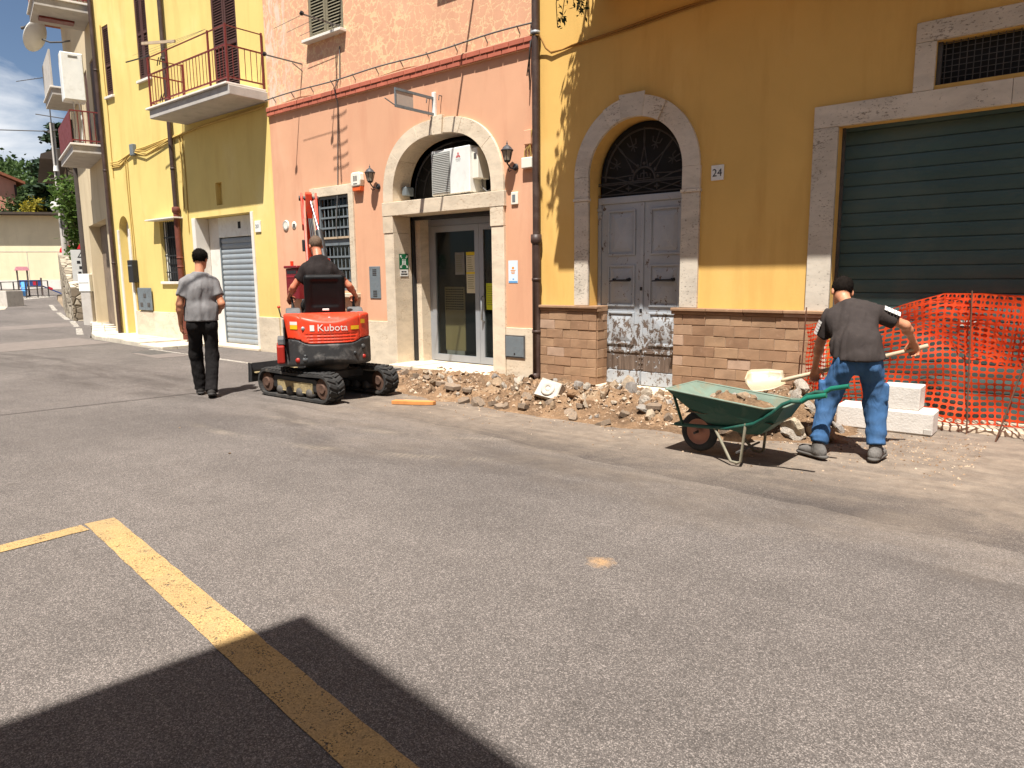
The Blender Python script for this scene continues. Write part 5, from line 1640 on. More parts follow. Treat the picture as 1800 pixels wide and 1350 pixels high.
dish = thing('satellite_dish', 'white satellite dish on the beige house against the sky', 'satellite dish', (-25.0, 8.6, 8.6), rz=R(-52), world=False)
DT = Matrix.Rotation(R(64), 4, 'X')
q = MB(DT)
prof = [(0.001, 0.0)] + [(0.46 * i / 10, 0.16 * (i / 10) ** 2) for i in range(1, 11)]
q.lathe(prof + [(0.47, 0.162)] + [(r_, h_ - 0.012) for r_, h_ in reversed(prof)], (0, 0, 0), 'z', 28)
q.build('reflector', mat('dish_white', srgb(214, 212, 204), 0.5, 0.04, 3), dish)
MB(DT).tube([(0, 0.42, 0.12), (0, 0.3, 0.42), (0, 0.08, 0.55)], 0.012, 6).build('feed_arm', iron, dish)
MB(DT).cyl((0, 0.10, 0.52), (0, 0.03, 0.60), 0.035, 0.045, 10).build('receiver', iron, dish)
MB().tube([(0, 0.06, -0.03), (0.0, 0.3, -0.12), (0.1, 0.7, -0.15), (0.2, 1.0, -0.15)], 0.025, 8).build('mount', iron, dish)

# stone wall and rough stone house beyond
rub = NT('rubble_stone')
co = rub.co((1, 1, 1.5), 'World')
v = rub.new('ShaderNodeTexVoronoi', feature='F1'); v.inputs['Scale'].default_value = 3.2; rub.l.new(co, v.inputs['Vector'])
ed = rub.voro(co, 3.2, 'DISTANCE_TO_EDGE')
c_ = rub.ramp(rub.sep(v.outputs['Color'])[0], [(0, srgb(128, 116, 100)), (0.5, srgb(168, 156, 136)), (1, srgb(196, 184, 164))])
c_ = rub.mix(rub.ramp(ed, [(0.02, 1.0), (0.07, 0.0)]), c_, srgb(100, 90, 76))
c_ = rub.mix(0.6, c_, rub.ramp(rub.noise(co, 9, 6, 0.7), [(0.3, 0.75), (0.7, 1.2)]), 'MULTIPLY')
rub.bump(rub.ramp(ed, [(0.0, 0.0), (0.1, 1.0)]), 0.9, 0.05)
rubble_m = rub.done(c_, 0.95, 0, 0.2)


def polywall(name, label, pts, h, th, m, parts=False):
    """free-standing wall along a line, its rough stones proud of it"""
    w = thing(name, label, 'wall', (pts[0][0], pts[0][1], zg(pts[0][0])))
    g = MB()
    for (xa, ya, ha), (xb, yb, hb) in zip(pts, pts[1:]):
        d = Vector((xb - xa, yb - ya, 0)).normalized(); n = Vector((-d.y, d.x, 0)) * th
        za, zb = zg(xa) - 0.1, zg(xb) - 0.1
        g.add([(xa, ya, za), (xb, yb, zb), (xb + n.x, yb + n.y, zb), (xa + n.x, ya + n.y, za), (xa, ya, za + ha), (xb, yb, zb + hb), (xb + n.x, yb + n.y, zb + hb), (xa + n.x, ya + n.y, za + ha)],
              [(0, 1, 5, 4), (1, 2, 6, 5), (2, 3, 7, 6), (3, 0, 4, 7), (4, 5, 6, 7)])
    g.build('masonry', m, w)
    sm = []
    for k in range(4):
        s_ = MB().ball((0, 0, 0), (0.5, 0.5, 0.5), 7, 5)
        s_.v = [tuple(Vector(q) * random.uniform(0.82, 1.1)) for q in s_.v]
        s_.s = [False] * len(s_.s)
        me = s_.mesh('stone'); me.materials.append(rubble_m); sm.append(me)
    if parts:
        for (xa, ya, ha), (xb, yb, hb) in zip(pts, pts[1:]):
            L = math.hypot(xb - xa, yb - ya)
            n = int(L * 9)
            for i in range(n):
                u = random.random(); x, y = xa + (xb - xa) * u, ya + (yb - ya) * u
                z = zg(x) + random.random() * (ha + (hb - ha) * u - 0.15)
                inst(random.choice(sm), 'stone', w, (x, y, z), (random.random() * 3, random.random(), random.random() * 3), (random.uniform(0.18, 0.42), 0.16, random.uniform(0.12, 0.24)))
    return w


polywall('stone_wall', 'low rough stone wall along the street under the leafy tree', [(-26.4, 9.75, 1.2), (-28.5, 10.25, 2.0), (-30.5, 10.9, 2.2), (-33, 11.7, 2.4), (-36, 13.0, 2.2)], 0, 0.5, rubble_m, True)
# stone house with dark eaves behind the wall
st = thing('stone_house', 'rough stone house with dark overhanging eaves behind the balconies', 'house', (-37.3, 13.3, zg(-37)), rz=R(163), world=False)
g = MB(); g.box(-2, 6, -6, 0, -0.2, 6.1); g.build('wall', rubble_m, st)
rf = MB().prism([(-6.8, 6.15), (1.0, 6.15), (0.95, 6.35), (-3.0, 7.9), (-6.8, 6.35)], 'x', -2.7, 6.5).build('roof', mat('dark_eaves', srgb(66, 56, 48), 0.9, 0.2, 4), st)
MB().box(-2.0, -1.9, 0.005, 0.05, -0.1, 6.0).build('corner_pipe', brown_metal, st)
for x_ in (0.0, 2.4):
    w_ = MB().box(x_, x_ + 0.9, 0.004, 0.04, 2.6, 4.0).build('window', shutter_brown, st)
    MB().box(x_ - 0.1, x_ + 1.0, 0.005, 0.12, 2.5, 2.59).build('sill', concrete, w_)
# TV aerial on its mast
an = thing('tv_aerial', 'tall thin television aerial mast above the far roofs', 'aerial', (-31.6, 10.95, 3.9), world=False)
MB().cyl((0, 0, -0.7), (0, 0, 5.3), 0.022, n=6).build('mast', iron, an)
bm_ = MB().beam((0.05, 0, 5.2), (-1.5, -0.55, 5.2), 0.02, 0.02).build('boom', iron, an)
for i in range(9):
    u = 0.04 + i * 0.11
    c = Vector((0.05 - 1.5 * u, -0.55 * u, 5.2))
    L_ = 0.16 if i < 5 else 0.09
    MB().beam(c + Vector((0.12, -0.32, 0)) * L_, c - Vector((0.12, -0.32, 0)) * L_, 0.008, 0.008).build('element', iron, bm_)
MB().cyl((0, 0, 1.75), (0, 0, 1.95), 0.1, 0.07, 10).build('amplifier', white_paint, an)
MB().beam((-0.4, -0.1, 1.5), (0.5, 0.2, 1.5), 0.03, 0.03).build('crossbar', iron, an)

# far building that closes the street
fb = thing('sand_building', 'long sand coloured building closing the far end of the street', 'building', (-52, 16, zg(-52)), world=True)
A_, B_ = Vector((-59.4, 8.8)), Vector((-50.4, 20.8))
d_ = (B_ - A_).normalized(); n_ = Vector((d_.y, -d_.x))
if n_.x < 0: n_ = -n_
def P2(u, o): q_ = A_ + d_ * u + n_ * o; return (q_.x, q_.y)
L_ = (B_ - A_).length
z0_ = 0.95
def qbox(u0, u1, o0, o1, za, zb): return MB().prism([P2(u0, o0), P2(u1, o0), P2(u1, o1), P2(u0, o1)], 'z', za, zb)
qbox(0, L_, -6, 0, z0_ - 0.6, 5.6).build('wall', sand, fb)
qbox(0, L_, 0.001, 0.03, z0_ - 0.6, z0_ + 0.55).build('painted_dado', white_plaster, fb)
qbox(-0.3, L_ + 0.3, -6.3, 0.80, 5.62, 5.76).build('roof', mat('dark_eaves', srgb(66, 56, 48), 0.9, 0.2, 4), fb)
qbox(0, L_, 0.002, 0.012, z0_ + 2.35, z0_ + 2.38).build('string_course', concrete, fb)
for u_ in (9.5, 13.2):
    qbox(u_, u_ + 0.03, 0.002, 0.010, z0_ + 0.55, z0_ + 2.34).build('joint', concrete, fb)
# pink house behind it
ph = thing('pink_house', 'pink gabled house showing above the sand building', 'house', (-63, 15.0, 1.2), rz=R(-92), world=False)
MB().prism([(-4, 0), (4, 0), (4, 7.5), (0, 9.1), (-4, 7.5)], 'y', -6, 0).build('wall', pinkst, ph)
MB().prism([(-4.5, 7.35), (0, 9.15), (4.5, 7.35), (4.5, 7.55), (0, 9.35), (-4.5, 7.55)], 'y', -6.3, 0.4).build('roof', roof_tile, ph)
MB().box(-3.98, -3.86, 0.01, 0.12, 0, 7.3).build('gutter_pipe', brown_metal, ph)

# playground
pg = thing('playground_slide', 'small blue and red playground tower with two slides', 'playground', (-44.2, 13.6, zg(-44.2)), rz=R(75), world=False)
pg.scale = (0.56, 0.56, 0.56)
blue = mat('play_blue', srgb(50, 74, 130), 0.5, 0.1, 5); redq = mat('play_red', srgb(190, 40, 60), 0.5, 0.1, 5); post = mat('play_post', srgb(90, 78, 74), 0.7, 0.15, 6)
lt = mat('play_lightblue', srgb(80, 140, 200), 0.5, 0.1, 5)
for x_, y_, h_ in ((-1.1, 0, 2.5), (-0.3, 0, 2.5), (-1.1, 0.8, 2.5), (-0.3, 0.8, 2.5), (0.75, 0.0, 1.75), (0.75, 0.8, 1.75)):
    MB().cbox(x_ - 0.06, x_ + 0.06, y_ - 0.06, y_ + 0.06, 0, h_, 0.01).build('post', post, pg)
MB().prism([(-1.3, 2.45), (-0.1, 2.45), (-0.25, 2.8), (-1.15, 2.8)], 'y', -0.15, 0.95).build('roof', mat('play_pink', srgb(220, 150, 160), 0.5), pg)
for x0_, x1_, m_ in ((-1.03, -0.37, blue), (-0.22, 0.68, blue)):
    MB().box(x0_, x1_, -0.03, 0.0, 0.95, 1.55).build('panel', m_, pg)
MB().box(0.05, 0.42, -0.045, -0.035, 1.05, 1.45).build('panel_motif', redq, pg)
MB().box(-1.05, 0.7, 0.0, 0.8, 0.85, 0.93).build('deck', post, pg)
MB().tube([(-0.7, -0.03, 1.2), (-0.7, -0.5, 1.0), (-0.75, -1.2, 0.45), (-0.8, -1.7, 0.3)], 0.26, 8).build('slide', lt, pg)
for u_, m_ in ((0.25, redq), (0.6, redq)):
    MB().lathe([(0.27, -0.12), (0.28, 0), (0.27, 0.12)], (-0.7 - 0.05 * u_, -0.2 - 1.3 * u_, 1.12 - 0.85 * u_), 'y', 10).build('slide_ring', m_, pg)
MB().beam((0.8, 0.4, 0.95), (2.3, 0.4, 0.2), 0.5, 0.12).build('slide', blue, pg)
MB().beam((1.2, 0.14, 0.85), (1.6, 0.14, 0.65), 0.03, 0.2).build('slide_side', redq, pg)
fn = thing('playground_fence', 'low thin metal fence in front of the playground', 'fence', (-41, 11.2, zg(-41)), world=True)
for i in range(9):
    u = i / 8; x_, y_ = -39.6 - 3.6 * u, 8.8 + 5.2 * u
    MB().cyl((x_, y_, zg(x_)), (x_, y_, zg(x_) + 0.85), 0.03, n=6).build('post', iron, fn)
for h_ in (0.45, 0.85):
    MB().beam((-39.6, 8.8, zg(-39.6) + h_), (-43.2, 14.0, zg(-43.2) + h_), 0.025, 0.03).build('rail', iron, fn)
cb = thing('concrete_planter', 'square pale concrete planter at the left roadside', 'planter', (-36.2, 10.15, zg(-36.2)), rz=R(20), world=False)
cb.scale = (0.62, 0.62, 0.85)
MB().cbox(-0.75, 0.75, -0.6, 0.6, -0.05, 0.78, 0.02).build('body', concrete, cb)
MB().box(-0.65, 0.65, -0.5, 0.5, 0.781, 0.79).build('soil', earth_far, cb)
gp = tag(MB().add([(-31.5, 7.2, zg(-31.5) + 0.006), (-38.5, 8.2, zg(-38.5) + 0.006), (-38.5, 10.9, zg(-38.5) + 0.006), (-34.0, 9.4, zg(-34) + 0.006)], [(0, 1, 2, 3)]).build('gravel_verge', mat('gravel', srgb(176, 164, 146), 0.95, 0.3, 3, 0.6, 14, src='World')), kind='structure')

# signs and posts along the wall
us = thing('warning_sign', 'white warning notice board with red corners on a post by the wall', 'sign', (-26.6, 9.74, zg(-26.6)), rz=R(62), world=False)
us.scale = (0.78, 0.78, 0.86)
MB().cyl((0, 0, 0), (0, 0, 3.1), 0.04, n=8).build('post', iron, us)
MB().cbox(-0.42, 0.42, -0.06, -0.045, 1.55, 2.75, 0.01).build('board', mat('sign_white_old', srgb(190, 190, 186), 0.6, 0.06, 4), us)
MB().prism([(-0.18, 2.45), (0.18, 2.45), (0, 2.72)], 'y', -0.066, -0.062).build('triangle', black_metal, us)
MB().prism([(-0.11, 2.49), (0.11, 2.49), (0, 2.66)], 'y', -0.07, -0.067).build('triangle_inner', mat('sign_white_old', srgb(190, 190, 186), 0.6), us)
gt = MB()
for i, ww in enumerate(((0.13, 0.10, 0.12), (0.10, 0.15), (0.12, 0.12, 0.08))):
    x_ = -(sum(ww) + 0.04 * (len(ww) - 1)) / 2
    for w_ in ww:
        gt.box(x_, x_ + w_, -0.066, -0.0605, 2.22 - i * 0.21, 2.33 - i * 0.21); x_ += w_ + 0.04
gt.build('lettering', black_metal, us)
MB().prism([(-0.17, 2.78), (0.17, 2.78), (0, 3.06)], 'y', -0.055, -0.04).build('round_sign', mat('sign_red', srgb(190, 30, 40), 0.5), us)
MB().cbox(-0.2, 0.2, -0.075, -0.062, 1.57, 1.72, 0.01).build('red_label', mat('sign_red', srgb(190, 30, 40), 0.5), us)
eb = thing('electric_cabinet', 'white meter cabinet on a concrete post by the stone wall', 'cabinet', (-24.7, 9.12, zg(-24.7)), rz=R(30), world=False)
MB().cbox(-0.17, 0.17, -0.14, 0.14, -0.05, 1.05, 0.015).build('post', concrete, eb)
MB().cbox(-0.2, 0.2, -0.16, 0.12, 1.052, 1.6, 0.012).build('box', white_paint, eb)
MB().box(-0.17, 0.17, -0.166, -0.1605, 1.32, 1.33).build('door_gap', iron, eb)
for k, (x_, y_, h_, lb) in enumerate(((-31.7, 11.0, 7.2, 'grey utility pole left of the leafy tree'), (-25.6, 9.45, 6.4, 'dark timber utility pole beside the beige house'))):
    po = thing('utility_pole', lb, 'pole', (x_, y_, zg(x_)), world=False, group='utility poles up the street')
    MB().tube([(0, 0, -0.1), (0.02, 0, h_ / 2), (0.0, 0, h_)], [0.13, 0.11, 0.085], 10).build('shaft', concrete if k == 0 else mat('dark_timber', srgb(70, 62, 56), 0.9, 0.2, 6, 0.3, 40), po)
    MB().beam((-0.4, 0, h_ - 0.3), (0.4, 0, h_ - 0.3), 0.06, 0.06).build('crossarm', iron, po)
rs_ = thing('no_entry_sign', 'small red round road sign at the far end of the street', 'sign', (-37.2, 13.0, zg(-37.2)), rz=R(60), world=False)
MB().cyl((0, 0, 0), (0, 0, 2.6), 0.035, n=8).build('post', iron, rs_)
MB().lathe([(0.001, -0.05), (0.3, -0.05), (0.3, -0.04), (0.001, -0.039)], (0, 0, 2.35), 'y', 18).build('disc', mat('sign_red', srgb(190, 30, 40), 0.5), rs_)
MB().box(-0.2, 0.2, -0.058, -0.052, 2.30, 2.40).build('bar', white_paint, rs_)
mr = thing('round_disc', 'round white disc on the utility pole beside the leafy tree', 'sign', (-31.45, 10.82, zg(-31.5)), rz=R(62), world=False)
MB().beam((0, 0.25, 4.05), (0, -0.03, 4.05), 0.03, 0.03).build('bracket', iron, mr)
MB().lathe([(0.001, -0.09), (0.23, -0.07), (0.25, -0.04), (0.001, -0.03)], (0, 0, 4.05), 'y', 20).build('disc', mat('dish_white', srgb(214, 212, 204), 0.5), mr)
ta = thing('wall_aerial', 'television aerial high above the salmon front that throws a ladder shadow', 'aerial', (-9.72, 6.8, 5.96), world=False)
MB().cyl((0, 0, 0), (0, 0, 2.3), 0.016, n=6).build('mast', iron, ta)
MB().beam((0, 0, 2.0), (0, 1.2, 2.0), 0.03, 0.03).build('wall_arm', iron, ta)
for k, z_ in enumerate((0.24, 0.42, 0.62, 0.84, 1.10)):
    MB().tube([(-0.21, 0.03, z_ - 0.07), (-0.08, 0.0, z_ + 0.005), (0.08, 0.0, z_ + 0.01), (0.21, 0.03, z_ - 0.02)], 0.009, 5).build('element', iron, ta)
# overhead wires
ow = tag(MB().tube([(-31.7, 11.0, 7.15), (-34, 4, 6.7), (-38, -8, 6.9), (-40, -14, 7.4)], 0.02, 5).build('overhead_wire', cable_grey), 'grey overhead wire crossing the street far away', 'wire')
sx_ = lambda x, y, h: (x + 0.20 * h, y - 0.42 * h, h)
ow2 = tag(MB().tube([sx_(-9.62, 0.2, 7.6), sx_(-9.32, 2.41, 6.9), sx_(-9.02, 4.35, 6.4), sx_(-8.56, 6.5, 6.0), sx_(-8.2, 8.0 + 0.42 * 5.9, 5.9)], 0.018, 5).build('overhead_wire', cable_grey), 'thin overhead wire above the road whose shadow crosses the asphalt', 'wire')

# ------------------------------------------------------------------ foliage
def leaf_mat(name, a, b, tr=0.35):
    t = NT(name)
    c = t.ramp(t.noise(t.co(src='World'), 1.6, 4, 0.6), [(0.3, a), (0.7, b)])
    c = t.mix(0.7, c, t.ramp(t.noise(t.co(src='World'), 14, 3, 0.6), [(0.3, 0.7), (0.7, 1.35)]), 'MULTIPLY')
    t.done(c, 0.65, 0, 0.25)
    tl = t.new('ShaderNodeBsdfTranslucent'); t.l.new(c, tl.inputs[0])
    mx = t.new('ShaderNodeMixShader'); mx.inputs[0].default_value = tr
    t.l.new(t.b.outputs[0], mx.inputs[1]); t.l.new(tl.outputs[0], mx.inputs[2]); t.l.new(mx.outputs[0], t.n['Material Output'].inputs[0])
    return t.m


lf_green = leaf_mat('leaf_green', (0.05, 0.10, 0.018), (0.11, 0.17, 0.03))
lf_dark = leaf_mat('leaf_conifer', (0.012, 0.030, 0.014), (0.030, 0.055, 0.022), 0.15)
lf_wood = leaf_mat('leaf_wood', (0.030, 0.060, 0.016), (0.075, 0.115, 0.028), 0.2)
lf_yellow = leaf_mat('leaf_broom', (0.22, 0.19, 0.02), (0.36, 0.29, 0.03))
bark = mat('bark', srgb(84, 70, 58), 0.95, 0.25, 6, 0.5, 30)


def leaves(centres, n, size, spread, flat=0.5, seed=0):
    """leaf-sized faces scattered round branch tips (numpy arrays of verts, faces)"""
    r_ = np.random.default_rng(seed)
    C = np.array(centres)
    i = r_.integers(0, len(C), n)
    p = C[i] + r_.normal(size=(n, 3)) * np.array(spread)
    d = r_.normal(size=(n, 3)); d[:, 2] *= flat; d /= np.linalg.norm(d, axis=1)[:, None]
    e = np.cross(d, r_.normal(size=(n, 3))); e /= np.linalg.norm(e, axis=1)[:, None]
    s = size * r_.uniform(0.6, 1.4, n)[:, None]
    V = np.stack([p - d * s, p + e * s * 0.45, p + d * s, p - e * s * 0.45], 1).reshape(-1, 3)
    F = np.arange(4 * n).reshape(-1, 4)
    return V, F


def leaf_obj(name, V, F, m, parent, kind=None):
    me = bpy.data.meshes.new(name)
    me.vertices.add(len(V)); me.vertices.foreach_set('co', V.astype(np.float32).ravel())
    me.loops.add(F.size); me.loops.foreach_set('vertex_index', F.astype(np.int32).ravel())
    me.polygons.add(len(F))
    me.polygons.foreach_set('loop_start', np.arange(0, F.size, 4, dtype=np.int32)); me.polygons.foreach_set('loop_total', np.full(len(F), 4, np.int32))
    me.update(); me.validate(); me.materials.append(m)
    o = bpy.data.objects.new(name, me); link(o, parent)
    if kind: o['kind'] = kind
    return o


def branchy(name, label, loc, h, crown, nb, nl, size, m, seed, trunk_r=0.16, cat='tree', low=0.3, group=None):
    t = thing(name, label, cat, loc, world=False, group=group)
    r_ = random.Random(seed)
    g = MB(); g.tube([(0, 0, -0.2), (0.05, 0.03, h * 0.3), (0.0, 0.1, h * 0.75)], [trunk_r, trunk_r * 0.75, trunk_r * 0.2], 8)
    tips = []
    for i in range(nb):
        a = r_.uniform(0, 6.283); u = r_.uniform(low, 1.0)
        w = crown[0] * math.sqrt(max(0.05, 1 - (2 * (u - low) / (1 - low) - 0.95) ** 2)) * r_.uniform(0.45, 1.05)
        e = Vector((w * math.cos(a), w * math.sin(a) * crown[1] / crown[0], h * u))
        s_ = Vector((0.02, 0.05, h * max(0.2, u - 0.25)))
        mid = (s_ + e) / 2 + Vector((0, 0, -0.08 * h * 0.3))
        g.tube([s_, mid, e], [trunk_r * 0.3, trunk_r * 0.16, 0.01], 5)
        for k in range(4): tips.append(tuple(s_.lerp(e, 0.5 + 0.17 * k) + Vector((r_.uniform(-1, 1), r_.uniform(-1, 1), r_.uniform(-1, 1))) * 0.12))
    g.build('trunk', bark, t)
    V, F = leaves(tips, nl, size, (crown[0] * 0.13, crown[1] * 0.13, crown[0] * 0.12), 0.6, seed)
    leaf_obj('crown', V, F, m, t)
    return t


branchy('leafy_tree', 'bright green leafy tree over the stone wall', (-29.3, 11.15, zg(-29)), 5.4, (1.3, 1.3), 60, 9000, 0.10, lf_green, 5, low=0.36)
branchy('yellow_broom', 'yellow flowering bush above the sand building', (-58.0, 18.9, 1.2), 5.9, (1.5, 1.5), 30, 3500, 0.12, lf_yellow, 8, 0.08, 'bush', 0.62)

def conifer(name, label, loc, h, w, seed, nl=9000):
    t = thing(name, label, 'tree', loc, world=False, group='dark conifers behind the far roofs')
    r_ = random.Random(seed)
    MB().tube([(0, 0, -1), (0, 0, h * 0.5), (0, 0, h)], [0.3, 0.18, 0.02], 8).build('trunk', bark, t)
    tips = []; g = MB()
    for i in range(75):
        u = r_.uniform(0.08, 1.0) ** 0.9; a = r_.uniform(0, 6.283)
        L = w * (1 - u) ** 0.75 * r_.uniform(0.6, 1.1) + 0.25
        s_ = Vector((0, 0, h * u)); e = s_ + Vector((L * math.cos(a), L * math.sin(a), -0.12 * L + 0.15))
        g.tube([s_, e], [0.05, 0.01], 4)
        for k in range(6): tips.append(tuple(s_.lerp(e, 0.25 + 0.15 * k)))
    g.build('branches', bark, t)
    V, F = leaves(tips, nl, 0.22, (0.28, 0.28, 0.10), 0.25, seed)
    leaf_obj('crown', V, F, lf_dark, t)


conifer('cedar_tree', 'tall dark cedar standing behind the stone house', (-58, 20.6, 1.5), 10.6, 3.4, 11, 16000)
conifer('cypress_tree', 'smaller dark conifer left of the tall cedar', (-64, 21.3, 1.5), 8.6, 2.6, 12, 9000)

# wooded hillside: the slope itself, and the wood on it as one mass
def hill_z(x, y):
    r_ = math.hypot(x + 40, y - 12)
    u = min(1, max(0, (r_ - 35) / 260))
    az = math.atan2(y - 12, -(x + 40))
    ridge = 36 + 4 * math.sin(az * 3.1 + 0.6) + 2 * math.sin(az * 9)
    return ridge * u ** 1.45 + 2.0


HV, HF = [], []
for i in range(37):
    for j in range(16):
        a = -0.75 + 1.75 * i / 36; r_ = 30 + 300 * (j / 15)
        x, y = -40 - r_ * math.cos(a), 12 + r_ * math.sin(a)
        HV.append((x, y, hill_z(x, y) - 2.6))
for i in range(36):
    for j in range(15): HF.append((i * 16 + j, (i + 1) * 16 + j, (i + 1) * 16 + j + 1, i * 16 + j + 1))
hl = MB().add(HV, HF, True).build('hill', mat('hill_ground', (0.05, 0.075, 0.03), 0.95, 0.3, 0.05, src='World'))
tag(hl, kind='structure')
r_ = np.random.default_rng(21)
cent = []
for k in range(2600):
    a = r_.uniform(-0.55, 0.75); rr = 34 + 280 * r_.random() ** 1.1
    x, y = -40 - rr * math.cos(a), 12 + rr * math.sin(a)
    cent.append((x, y, hill_z(x, y) + 0.6 + r_.uniform(0, 3.0)))
cent = np.array(cent)
dist = np.hypot(cent[:, 0] + 40, cent[:, 1] - 12)
Vs, Fs, off = [], [], 0
for lo_, hi_, sz, per in ((0, 90, 0.30, 130), (90, 170, 0.55, 75), (170, 400, 0.95, 40)):
    sel = cent[(dist >= lo_) & (dist < hi_)]
    if not len(sel): continue
    V, F = leaves(sel, len(sel) * per, sz, (2.0, 2.0, 1.9), 0.8, int(hi_))
    Vs.append(V); Fs.append(F + off); off += len(V)
wd_ = leaf_obj('hillside_wood', np.concatenate(Vs), np.concatenate(Fs), lf_wood, None, 'stuff')
tag(wd_, 'green wooded hillside behind the far buildings', 'woodland')
for k, (x, y, h_, w_) in enumerate(((-66, 17.2, 7.2, 2.6), (-63, 19.0, 6.0, 2.2), (-72, 22.0, 7.5, 3.0), (-60, 21.6, 5.6, 2.2))):
    branchy('roadside_tree', ['round green tree behind the sand building roof', 'broad green tree between pink house and cedar', 'green tree under the wooded hill', 'green tree touching the cedar on its right'][k], (x, y, 2.0), h_, (w_, w_), 40, 9000, 0.13, lf_wood, 30 + k, 0.2, group='trees behind the sand building')

# ------------------------------------------------------------------ houses behind the photographer (they throw the near shadow)
SHD = Vector((-0.20, 0.42))
EH = 7.4
c0 = Vector((-2.57, 1.65)) - SHD * EH
e1 = Vector((1.30, -0.165)).normalized()
n1_ = Vector((e1.y, -e1.x))
if n1_.y > 0: n1_ = -n1_
nh = thing('near_house', 'plastered house on the near side of the street', 'house', (c0.x + 6, c0.y - 4, 0))
cr = [c0, c0 + e1 * 16, c0 + e1 * 16 + n1_ * 9, c0 + n1_ * 9]
MB().prism([(q.x, q.y) for q in cr], 'z', EH, EH + 0.16).build('roof', roof_tile, nh)
i_ = [c0 + e1 * 0.5 + n1_ * 0.6, c0 + e1 * 15.5 + n1_ * 0.6, c0 + e1 * 15.5 + n1_ * 8.6, c0 + e1 * 0.5 + n1_ * 8.6]
MB().prism([(q.x, q.y) for q in i_], 'z', -0.05, EH - 0.002).build('wall', sand, nh)
for k in range(4):
    p_ = c0 + e1 * (2 + 3.4 * k) + n1_ * 0.6
    q_ = p_ + e1 * 1.0
    for z_ in (1.0, 4.2):
        s_ = MB().prism([(p_.x, p_.y), (q_.x, q_.y), (q_.x - n1_.x * 0.04, q_.y - n1_.y * 0.04), (p_.x - n1_.x * 0.04, p_.y - n1_.y * 0.04)], 'z', z_, z_ + 1.5).build('window', shutter_brown, nh)
nh2 = thing('near_neighbour_house', 'lower plastered house left of the near house', 'house', (-9, -6, 0))
EH2 = 6.6
d0 = Vector((-2.72, 0.42)) - SHD * EH2
MB().box(-16, d0.x, d0.y - 9, d0.y, EH2, EH2 + 0.15).build('roof', roof_tile, nh2)
MB().box(-15.6, d0.x - 0.4, d0.y - 8.6, d0.y - 0.5, -0.05, EH2 - 0.002).build('wall', beige, nh2)
for k in range(3):
    for z_ in (1.0, 4.0):
        MB().box(-13 + 4 * k, -12 + 4 * k, d0.y - 0.498, d0.y - 0.46, z_, z_ + 1.5).build('window', shutter_brown, nh2)

# ================================================================== mini digger
red = mat('digger_red', srgb(216, 64, 36), 0.42, 0.08, 3, 0.03, 140, spec=0.5, dirt=srgb(140, 92, 70), dirt_amt=0.55, ds=7)
redk = mat('digger_red_dark', srgb(150, 34, 22), 0.5, 0.08, 3)
blackp = mat('digger_black', (0.022, 0.022, 0.023), 0.5, 0.2, 6, 0.06, 120, spec=0.4, dirt=(0.10, 0.092, 0.085), dirt_amt=0.55, ds=5)
cw_m = mat('counterweight_black', (0.03, 0.03, 0.031), 0.55, 0.25, 5, 0.15, 90, spec=0.4, dirt=(0.22, 0.205, 0.19), dirt_amt=0.7, ds=6)
rubber = mat('track_rubber', (0.026, 0.025, 0.024), 0.85, 0.3, 8, 0.3, 60, dirt=(0.15, 0.125, 0.10), dirt_amt=0.65, ds=7)
mudded = mat('mud_caked', srgb(150, 134, 98), 0.95, 0.3, 12, 0.7, 40, dirt=srgb(70, 62, 50), dirt_amt=0.9, ds=14)
greyp = mat('digger_grey', srgb(92, 94, 96), 0.5, 0.1, 6, 0.04, 120, dirt=srgb(120, 112, 104), dirt_amt=0.4)
chrome = mat('chrome_rod', (0.35, 0.35, 0.37), 0.3, 0.05, 8, metal=1.0)
vinyl = mat('seat_vinyl', (0.004, 0.004, 0.0045), 0.55, 0.2, 6, 0.05, 200, spec=0.2, dirt=(0.012, 0.011, 0.011), dirt_amt=0.4)
sticker_y = mat('sticker_yellow', srgb(226, 176, 30), 0.5, 0.05, 10)
sticker_w = mat('sticker_white', srgb(214, 210, 204), 0.5, 0.05, 10)

DG = thing('mini_digger', 'red and black mini digger on rubber tracks seen from behind', 'digger', (-7.5, 5.48, 0.0), rz=R(91), world=False)
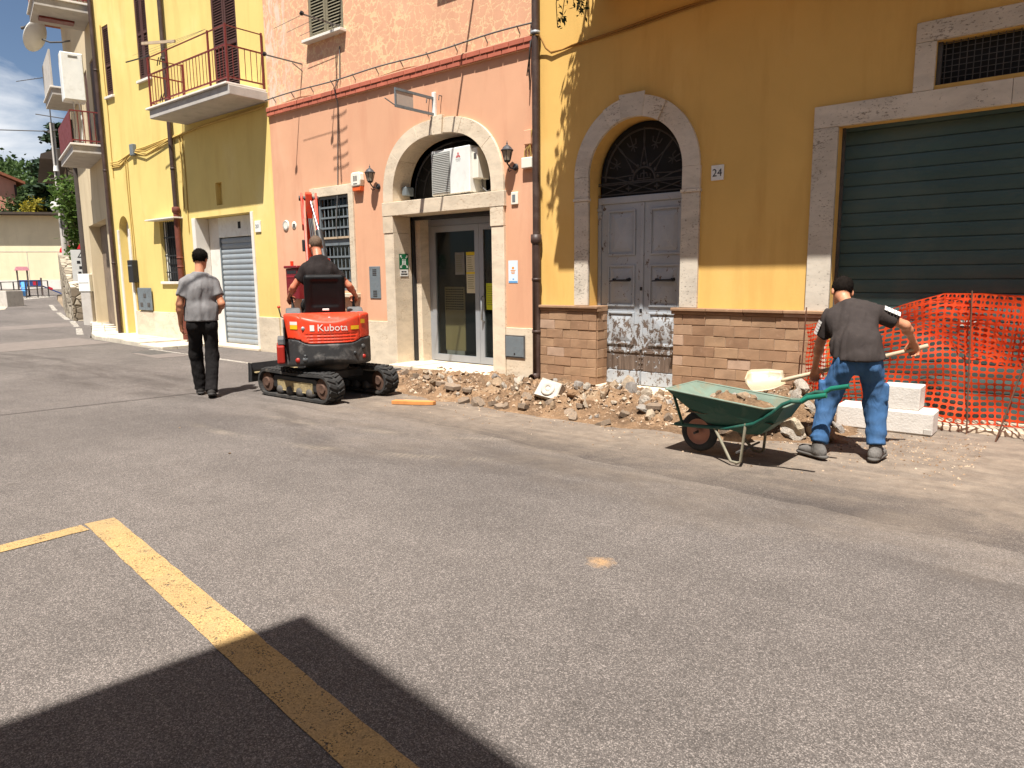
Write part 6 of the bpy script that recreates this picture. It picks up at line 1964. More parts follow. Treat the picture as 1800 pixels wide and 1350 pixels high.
# undercarriage: +y forward
for sx in (-1, 1):
    xc = sx * 0.43
    L0, L1, rr = -0.56, 0.56, 0.165
    path = []
    for i in range(13): a = -math.pi / 2 - math.pi * i / 12; path.append((L0 + rr * math.cos(a), 0.18 + rr * math.sin(a)))
    for i in range(1, 8): path.append((L0 + (L1 - L0) * i / 8, 0.345 - 0.012 * math.sin(math.pi * i / 8)))
    for i in range(13): a = math.pi / 2 - math.pi * i / 12; path.append((L1 + rr * math.cos(a), 0.18 + rr * math.sin(a)))
    for i in range(1, 8): path.append((L1 + (L0 - L1) * i / 8, 0.015))
    n = len(path); w = 0.115
    cy_, cz_ = 0.0, 0.18
    v, f = [], []
    for i, (y, z) in enumerate(path):
        py_, pz_ = path[i - 1]; ny_, nz_ = path[(i + 1) % n]
        t_ = Vector((0, ny_ - py_, nz_ - pz_)).normalized(); nn = Vector((0, t_.z, -t_.y))
        if nn.dot(Vector((0, y - max(L0, min(L1, y)), z - 0.18))) < 0: nn = -nn
        inn = Vector((0, y, z)) - nn * 0.03
        for x in (-w, w): v.append((xc + x, y, z))
        for x in (w, -w): v.append((xc + x, inn.y, inn.z))
    for i in range(n):
        j = (i + 1) % n
        for k in range(4): f.append((i * 4 + k, i * 4 + (k + 1) % 4, j * 4 + (k + 1) % 4, j * 4 + k))
    tr = MB().add(v, f).build('track', rubber, DG)
    # chevron lugs around the belt, each its own bar
    lug = MB().cbox(-0.052, 0.052, -0.022, 0.022, -0.012, 0.014, 0.006).mesh('track_lug'); lug.materials.append(rubber)
    tot = 2 * (L1 - L0) + 2 * math.pi * rr; m_ = 44
    for k in range(m_):
        s_ = tot * k / m_
        a0 = L1 - L0
        if s_ < a0: y, z, ang = L0 + s_, 0.348, 0.0
        elif s_ < a0 + math.pi * rr: th = (s_ - a0) / rr; y, z, ang = L1 + rr * math.sin(th), 0.18 + (rr + 0.004) * math.cos(th), -th
        elif s_ < 2 * a0 + math.pi * rr: y, z, ang = L1 - (s_ - a0 - math.pi * rr), 0.012, math.pi
        else: th = (s_ - 2 * a0 - math.pi * rr) / rr; y, z, ang = L0 - rr * math.sin(th), 0.18 - (rr + 0.004) * math.cos(th), math.pi - th
        for q in (-1, 1):
            o_ = inst(lug, 'track_lug', tr, (xc + q * 0.058, y, z))
            o_.rotation_euler = (Matrix.Rotation(ang, 3, 'X') @ Matrix.Rotation(q * 0.45, 3, 'Z')).to_euler()
    fr_ = MB().prism([(L0 + 0.1, 0.12), (L1 - 0.12, 0.12), (L1 - 0.06, 0.2), (L1 - 0.14, 0.28), (L0 + 0.14, 0.28), (L0 + 0.06, 0.2)], 'x', xc - 0.07, xc + 0.07).build('track_frame', blackp, DG, bevel=0.012)
    MB().cbox(xc + sx * 0.071, xc + sx * 0.079, -0.36, 0.34, 0.10, 0.225, 0.006).build('mud', mudded, fr_)
    for y_, r_ in ((L0, 0.125), (L1, 0.12)):
        MB().lathe([(0.001, -0.095), (0.05, -0.10), (0.06, -0.085), (r_, -0.08), (r_, 0.08), (0.06, 0.085), (0.05, 0.10), (0.001, 0.095)], (xc, y_, 0.18), 'x', 20, False).build('sprocket' if y_ < 0 else 'idler', mat('rusty_wheel', srgb(84, 62, 50), 0.85, 0.3, 10, 0.4, 60), DG)
    for y_ in (-0.3, -0.1, 0.1, 0.3):
        MB().lathe([(0.001, -0.09), (0.06, -0.09), (0.06, 0.09), (0.001, 0.09)], (xc, y_, 0.095), 'x', 14).build('track_roller', iron, DG)
MB().cbox(-0.36, 0.36, -0.28, 0.28, 0.22, 0.34, 0.02).build('chassis', blackp, DG)
MB().lathe([(0.001, 0.34), (0.27, 0.34), (0.27, 0.43), (0.001, 0.43)], (0, 0, 0), 'z', 24).build('swing_ring', iron, DG)
# dozer blade, raised
bladeT = Matrix.Translation((0, 0, 0.05))
g = MB(bladeT)
prof = [(1.02, 0.08), (0.985, 0.16), (0.98, 0.24), (1.0, 0.33)]
for (ya, za), (yb, zb) in zip(prof, prof[1:]):
    g.add([(-0.5, ya, za), (0.5, ya, za), (0.5, yb, zb), (-0.5, yb, zb), (-0.5, ya - 0.018, za), (0.5, ya - 0.018, za), (0.5, yb - 0.018, zb), (-0.5, yb - 0.018, zb)],
          [(0, 1, 2, 3), (7, 6, 5, 4), (0, 4, 5, 1), (3, 2, 6, 7), (0, 3, 7, 4), (1, 5, 6, 2)])
bl_ = g.build('dozer_blade', blackp, DG)
for x_ in (-0.5, 0.488):
    MB(bladeT).prism([(1.02, 0.08), (0.94, 0.10), (0.93, 0.33), (1.0, 0.34)], 'x', x_, x_ + 0.012).build('blade_cheek', blackp, bl_)
MB(bladeT).cbox(-0.45, 0.45, 0.90, 0.978, 0.2, 0.215, 0.003).build('blade_stiffener', mudded, bl_)
for x_ in (-0.22, 0.22):
    MB(bladeT).beam((x_, 0.25, 0.2), (x_, 0.98, 0.2), 0.07, 0.07).build('blade_arm', blackp, bl_)

# upper works turn with the cab: +y forward in U
U = Matrix.Rotation(R(57 - 91), 4, 'Z')
Ui = np.array(U.to_3x3())


def RY(x): return -(0.615 - 0.30 * np.abs(x / 0.52) ** 2.8)


def toU(P): return P @ Ui          # root frame -> upper frame


def casting(P, grow, zlo, zhi, soft):
    q = toU(P)
    x, y, z = q[:, 0], q[:, 1], q[:, 2]
    d = smax(np.abs(x) - 0.505 - grow, RY(x) - grow - y, soft)
    d = smax(d, y + 0.10, soft)
    d = smax(d, z - zhi, soft)
    return smax(d, zlo - z, soft)


def seam(x): return 0.70 + 0.055 / (1 + np.exp(-(np.abs(x - 0.02) - 0.33) * 40))


def hood_f(P):
    q = toU(P)
    top = 1.055 - 0.10 * np.clip((-q[:, 1] - 0.38) / 0.25, 0, 1) ** 2
    d = casting(P, 0.0, 0.62, 1.06, 0.05)
    d = smax(d, q[:, 2] - top, 0.03)
    d = np.maximum(d, seam(q[:, 0]) + 0.004 - q[:, 2])
    # scooped band under the top edge and grille grooves
    sc = ell(q, (0.03, -0.70, 1.03), (0.34, 0.15, 0.085))
    d = smax(d, -sc, 0.02)
    for xs_ in (-0.325, 0.372):
        d = np.maximum(d, -np.maximum(np.abs(q[:, 0] - xs_) - 0.0065, -(d + 0.011)))
    for z in (0.735, 0.772, 0.809):
        gr_ = np.maximum(np.abs(q[:, 2] - z) - 0.006, np.maximum(np.abs(q[:, 0] - 0.03) - 0.30 + (0.81 - z) * 0.4, -(d + 0.012)))
        d = np.maximum(d, -gr_)
    return d


def cw_f(P):
    q = toU(P)
    d = casting(P, 0.012, 0.40, 0.95, 0.05)
    d = smax(d, 0.43 + 0.28 * np.clip((q[:, 1] + 0.40), 0, 0.3) * 0 - q[:, 2] + 0.10 * np.clip((-q[:, 1] - 0.45) / 0.17, 0, 1) ** 2 * 0.6, 0.03)
    return np.maximum(d, q[:, 2] - seam(q[:, 0]) + 0.004)


hood = sdf_obj('engine_hood', hood_f, (-0.75, -0.75, 0.6), (0.75, 0.6, 1.1), 0.012, red, DG)
cwt = sdf_obj('counterweight', cw_f, (-0.75, -0.75, 0.36), (0.75, 0.6, 0.84), 0.013, cw_m, DG)


def rear_patch(x0, x1, z0, z1, m, name, parent, off=0.006, n=6, grow=0.0):
    g = MB(U)
    v = []
    for i in range(n + 1):
        x = x0 + (x1 - x0) * i / n
        for z in (z0, z1):
            top = 0.0
            v.append((x, float(RY(np.array(x))) - grow - off, z))
    g.add(v, [(2 * i, 2 * i + 2, 2 * i + 3, 2 * i + 1) for i in range(n)], True)
    return g.build(name, m, parent)


def rear_text(txt, size, xc, zc, m, name, parent, off=0.007, xs=1.0):
    v, f = text_geo(txt, size, xs=xs)
    g = MB(U)
    g.add([(xc + a, float(RY(np.array(xc + a))) - off, zc + b) for a, b in v], f)
    return g.build(name, m, parent)


rear_text('Kubota', 0.115, 0.045, 0.888, sticker_w, 'brand_lettering', hood, xs=1.05)
rear_patch(-0.215, -0.165, 0.855, 0.925, sticker_w, 'brand_badge', hood)
rear_patch(0.26, 0.36, 0.86, 0.905, sticker_y, 'sticker', hood)
rear_patch(-0.435, -0.355, 0.875, 0.925, sticker_y, 'sticker', hood, 0.008)
rear_patch(-0.435, -0.355, 0.927, 0.965, sticker_w, 'sticker', hood, 0.008)
rear_patch(0.385, 0.44, 0.925, 0.975, sticker_y, 'sticker', hood, 0.008)
rear_patch(0.12, 0.23, 0.965, 1.012, sticker_y, 'sticker', hood, -0.085)
for x_, z_, r_ in ((-0.29, 0.885, 0.022), (0.02, 0.985, 0.03)):
    MB(U).lathe([(0.001, -0.03), (r_, -0.03), (r_ * 1.1, 0.03)], (x_, float(RY(np.array(x_))) + (0.02 if z_ < 0.9 else 0.10), z_), 'y', 14).build('lock', alu, hood)
for x_, z_, r_, m_ in ((-0.28, 0.555, 0.022, blackp), (0.40, 0.64, 0.032, blackp), (0.30, 0.575, 0.02, blackp), (-0.36, 0.505, 0.03, redk), (-0.28, 0.52, 0.028, greyp), (0.41, 0.52, 0.025, redk)):
    MB(U).lathe([(0.001, -0.012), (r_, -0.012), (r_ * 1.15, 0.02)], (x_, float(RY(np.array(x_))) - 0.012, z_), 'y', 14).build('tie_point', m_, cwt)
MB(U).prism([(-0.50, 0.70), (-0.30, 0.74), (-0.22, 0.98), (-0.36, 0.99), (-0.47, 0.9)], 'x', -0.515, -0.50).build('side_grille', blackp, hood)
MB(U).prism([(-0.42, 0.46), (0.12, 0.46), (0.12, 0.68), (-0.42, 0.68)], 'x', -0.60, -0.508).build('side_tank', redk, DG, bevel=0.02)
MB(U).prism([(-0.38, 0.684), (0.10, 0.684), (0.10, 0.76), (-0.38, 0.76)], 'x', -0.585, -0.512).build('side_step', greyp, DG, bevel=0.01)
# platform
MB(U).cbox(-0.52, 0.52, -0.10, 0.62, 0.44, 0.50, 0.015).build('floor_plate', blackp, DG)
MB(U).cbox(0.28, 0.52, -0.09, 0.60, 0.502, 0.86, 0.03).build('side_panel', red, DG)
# seat
St = MB(U)


def seat_f(P):
    q = toU(P)
    c_, s_ = math.cos(R(10)), math.sin(R(10))
    M = np.array([[1, 0, 0], [0, c_, s_], [0, -s_, c_]]).T
    back = rbox(q, (0, -0.155, 1.27), (0.245 - 0.0, 0.05, 0.25), 0.045, M)
    base = rbox(q, (0, 0.12, 1.02), (0.25, 0.25, 0.07), 0.05)
    d = union(0.03, back, base)
    return smax(d, -rbox(q, (0, -0.24, 1.28), (0.17, 0.045, 0.17), 0.03, M), 0.015)


seat = sdf_obj('seat', seat_f, (-0.5, -0.5, 0.92), (0.5, 0.5, 1.56), 0.011, vinyl, DG)
MB(U).cbox(-0.04, 0.04, -0.232, -0.215, 1.075, 1.10, 0.004).build('seat_label', sticker_w, seat)
MB(U).cbox(-0.2, 0.2, -0.08, 0.34, 0.86, 0.945, 0.02).build('seat_base', blackp, DG)
for sx in (-1, 1):
    xo = 0.38 * sx
    cs = MB(U).prism([(-0.12, 0.90), (0.32, 0.90), (0.36, 1.02), (0.28, 1.10), (0.05, 1.10), (-0.12, 1.04)], 'x', xo - 0.09, xo + 0.09).build('console', greyp, DG, bevel=0.025, seg=3)
    MB(U).prism([(-0.1, 0.80), (0.3, 0.80), (0.3, 0.898), (-0.1, 0.898)], 'x', xo - 0.085, xo + 0.085).build('console_base', blackp, DG, bevel=0.01)
    MB(U).tube([(xo, 0.22, 1.09), (xo, 0.24, 1.18), (xo + 0.02 * sx, 0.25, 1.26)], [0.022, 0.012, 0.012], 8).build('joystick', blackp, cs)
    MB(U).ball((xo + 0.02 * sx, 0.25, 1.285), (0.024, 0.024, 0.04), 10, 7).build('joystick_grip', blackp, cs)
lv = MB(U).tube([(-0.47, 0.08, 0.98), (-0.53, 0.06, 1.0), (-0.55, 0.06, 1.10)], 0.009, 6).build('lock_lever', iron, DG)
MB(U).ball((-0.55, 0.06, 1.12), 0.02, 8, 6).build('knob', red, lv)
for x_ in (-0.1, 0.1):
    MB(U).tube([(x_, 0.52, 0.5), (x_, 0.5, 0.85), (x_ * 0.9, 0.42, 1.1)], 0.012, 6).build('travel_lever', blackp, DG)
for k in range(4):
    MB(U).cyl((-0.12 + 0.08 * k, -0.135, 1.04), (-0.12 + 0.08 * k, -0.135, 1.075), 0.010, n=6).build('hood_bolt', alu, DG)
# swing post, boom, dipper, bucket
bo = thing('x', None, None) if False else None
BX = -0.06
MB(U).prism([(0.55, 0.36), (0.80, 0.42), (0.84, 0.70), (0.72, 0.78), (0.55, 0.66)], 'x', BX - 0.10, BX + 0.10).build('swing_post', redk, DG, bevel=0.02)
boom_pts = [(0.74, 0.56), (0.84, 1.0), (1.06, 1.62), (1.46, 2.28), (1.62, 2.56)]
boom = MB(U)
wd = [0.09, 0.105, 0.11, 0.095, 0.075]
for i in range(len(boom_pts) - 1):
    (ya, za), (yb, zb) = boom_pts[i], boom_pts[i + 1]
    for sx in (-1, 1):
        x_ = BX + sx * (0.095 - 0.006 * i)
        boom.beam((x_, ya, za), (x_, yb, zb), 0.016, 2 * wd[i], (1, 0, 0)) if False else boom.prism([(ya - wd[i], za + 0.02), (ya + wd[i], za - 0.02), (yb + wd[i + 1], zb - 0.02), (yb - wd[i + 1], zb + 0.02)], 'x', x_ - 0.010, x_ + 0.010)
    boom.prism([(ya - wd[i] * 0.96, za + 0.018), (ya - wd[i] * 0.7, za + 0.012), (yb - wd[i + 1] * 0.7, zb + 0.012), (yb - wd[i + 1] * 0.96, zb + 0.018)], 'x', BX - 0.075, BX + 0.075) if i < 2 else None
boom = boom.build('boom', red, DG)
for sx in (-1, 1):
    MB(U).prism([(1.36, 2.22), (1.48, 2.14), (1.66, 2.50), (1.64, 2.64), (1.57, 2.68), (1.50, 2.60)], 'x', BX + sx * 0.10 - 0.014, BX + sx * 0.10 + 0.014).build('boom_ear', red, boom, bevel=0.006)
    MB(U).lathe([(0.001, -0.012), (0.035, -0.012), (0.035, 0.012), (0.001, 0.012)], (BX + sx * 0.125, 1.585, 2.60), 'x', 14).build('pin', iron, boom)
MB(U).cyl((BX - 0.12, 1.585, 2.60), (BX + 0.12, 1.585, 2.60), 0.03, n=12).build('pin', iron, boom)
cyl_ = MB(U).tube([(BX + 0.17, 0.86, 1.5), (BX + 0.10, 1.20, 2.12)], 0.05, 12).build('arm_cylinder', blackp, boom)
MB(U).tube([(BX + 0.10, 1.20, 2.12), (BX + 0.02, 1.56, 2.58)], 0.019, 10).build('piston_rod', chrome, cyl_)
MB(U).tube([(BX + 0.19, 0.86, 1.45), (BX + 0.17, 0.96, 1.72)], 0.05, 10).build('light_housing', red, boom)
for k in range(3):
    MB(U).tube([(BX + 0.02 + 0.02 * k, 0.72, 0.9), (BX + 0.03 + 0.02 * k, 0.84, 1.35), (BX + 0.0 + 0.025 * k, 1.10, 1.86 + 0.03 * k), (BX - 0.02 + 0.02 * k, 1.38, 2.3)], 0.011, 6).build('hydraulic_hose', blackp, boom)
MB(U).cbox(BX - 0.135, BX - 0.085, 1.18, 1.24, 1.84, 2.0, 0.008).build('work_light', blackp, boom)
MB(U).cbox(BX - 0.083, BX - 0.0805, 0.90, 1.0, 1.15, 1.5, 0.002).build('boom_label', sticker_y, boom)
dip = MB(U).prism([(1.50, 2.66), (1.66, 2.70), (1.78, 2.2), (1.98, 1.15), (1.90, 1.12), (1.62, 2.1)], 'x', BX - 0.045, BX + 0.045).build('dipper_arm', red, DG, bevel=0.01)
bk = [(2.02, 1.16), (1.90, 1.06), (1.78, 0.80), (1.80, 0.62), (1.92, 0.50), (2.08, 0.50), (2.22, 0.60), (2.16, 0.66), (2.06, 0.58), (1.94, 0.58), (1.86, 0.66), (1.84, 0.80), (1.95, 1.02)]
MB(U).prism(bk, 'x', BX - 0.16, BX + 0.16).build('bucket', blackp, DG, bevel=0.006)
for sx in (-1, 1):
    MB(U).prism([(1.80, 0.62), (1.92, 0.50), (2.08, 0.50), (2.22, 0.60), (2.1, 0.86), (1.95, 1.02), (1.84, 0.80)], 'x', BX + sx * 0.168 - 0.006, BX + sx * 0.168 + 0.006).build('bucket_cheek', blackp, DG)

# ================================================================== wheelbarrow
wb_green = mat('barrow_green', srgb(24, 78, 66), 0.5, 0.12, 6, 0.06, 100, spec=0.45, dirt=srgb(120, 128, 110), dirt_amt=0.35, ds=7)
wb_worn = mat('barrow_worn_inside', srgb(112, 128, 114), 0.7, 0.15, 6, 0.1, 80, dirt=srgb(136, 114, 86), dirt_amt=0.85, ds=5)
WB = thing('wheelbarrow', 'green wheelbarrow loaded with earth in front of the brick base', 'wheelbarrow', (-2.47, 5.52, 0.0), rz=R(-2), world=False)
WB.scale = (0.9, 0.9, 0.95)
tyre = mat('tyre_black', (0.03, 0.032, 0.034), 0.85, 0.2, 10, 0.2, 80, dirt=(0.12, 0.11, 0.10), dirt_amt=0.5)
wh = MB().lathe([(0.115, -0.032), (0.14, -0.042), (0.165, -0.036), (0.178, -0.014), (0.18, 0.0), (0.178, 0.014), (0.165, 0.036), (0.14, 0.042), (0.115, 0.032)], (0, 0, 0.18), 'y', 32).build('tyre', tyre, WB)
MB().lathe([(0.117, -0.03), (0.105, -0.026), (0.095, -0.012), (0.035, -0.016), (0.03, -0.04), (0.001, -0.04), (0.001, 0.04), (0.03, 0.04), (0.035, 0.016), (0.095, 0.012), (0.105, 0.026), (0.117, 0.03)], (0, 0, 0.18), 'y', 28).build('rim', mat('rim_pink', srgb(176, 128, 112), 0.7, 0.12, 8, 0.1, 60), WB)
MB().cyl((0, -0.11, 0.18), (0, 0.11, 0.18), 0.012, n=8).build('axle', iron, WB)
rim_pts = [(-0.20, -0.30, 0.575), (0.72, -0.31, 0.50), (0.86, -0.24, 0.52), (0.86, 0.24, 0.52), (0.72, 0.31, 0.50), (-0.20, 0.30, 0.575)]
bot_pts = [(0.14, -0.16, 0.30), (0.50, -0.17, 0.245), (0.62, -0.13, 0.25), (0.62, 0.13, 0.25), (0.50, 0.17, 0.245), (0.14, 0.16, 0.30)]
mid_pts = [(-0.03, -0.245, 0.44), (0.62, -0.255, 0.355), (0.77, -0.20, 0.375), (0.77, 0.20, 0.375), (0.62, 0.255, 0.355), (-0.03, 0.245, 0.44)]
n = 6
for nm, m_, o in (('tray', wb_green, 0.0), ('tray_lining', wb_worn, 0.008)):
    g = MB()
    R_ = [tuple(Vector(p) * (1 - 0) + (Vector((0.35, 0, p[2])) - Vector(p)) * o * 2) for p in rim_pts]
    M_ = [tuple(Vector(p) + (Vector((0.35, 0, p[2] + 0.05)) - Vector(p)) * o * 3) for p in mid_pts]
    B_ = [tuple(Vector(p) + Vector((0, 0, o))) for p in bot_pts]
    g.add(R_ + M_ + B_, [(i, (i + 1) % n, n + (i + 1) % n, n + i) for i in range(n)] + [(n + i, n + (i + 1) % n, 2 * n + (i + 1) % n, 2 * n + i) for i in range(n)] + [tuple(range(2 * n, 3 * n))])
    tr = g.build(nm, m_, WB)
MB().tube([rim_pts[i % 6] for i in range(7)], 0.009, 6).build('tray_rim', wb_worn, WB)
for s_ in (-1, 1):
    fr = MB().tube([(-0.20, s_ * 0.10, 0.235), (0.0, s_ * 0.115, 0.245), (0.35, s_ * 0.20, 0.28), (0.62, s_ * 0.26, 0.36), (0.78, s_ * 0.285, 0.47), (0.86, s_ * 0.29, 0.545), (0.93, s_ * 0.29, 0.58), (1.01, s_ * 0.29, 0.585), (1.06, s_ * 0.29, 0.62), (1.19, s_ * 0.29, 0.65)], 0.0165, 10).build('handle', wb_green, WB)
    MB().tube([(1.01, s_ * 0.29, 0.587), (1.06, s_ * 0.29, 0.622), (1.20, s_ * 0.29, 0.653)], 0.0205, 10).build('grip', mat('grip_green', srgb(20, 104, 84), 0.5, 0.1, 8), fr)
    leg = MB().tube([(0.22, s_ * 0.17, 0.27), (0.30, s_ * 0.20, 0.17), (0.42, s_ * 0.25, 0.02), (0.48, s_ * 0.25, 0.014), (0.51, s_ * 0.25, 0.03), (0.54, s_ * 0.245, 0.35)], 0.013, 8).build('leg', mat('leg_worn', srgb(128, 122, 104), 0.7, 0.2, 10, 0.1, 60, dirt=srgb(70, 84, 64), dirt_amt=0.7, ds=9), WB)
    MB().beam((-0.12, s_ * 0.11, 0.24), (-0.16, s_ * 0.22, 0.52), 0.03, 0.012, (1, 0, 0)).build('front_strut', wb_green, WB)
MB().beam((-0.20, -0.11, 0.235), (-0.20, 0.11, 0.235), 0.02, 0.02).build('front_bar', wb_green, WB)
MB().beam((0.47, -0.25, 0.10), (0.47, 0.25, 0.10), 0.014, 0.014).build('leg_tie', iron, WB)

# ================================================================== people
def skin_mat(name, a, b):
    t = NT(name)
    co = t.co()
    c = t.ramp(t.noise(co, 14, 5, 0.6), [(0.3, a), (0.7, b)])
    t.bump(t.noise(co, 160, 3, 0.6), 0.12, 0.003)
    t.b.inputs['Subsurface Weight'].default_value = 0.12
    t.b.inputs['Subsurface Radius'].default_value = (0.6, 0.25, 0.12)
    t.b.inputs['Subsurface Scale'].default_value = 0.02
    return t.done(c, 0.5, 0, 0.4)


def cloth_mat(name, col, var=0.10, wr=14, strength=0.5, dust=None):
    t = NT(name)
    co = t.co()
    c = t.ramp(t.noise(co, 3, 4, 0.55), [(0.3, tuple(x * (1 - var) for x in col)), (0.7, tuple(x * (1 + var) for x in col))])
    if dust is not None:
        c = t.mix(t.ramp(t.noise(co, 4.5, 7, 0.7, 0.4), [(0.5, 0.0), (0.75, 0.28)]), c, dust)
    h = t.math('ADD', t.noise(t.co((1.3, 1.3, 0.4)), wr, 2, 0.4, 1.2), t.math('MULTIPLY', t.noise(co, 400, 2, 0.5), 0.08))
    t.bump(h, strength * 0.7, 0.03)
    return t.done(c, 0.92, 0, 0.1)


hair_dark = cloth_mat('hair_dark', (0.009, 0.0065, 0.005), 0.5, 60, 0.5)
hair_brown = cloth_mat('hair_cropped', (0.115, 0.078, 0.055), 0.35, 70, 0.3)
eye_m = mat('eye', (0.5, 0.48, 0.45), 0.2, 0.02, 5)


def V3(*a): return np.array(a, float)


def hand_parts(P, wrist, fwd, nrm, curl, k=1.0, side=1):
    """palm, four bent fingers of different length and a thumb from the side of the palm"""
    f = fwd / np.linalg.norm(fwd); n = nrm - f * (nrm @ f); n /= np.linalg.norm(n); l = np.cross(f, n) * side
    pc = wrist + f * 0.05 * k
    d = ecap(P, wrist + f * 0.012, wrist + f * 0.078 * k, 0.030 * k, 0.020 * k, 0.040 * k, 0.016 * k, l)
    out = d
    for i, (o, L) in enumerate(((-0.031, 0.064), (-0.0105, 0.076), (0.0105, 0.080), (0.031, 0.072))):
        b = wrist + f * 0.083 * k + l * o * k
        c1 = curl * 0.55; c2 = curl * 1.25; c3 = curl * 1.9
        p1 = b + (f * math.cos(c1) + n * math.sin(c1)) * L * 0.45 * k
        p2 = p1 + (f * math.cos(c2) + n * math.sin(c2)) * L * 0.33 * k
        p3 = p2 + (f * math.cos(c3) + n * math.sin(c3)) * L * 0.26 * k
        fg = np.minimum(np.minimum(cone(P, b - f * 0.012, p1, 0.0105 * k, 0.0095 * k), cone(P, p1, p2, 0.0095 * k, 0.0088 * k)), cone(P, p2, p3, 0.0088 * k, 0.007 * k))
        out = smin(out, fg, 0.006)
    tb = wrist + f * 0.028 * k + l * 0.028 * k
    t1 = tb + (f * 0.55 + l * 0.62 + n * 0.45) * 0.046 * k
    t2 = t1 + (f * 0.75 + l * 0.05 + n * 0.7) * 0.032 * k
    th = np.minimum(cone(P, tb, t1, 0.0145 * k, 0.011 * k), cone(P, t1, t2, 0.011 * k, 0.0085 * k))
    return smin(out, th, 0.010)


def person(name, label, loc, rz, J, skin, shirt, trousers, shoe, hair, opts):
    """J: joints in the person's frame (x right, y ahead, z up)"""
    root = thing(name, label, 'person', loc, rz=rz, world=False)
    J = {k: np.array(v, float) for k, v in J.items()}
    b = opts.get('bulk', 1.0)
    latS = J['shR'] - J['shL']; latH = J['hipR'] - J['hipL']
    hd = J['head']; hf = opts['look'] / np.linalg.norm(opts['look']); hu = opts.get('headup', V3(0, 0, 1)); hu = hu - hf * (hu @ hf); hu /= np.linalg.norm(hu); hr = np.cross(hf, hu)
    HM = np.stack([hr, hf, hu], 1)

    def H(x, y, z): return hd + hr * x + hf * y + hu * z

    def head_f(P):
        d = ell(P, H(0, -0.012, 0.03), (0.076, 0.096, 0.092), HM)
        d = smin(d, ell(P, H(0, 0.022, -0.045), (0.058, 0.070, 0.075), HM), 0.03)
        d = smin(d, ell(P, H(0, 0.055, -0.085), (0.036, 0.034, 0.030), HM), 0.025)
        d = smin(d, cone(P, H(0, 0.088, 0.015), H(0, 0.108, -0.025), 0.009, 0.014), 0.012)
        d = smin(d, ell(P, H(0, 0.084, -0.058), (0.024, 0.012, 0.008), HM), 0.008)
        for s in (-1, 1):
            d = smax(d, -ell(P, H(s * 0.032, 0.098, 0.012), (0.017, 0.014, 0.011), HM), 0.008)
            d = smin(d, ell(P, H(s * 0.078, -0.012, -0.012), (0.010, 0.020, 0.032), HM), 0.008)
        return d

    def arm_f(P):
        d = None
        for s in ('L', 'R'):
            a = smin(cone(P, J['sh' + s], J['el' + s], 0.056 * b, 0.043 * b), cone(P, J['el' + s], J['wr' + s], 0.043 * b, 0.028 * b), 0.02)
            fa = J['el' + s] + (J['wr' + s] - J['el' + s]) * 0.28
            a = smin(a, ell(P, fa, (0.046 * b,) * 3), 0.03)
            fw, nm, cu = opts['hand' + s]
            a = smin(a, hand_parts(P, J['wr' + s], np.array(fw, float), np.array(nm, float), cu, 1.05, 1 if s == 'R' else -1), 0.012)
            d = a if d is None else np.minimum(d, a)
        return d

    def torso(P, g):
        ch, wa, pe = J['chest'], J['waist'], J['pelvis']
        nk = J['neck']
        d = ecap(P, wa, ch, 0.150 * b + g, 0.108 * b + g, 0.178 * b + g, 0.120 * b + g, latS)
        d = smin(d, ecap(P, pe, wa, 0.158 * b + g, 0.112 * b + g, 0.150 * b + g, 0.108 * b + g, latH), 0.06)
        for s in ('L', 'R'):
            d = smin(d, cone(P, ch + (nk - ch) * 0.30, J['sh' + s], 0.088 * b + g, 0.050 * b + g), 0.05)
            d = smin(d, cone(P, nk - (nk - ch) * 0.1, J['sh' + s] * 0.6 + nk * 0.4, 0.05 + g, 0.042 + g), 0.06)
        return d

    def body_f(P):
        d = head_f(P)
        d = smin(d, cone(P, J['neck'] - (J['neck'] - J['chest']) * 0.2, H(0, -0.02, -0.06), 0.062 * b, 0.056 * b), 0.025)
        d = smin(d, torso(P, -0.02), 0.03)
        d = smin(d, arm_f(P), 0.025)
        for s in ('L', 'R'):
            d = smin(d, union(0.03, cone(P, J['hip' + s], J['kn' + s], 0.075, 0.05), cone(P, J['kn' + s], J['an' + s], 0.05, 0.036)), 0.03)
        return d

    allp = np.stack(list(J.values()))
    lo, hi = allp.min(0) - 0.19, allp.max(0) + 0.19
    body = sdf_obj('body', body_f, lo, hi, opts.get('h', 0.0085), skin, root)
    for s in (-1, 1):
        MB().ball(tuple(H(s * 0.032, 0.084, 0.012)), 0.0125, 8, 6).build('eye', eye_m, root)

    # hair
    ht = opts.get('hair_t', 0.012)

    def hair_f(P):
        q = (P - hd) @ HM
        grow = ht * np.clip((q[:, 2] + 0.055) / 0.11, 0.12, 1.0)
        d = ell(P, H(0, -0.015, 0.031), (0.0745, 0.0955, 0.0925), HM) - 0.002 - grow
        d = d + opts.get('hair_n', 0.004) * (wob(q, 26, 6, 3, (1.6, 1, 0.7)) + 0.45 * wob(q, 75, 6, 9, (1.8, 1, 0.5)))
        face = q[:, 1] - 0.055 - 0.5 * np.clip(q[:, 2] - 0.05, 0, 1)
        nape = -(q[:, 2] + 0.036 + 0.014 * wob(q, 30, 4, 13) + 0.45 * np.clip(q[:, 1] + 0.02, 0, 1) * -1.0 - 0.9 * np.clip(q[:, 1] - 0.0, 0, 1))
        d = smax(d, face, 0.012)
        return smax(d, nape - opts.get('nape', 0.0), 0.010)

    ho = sdf_obj('hair', hair_f, hd - 0.17, hd + 0.17, 0.0065, hair, root)
    # loose strands so the outline is not a smooth cap
    nv = len(ho.data.vertices)
    co_ = np.empty(nv * 3, np.float32); no_ = np.empty(nv * 3, np.float32)
    ho.data.vertices.foreach_get('co', co_); ho.data.vertex_normals.foreach_get('vector', no_)
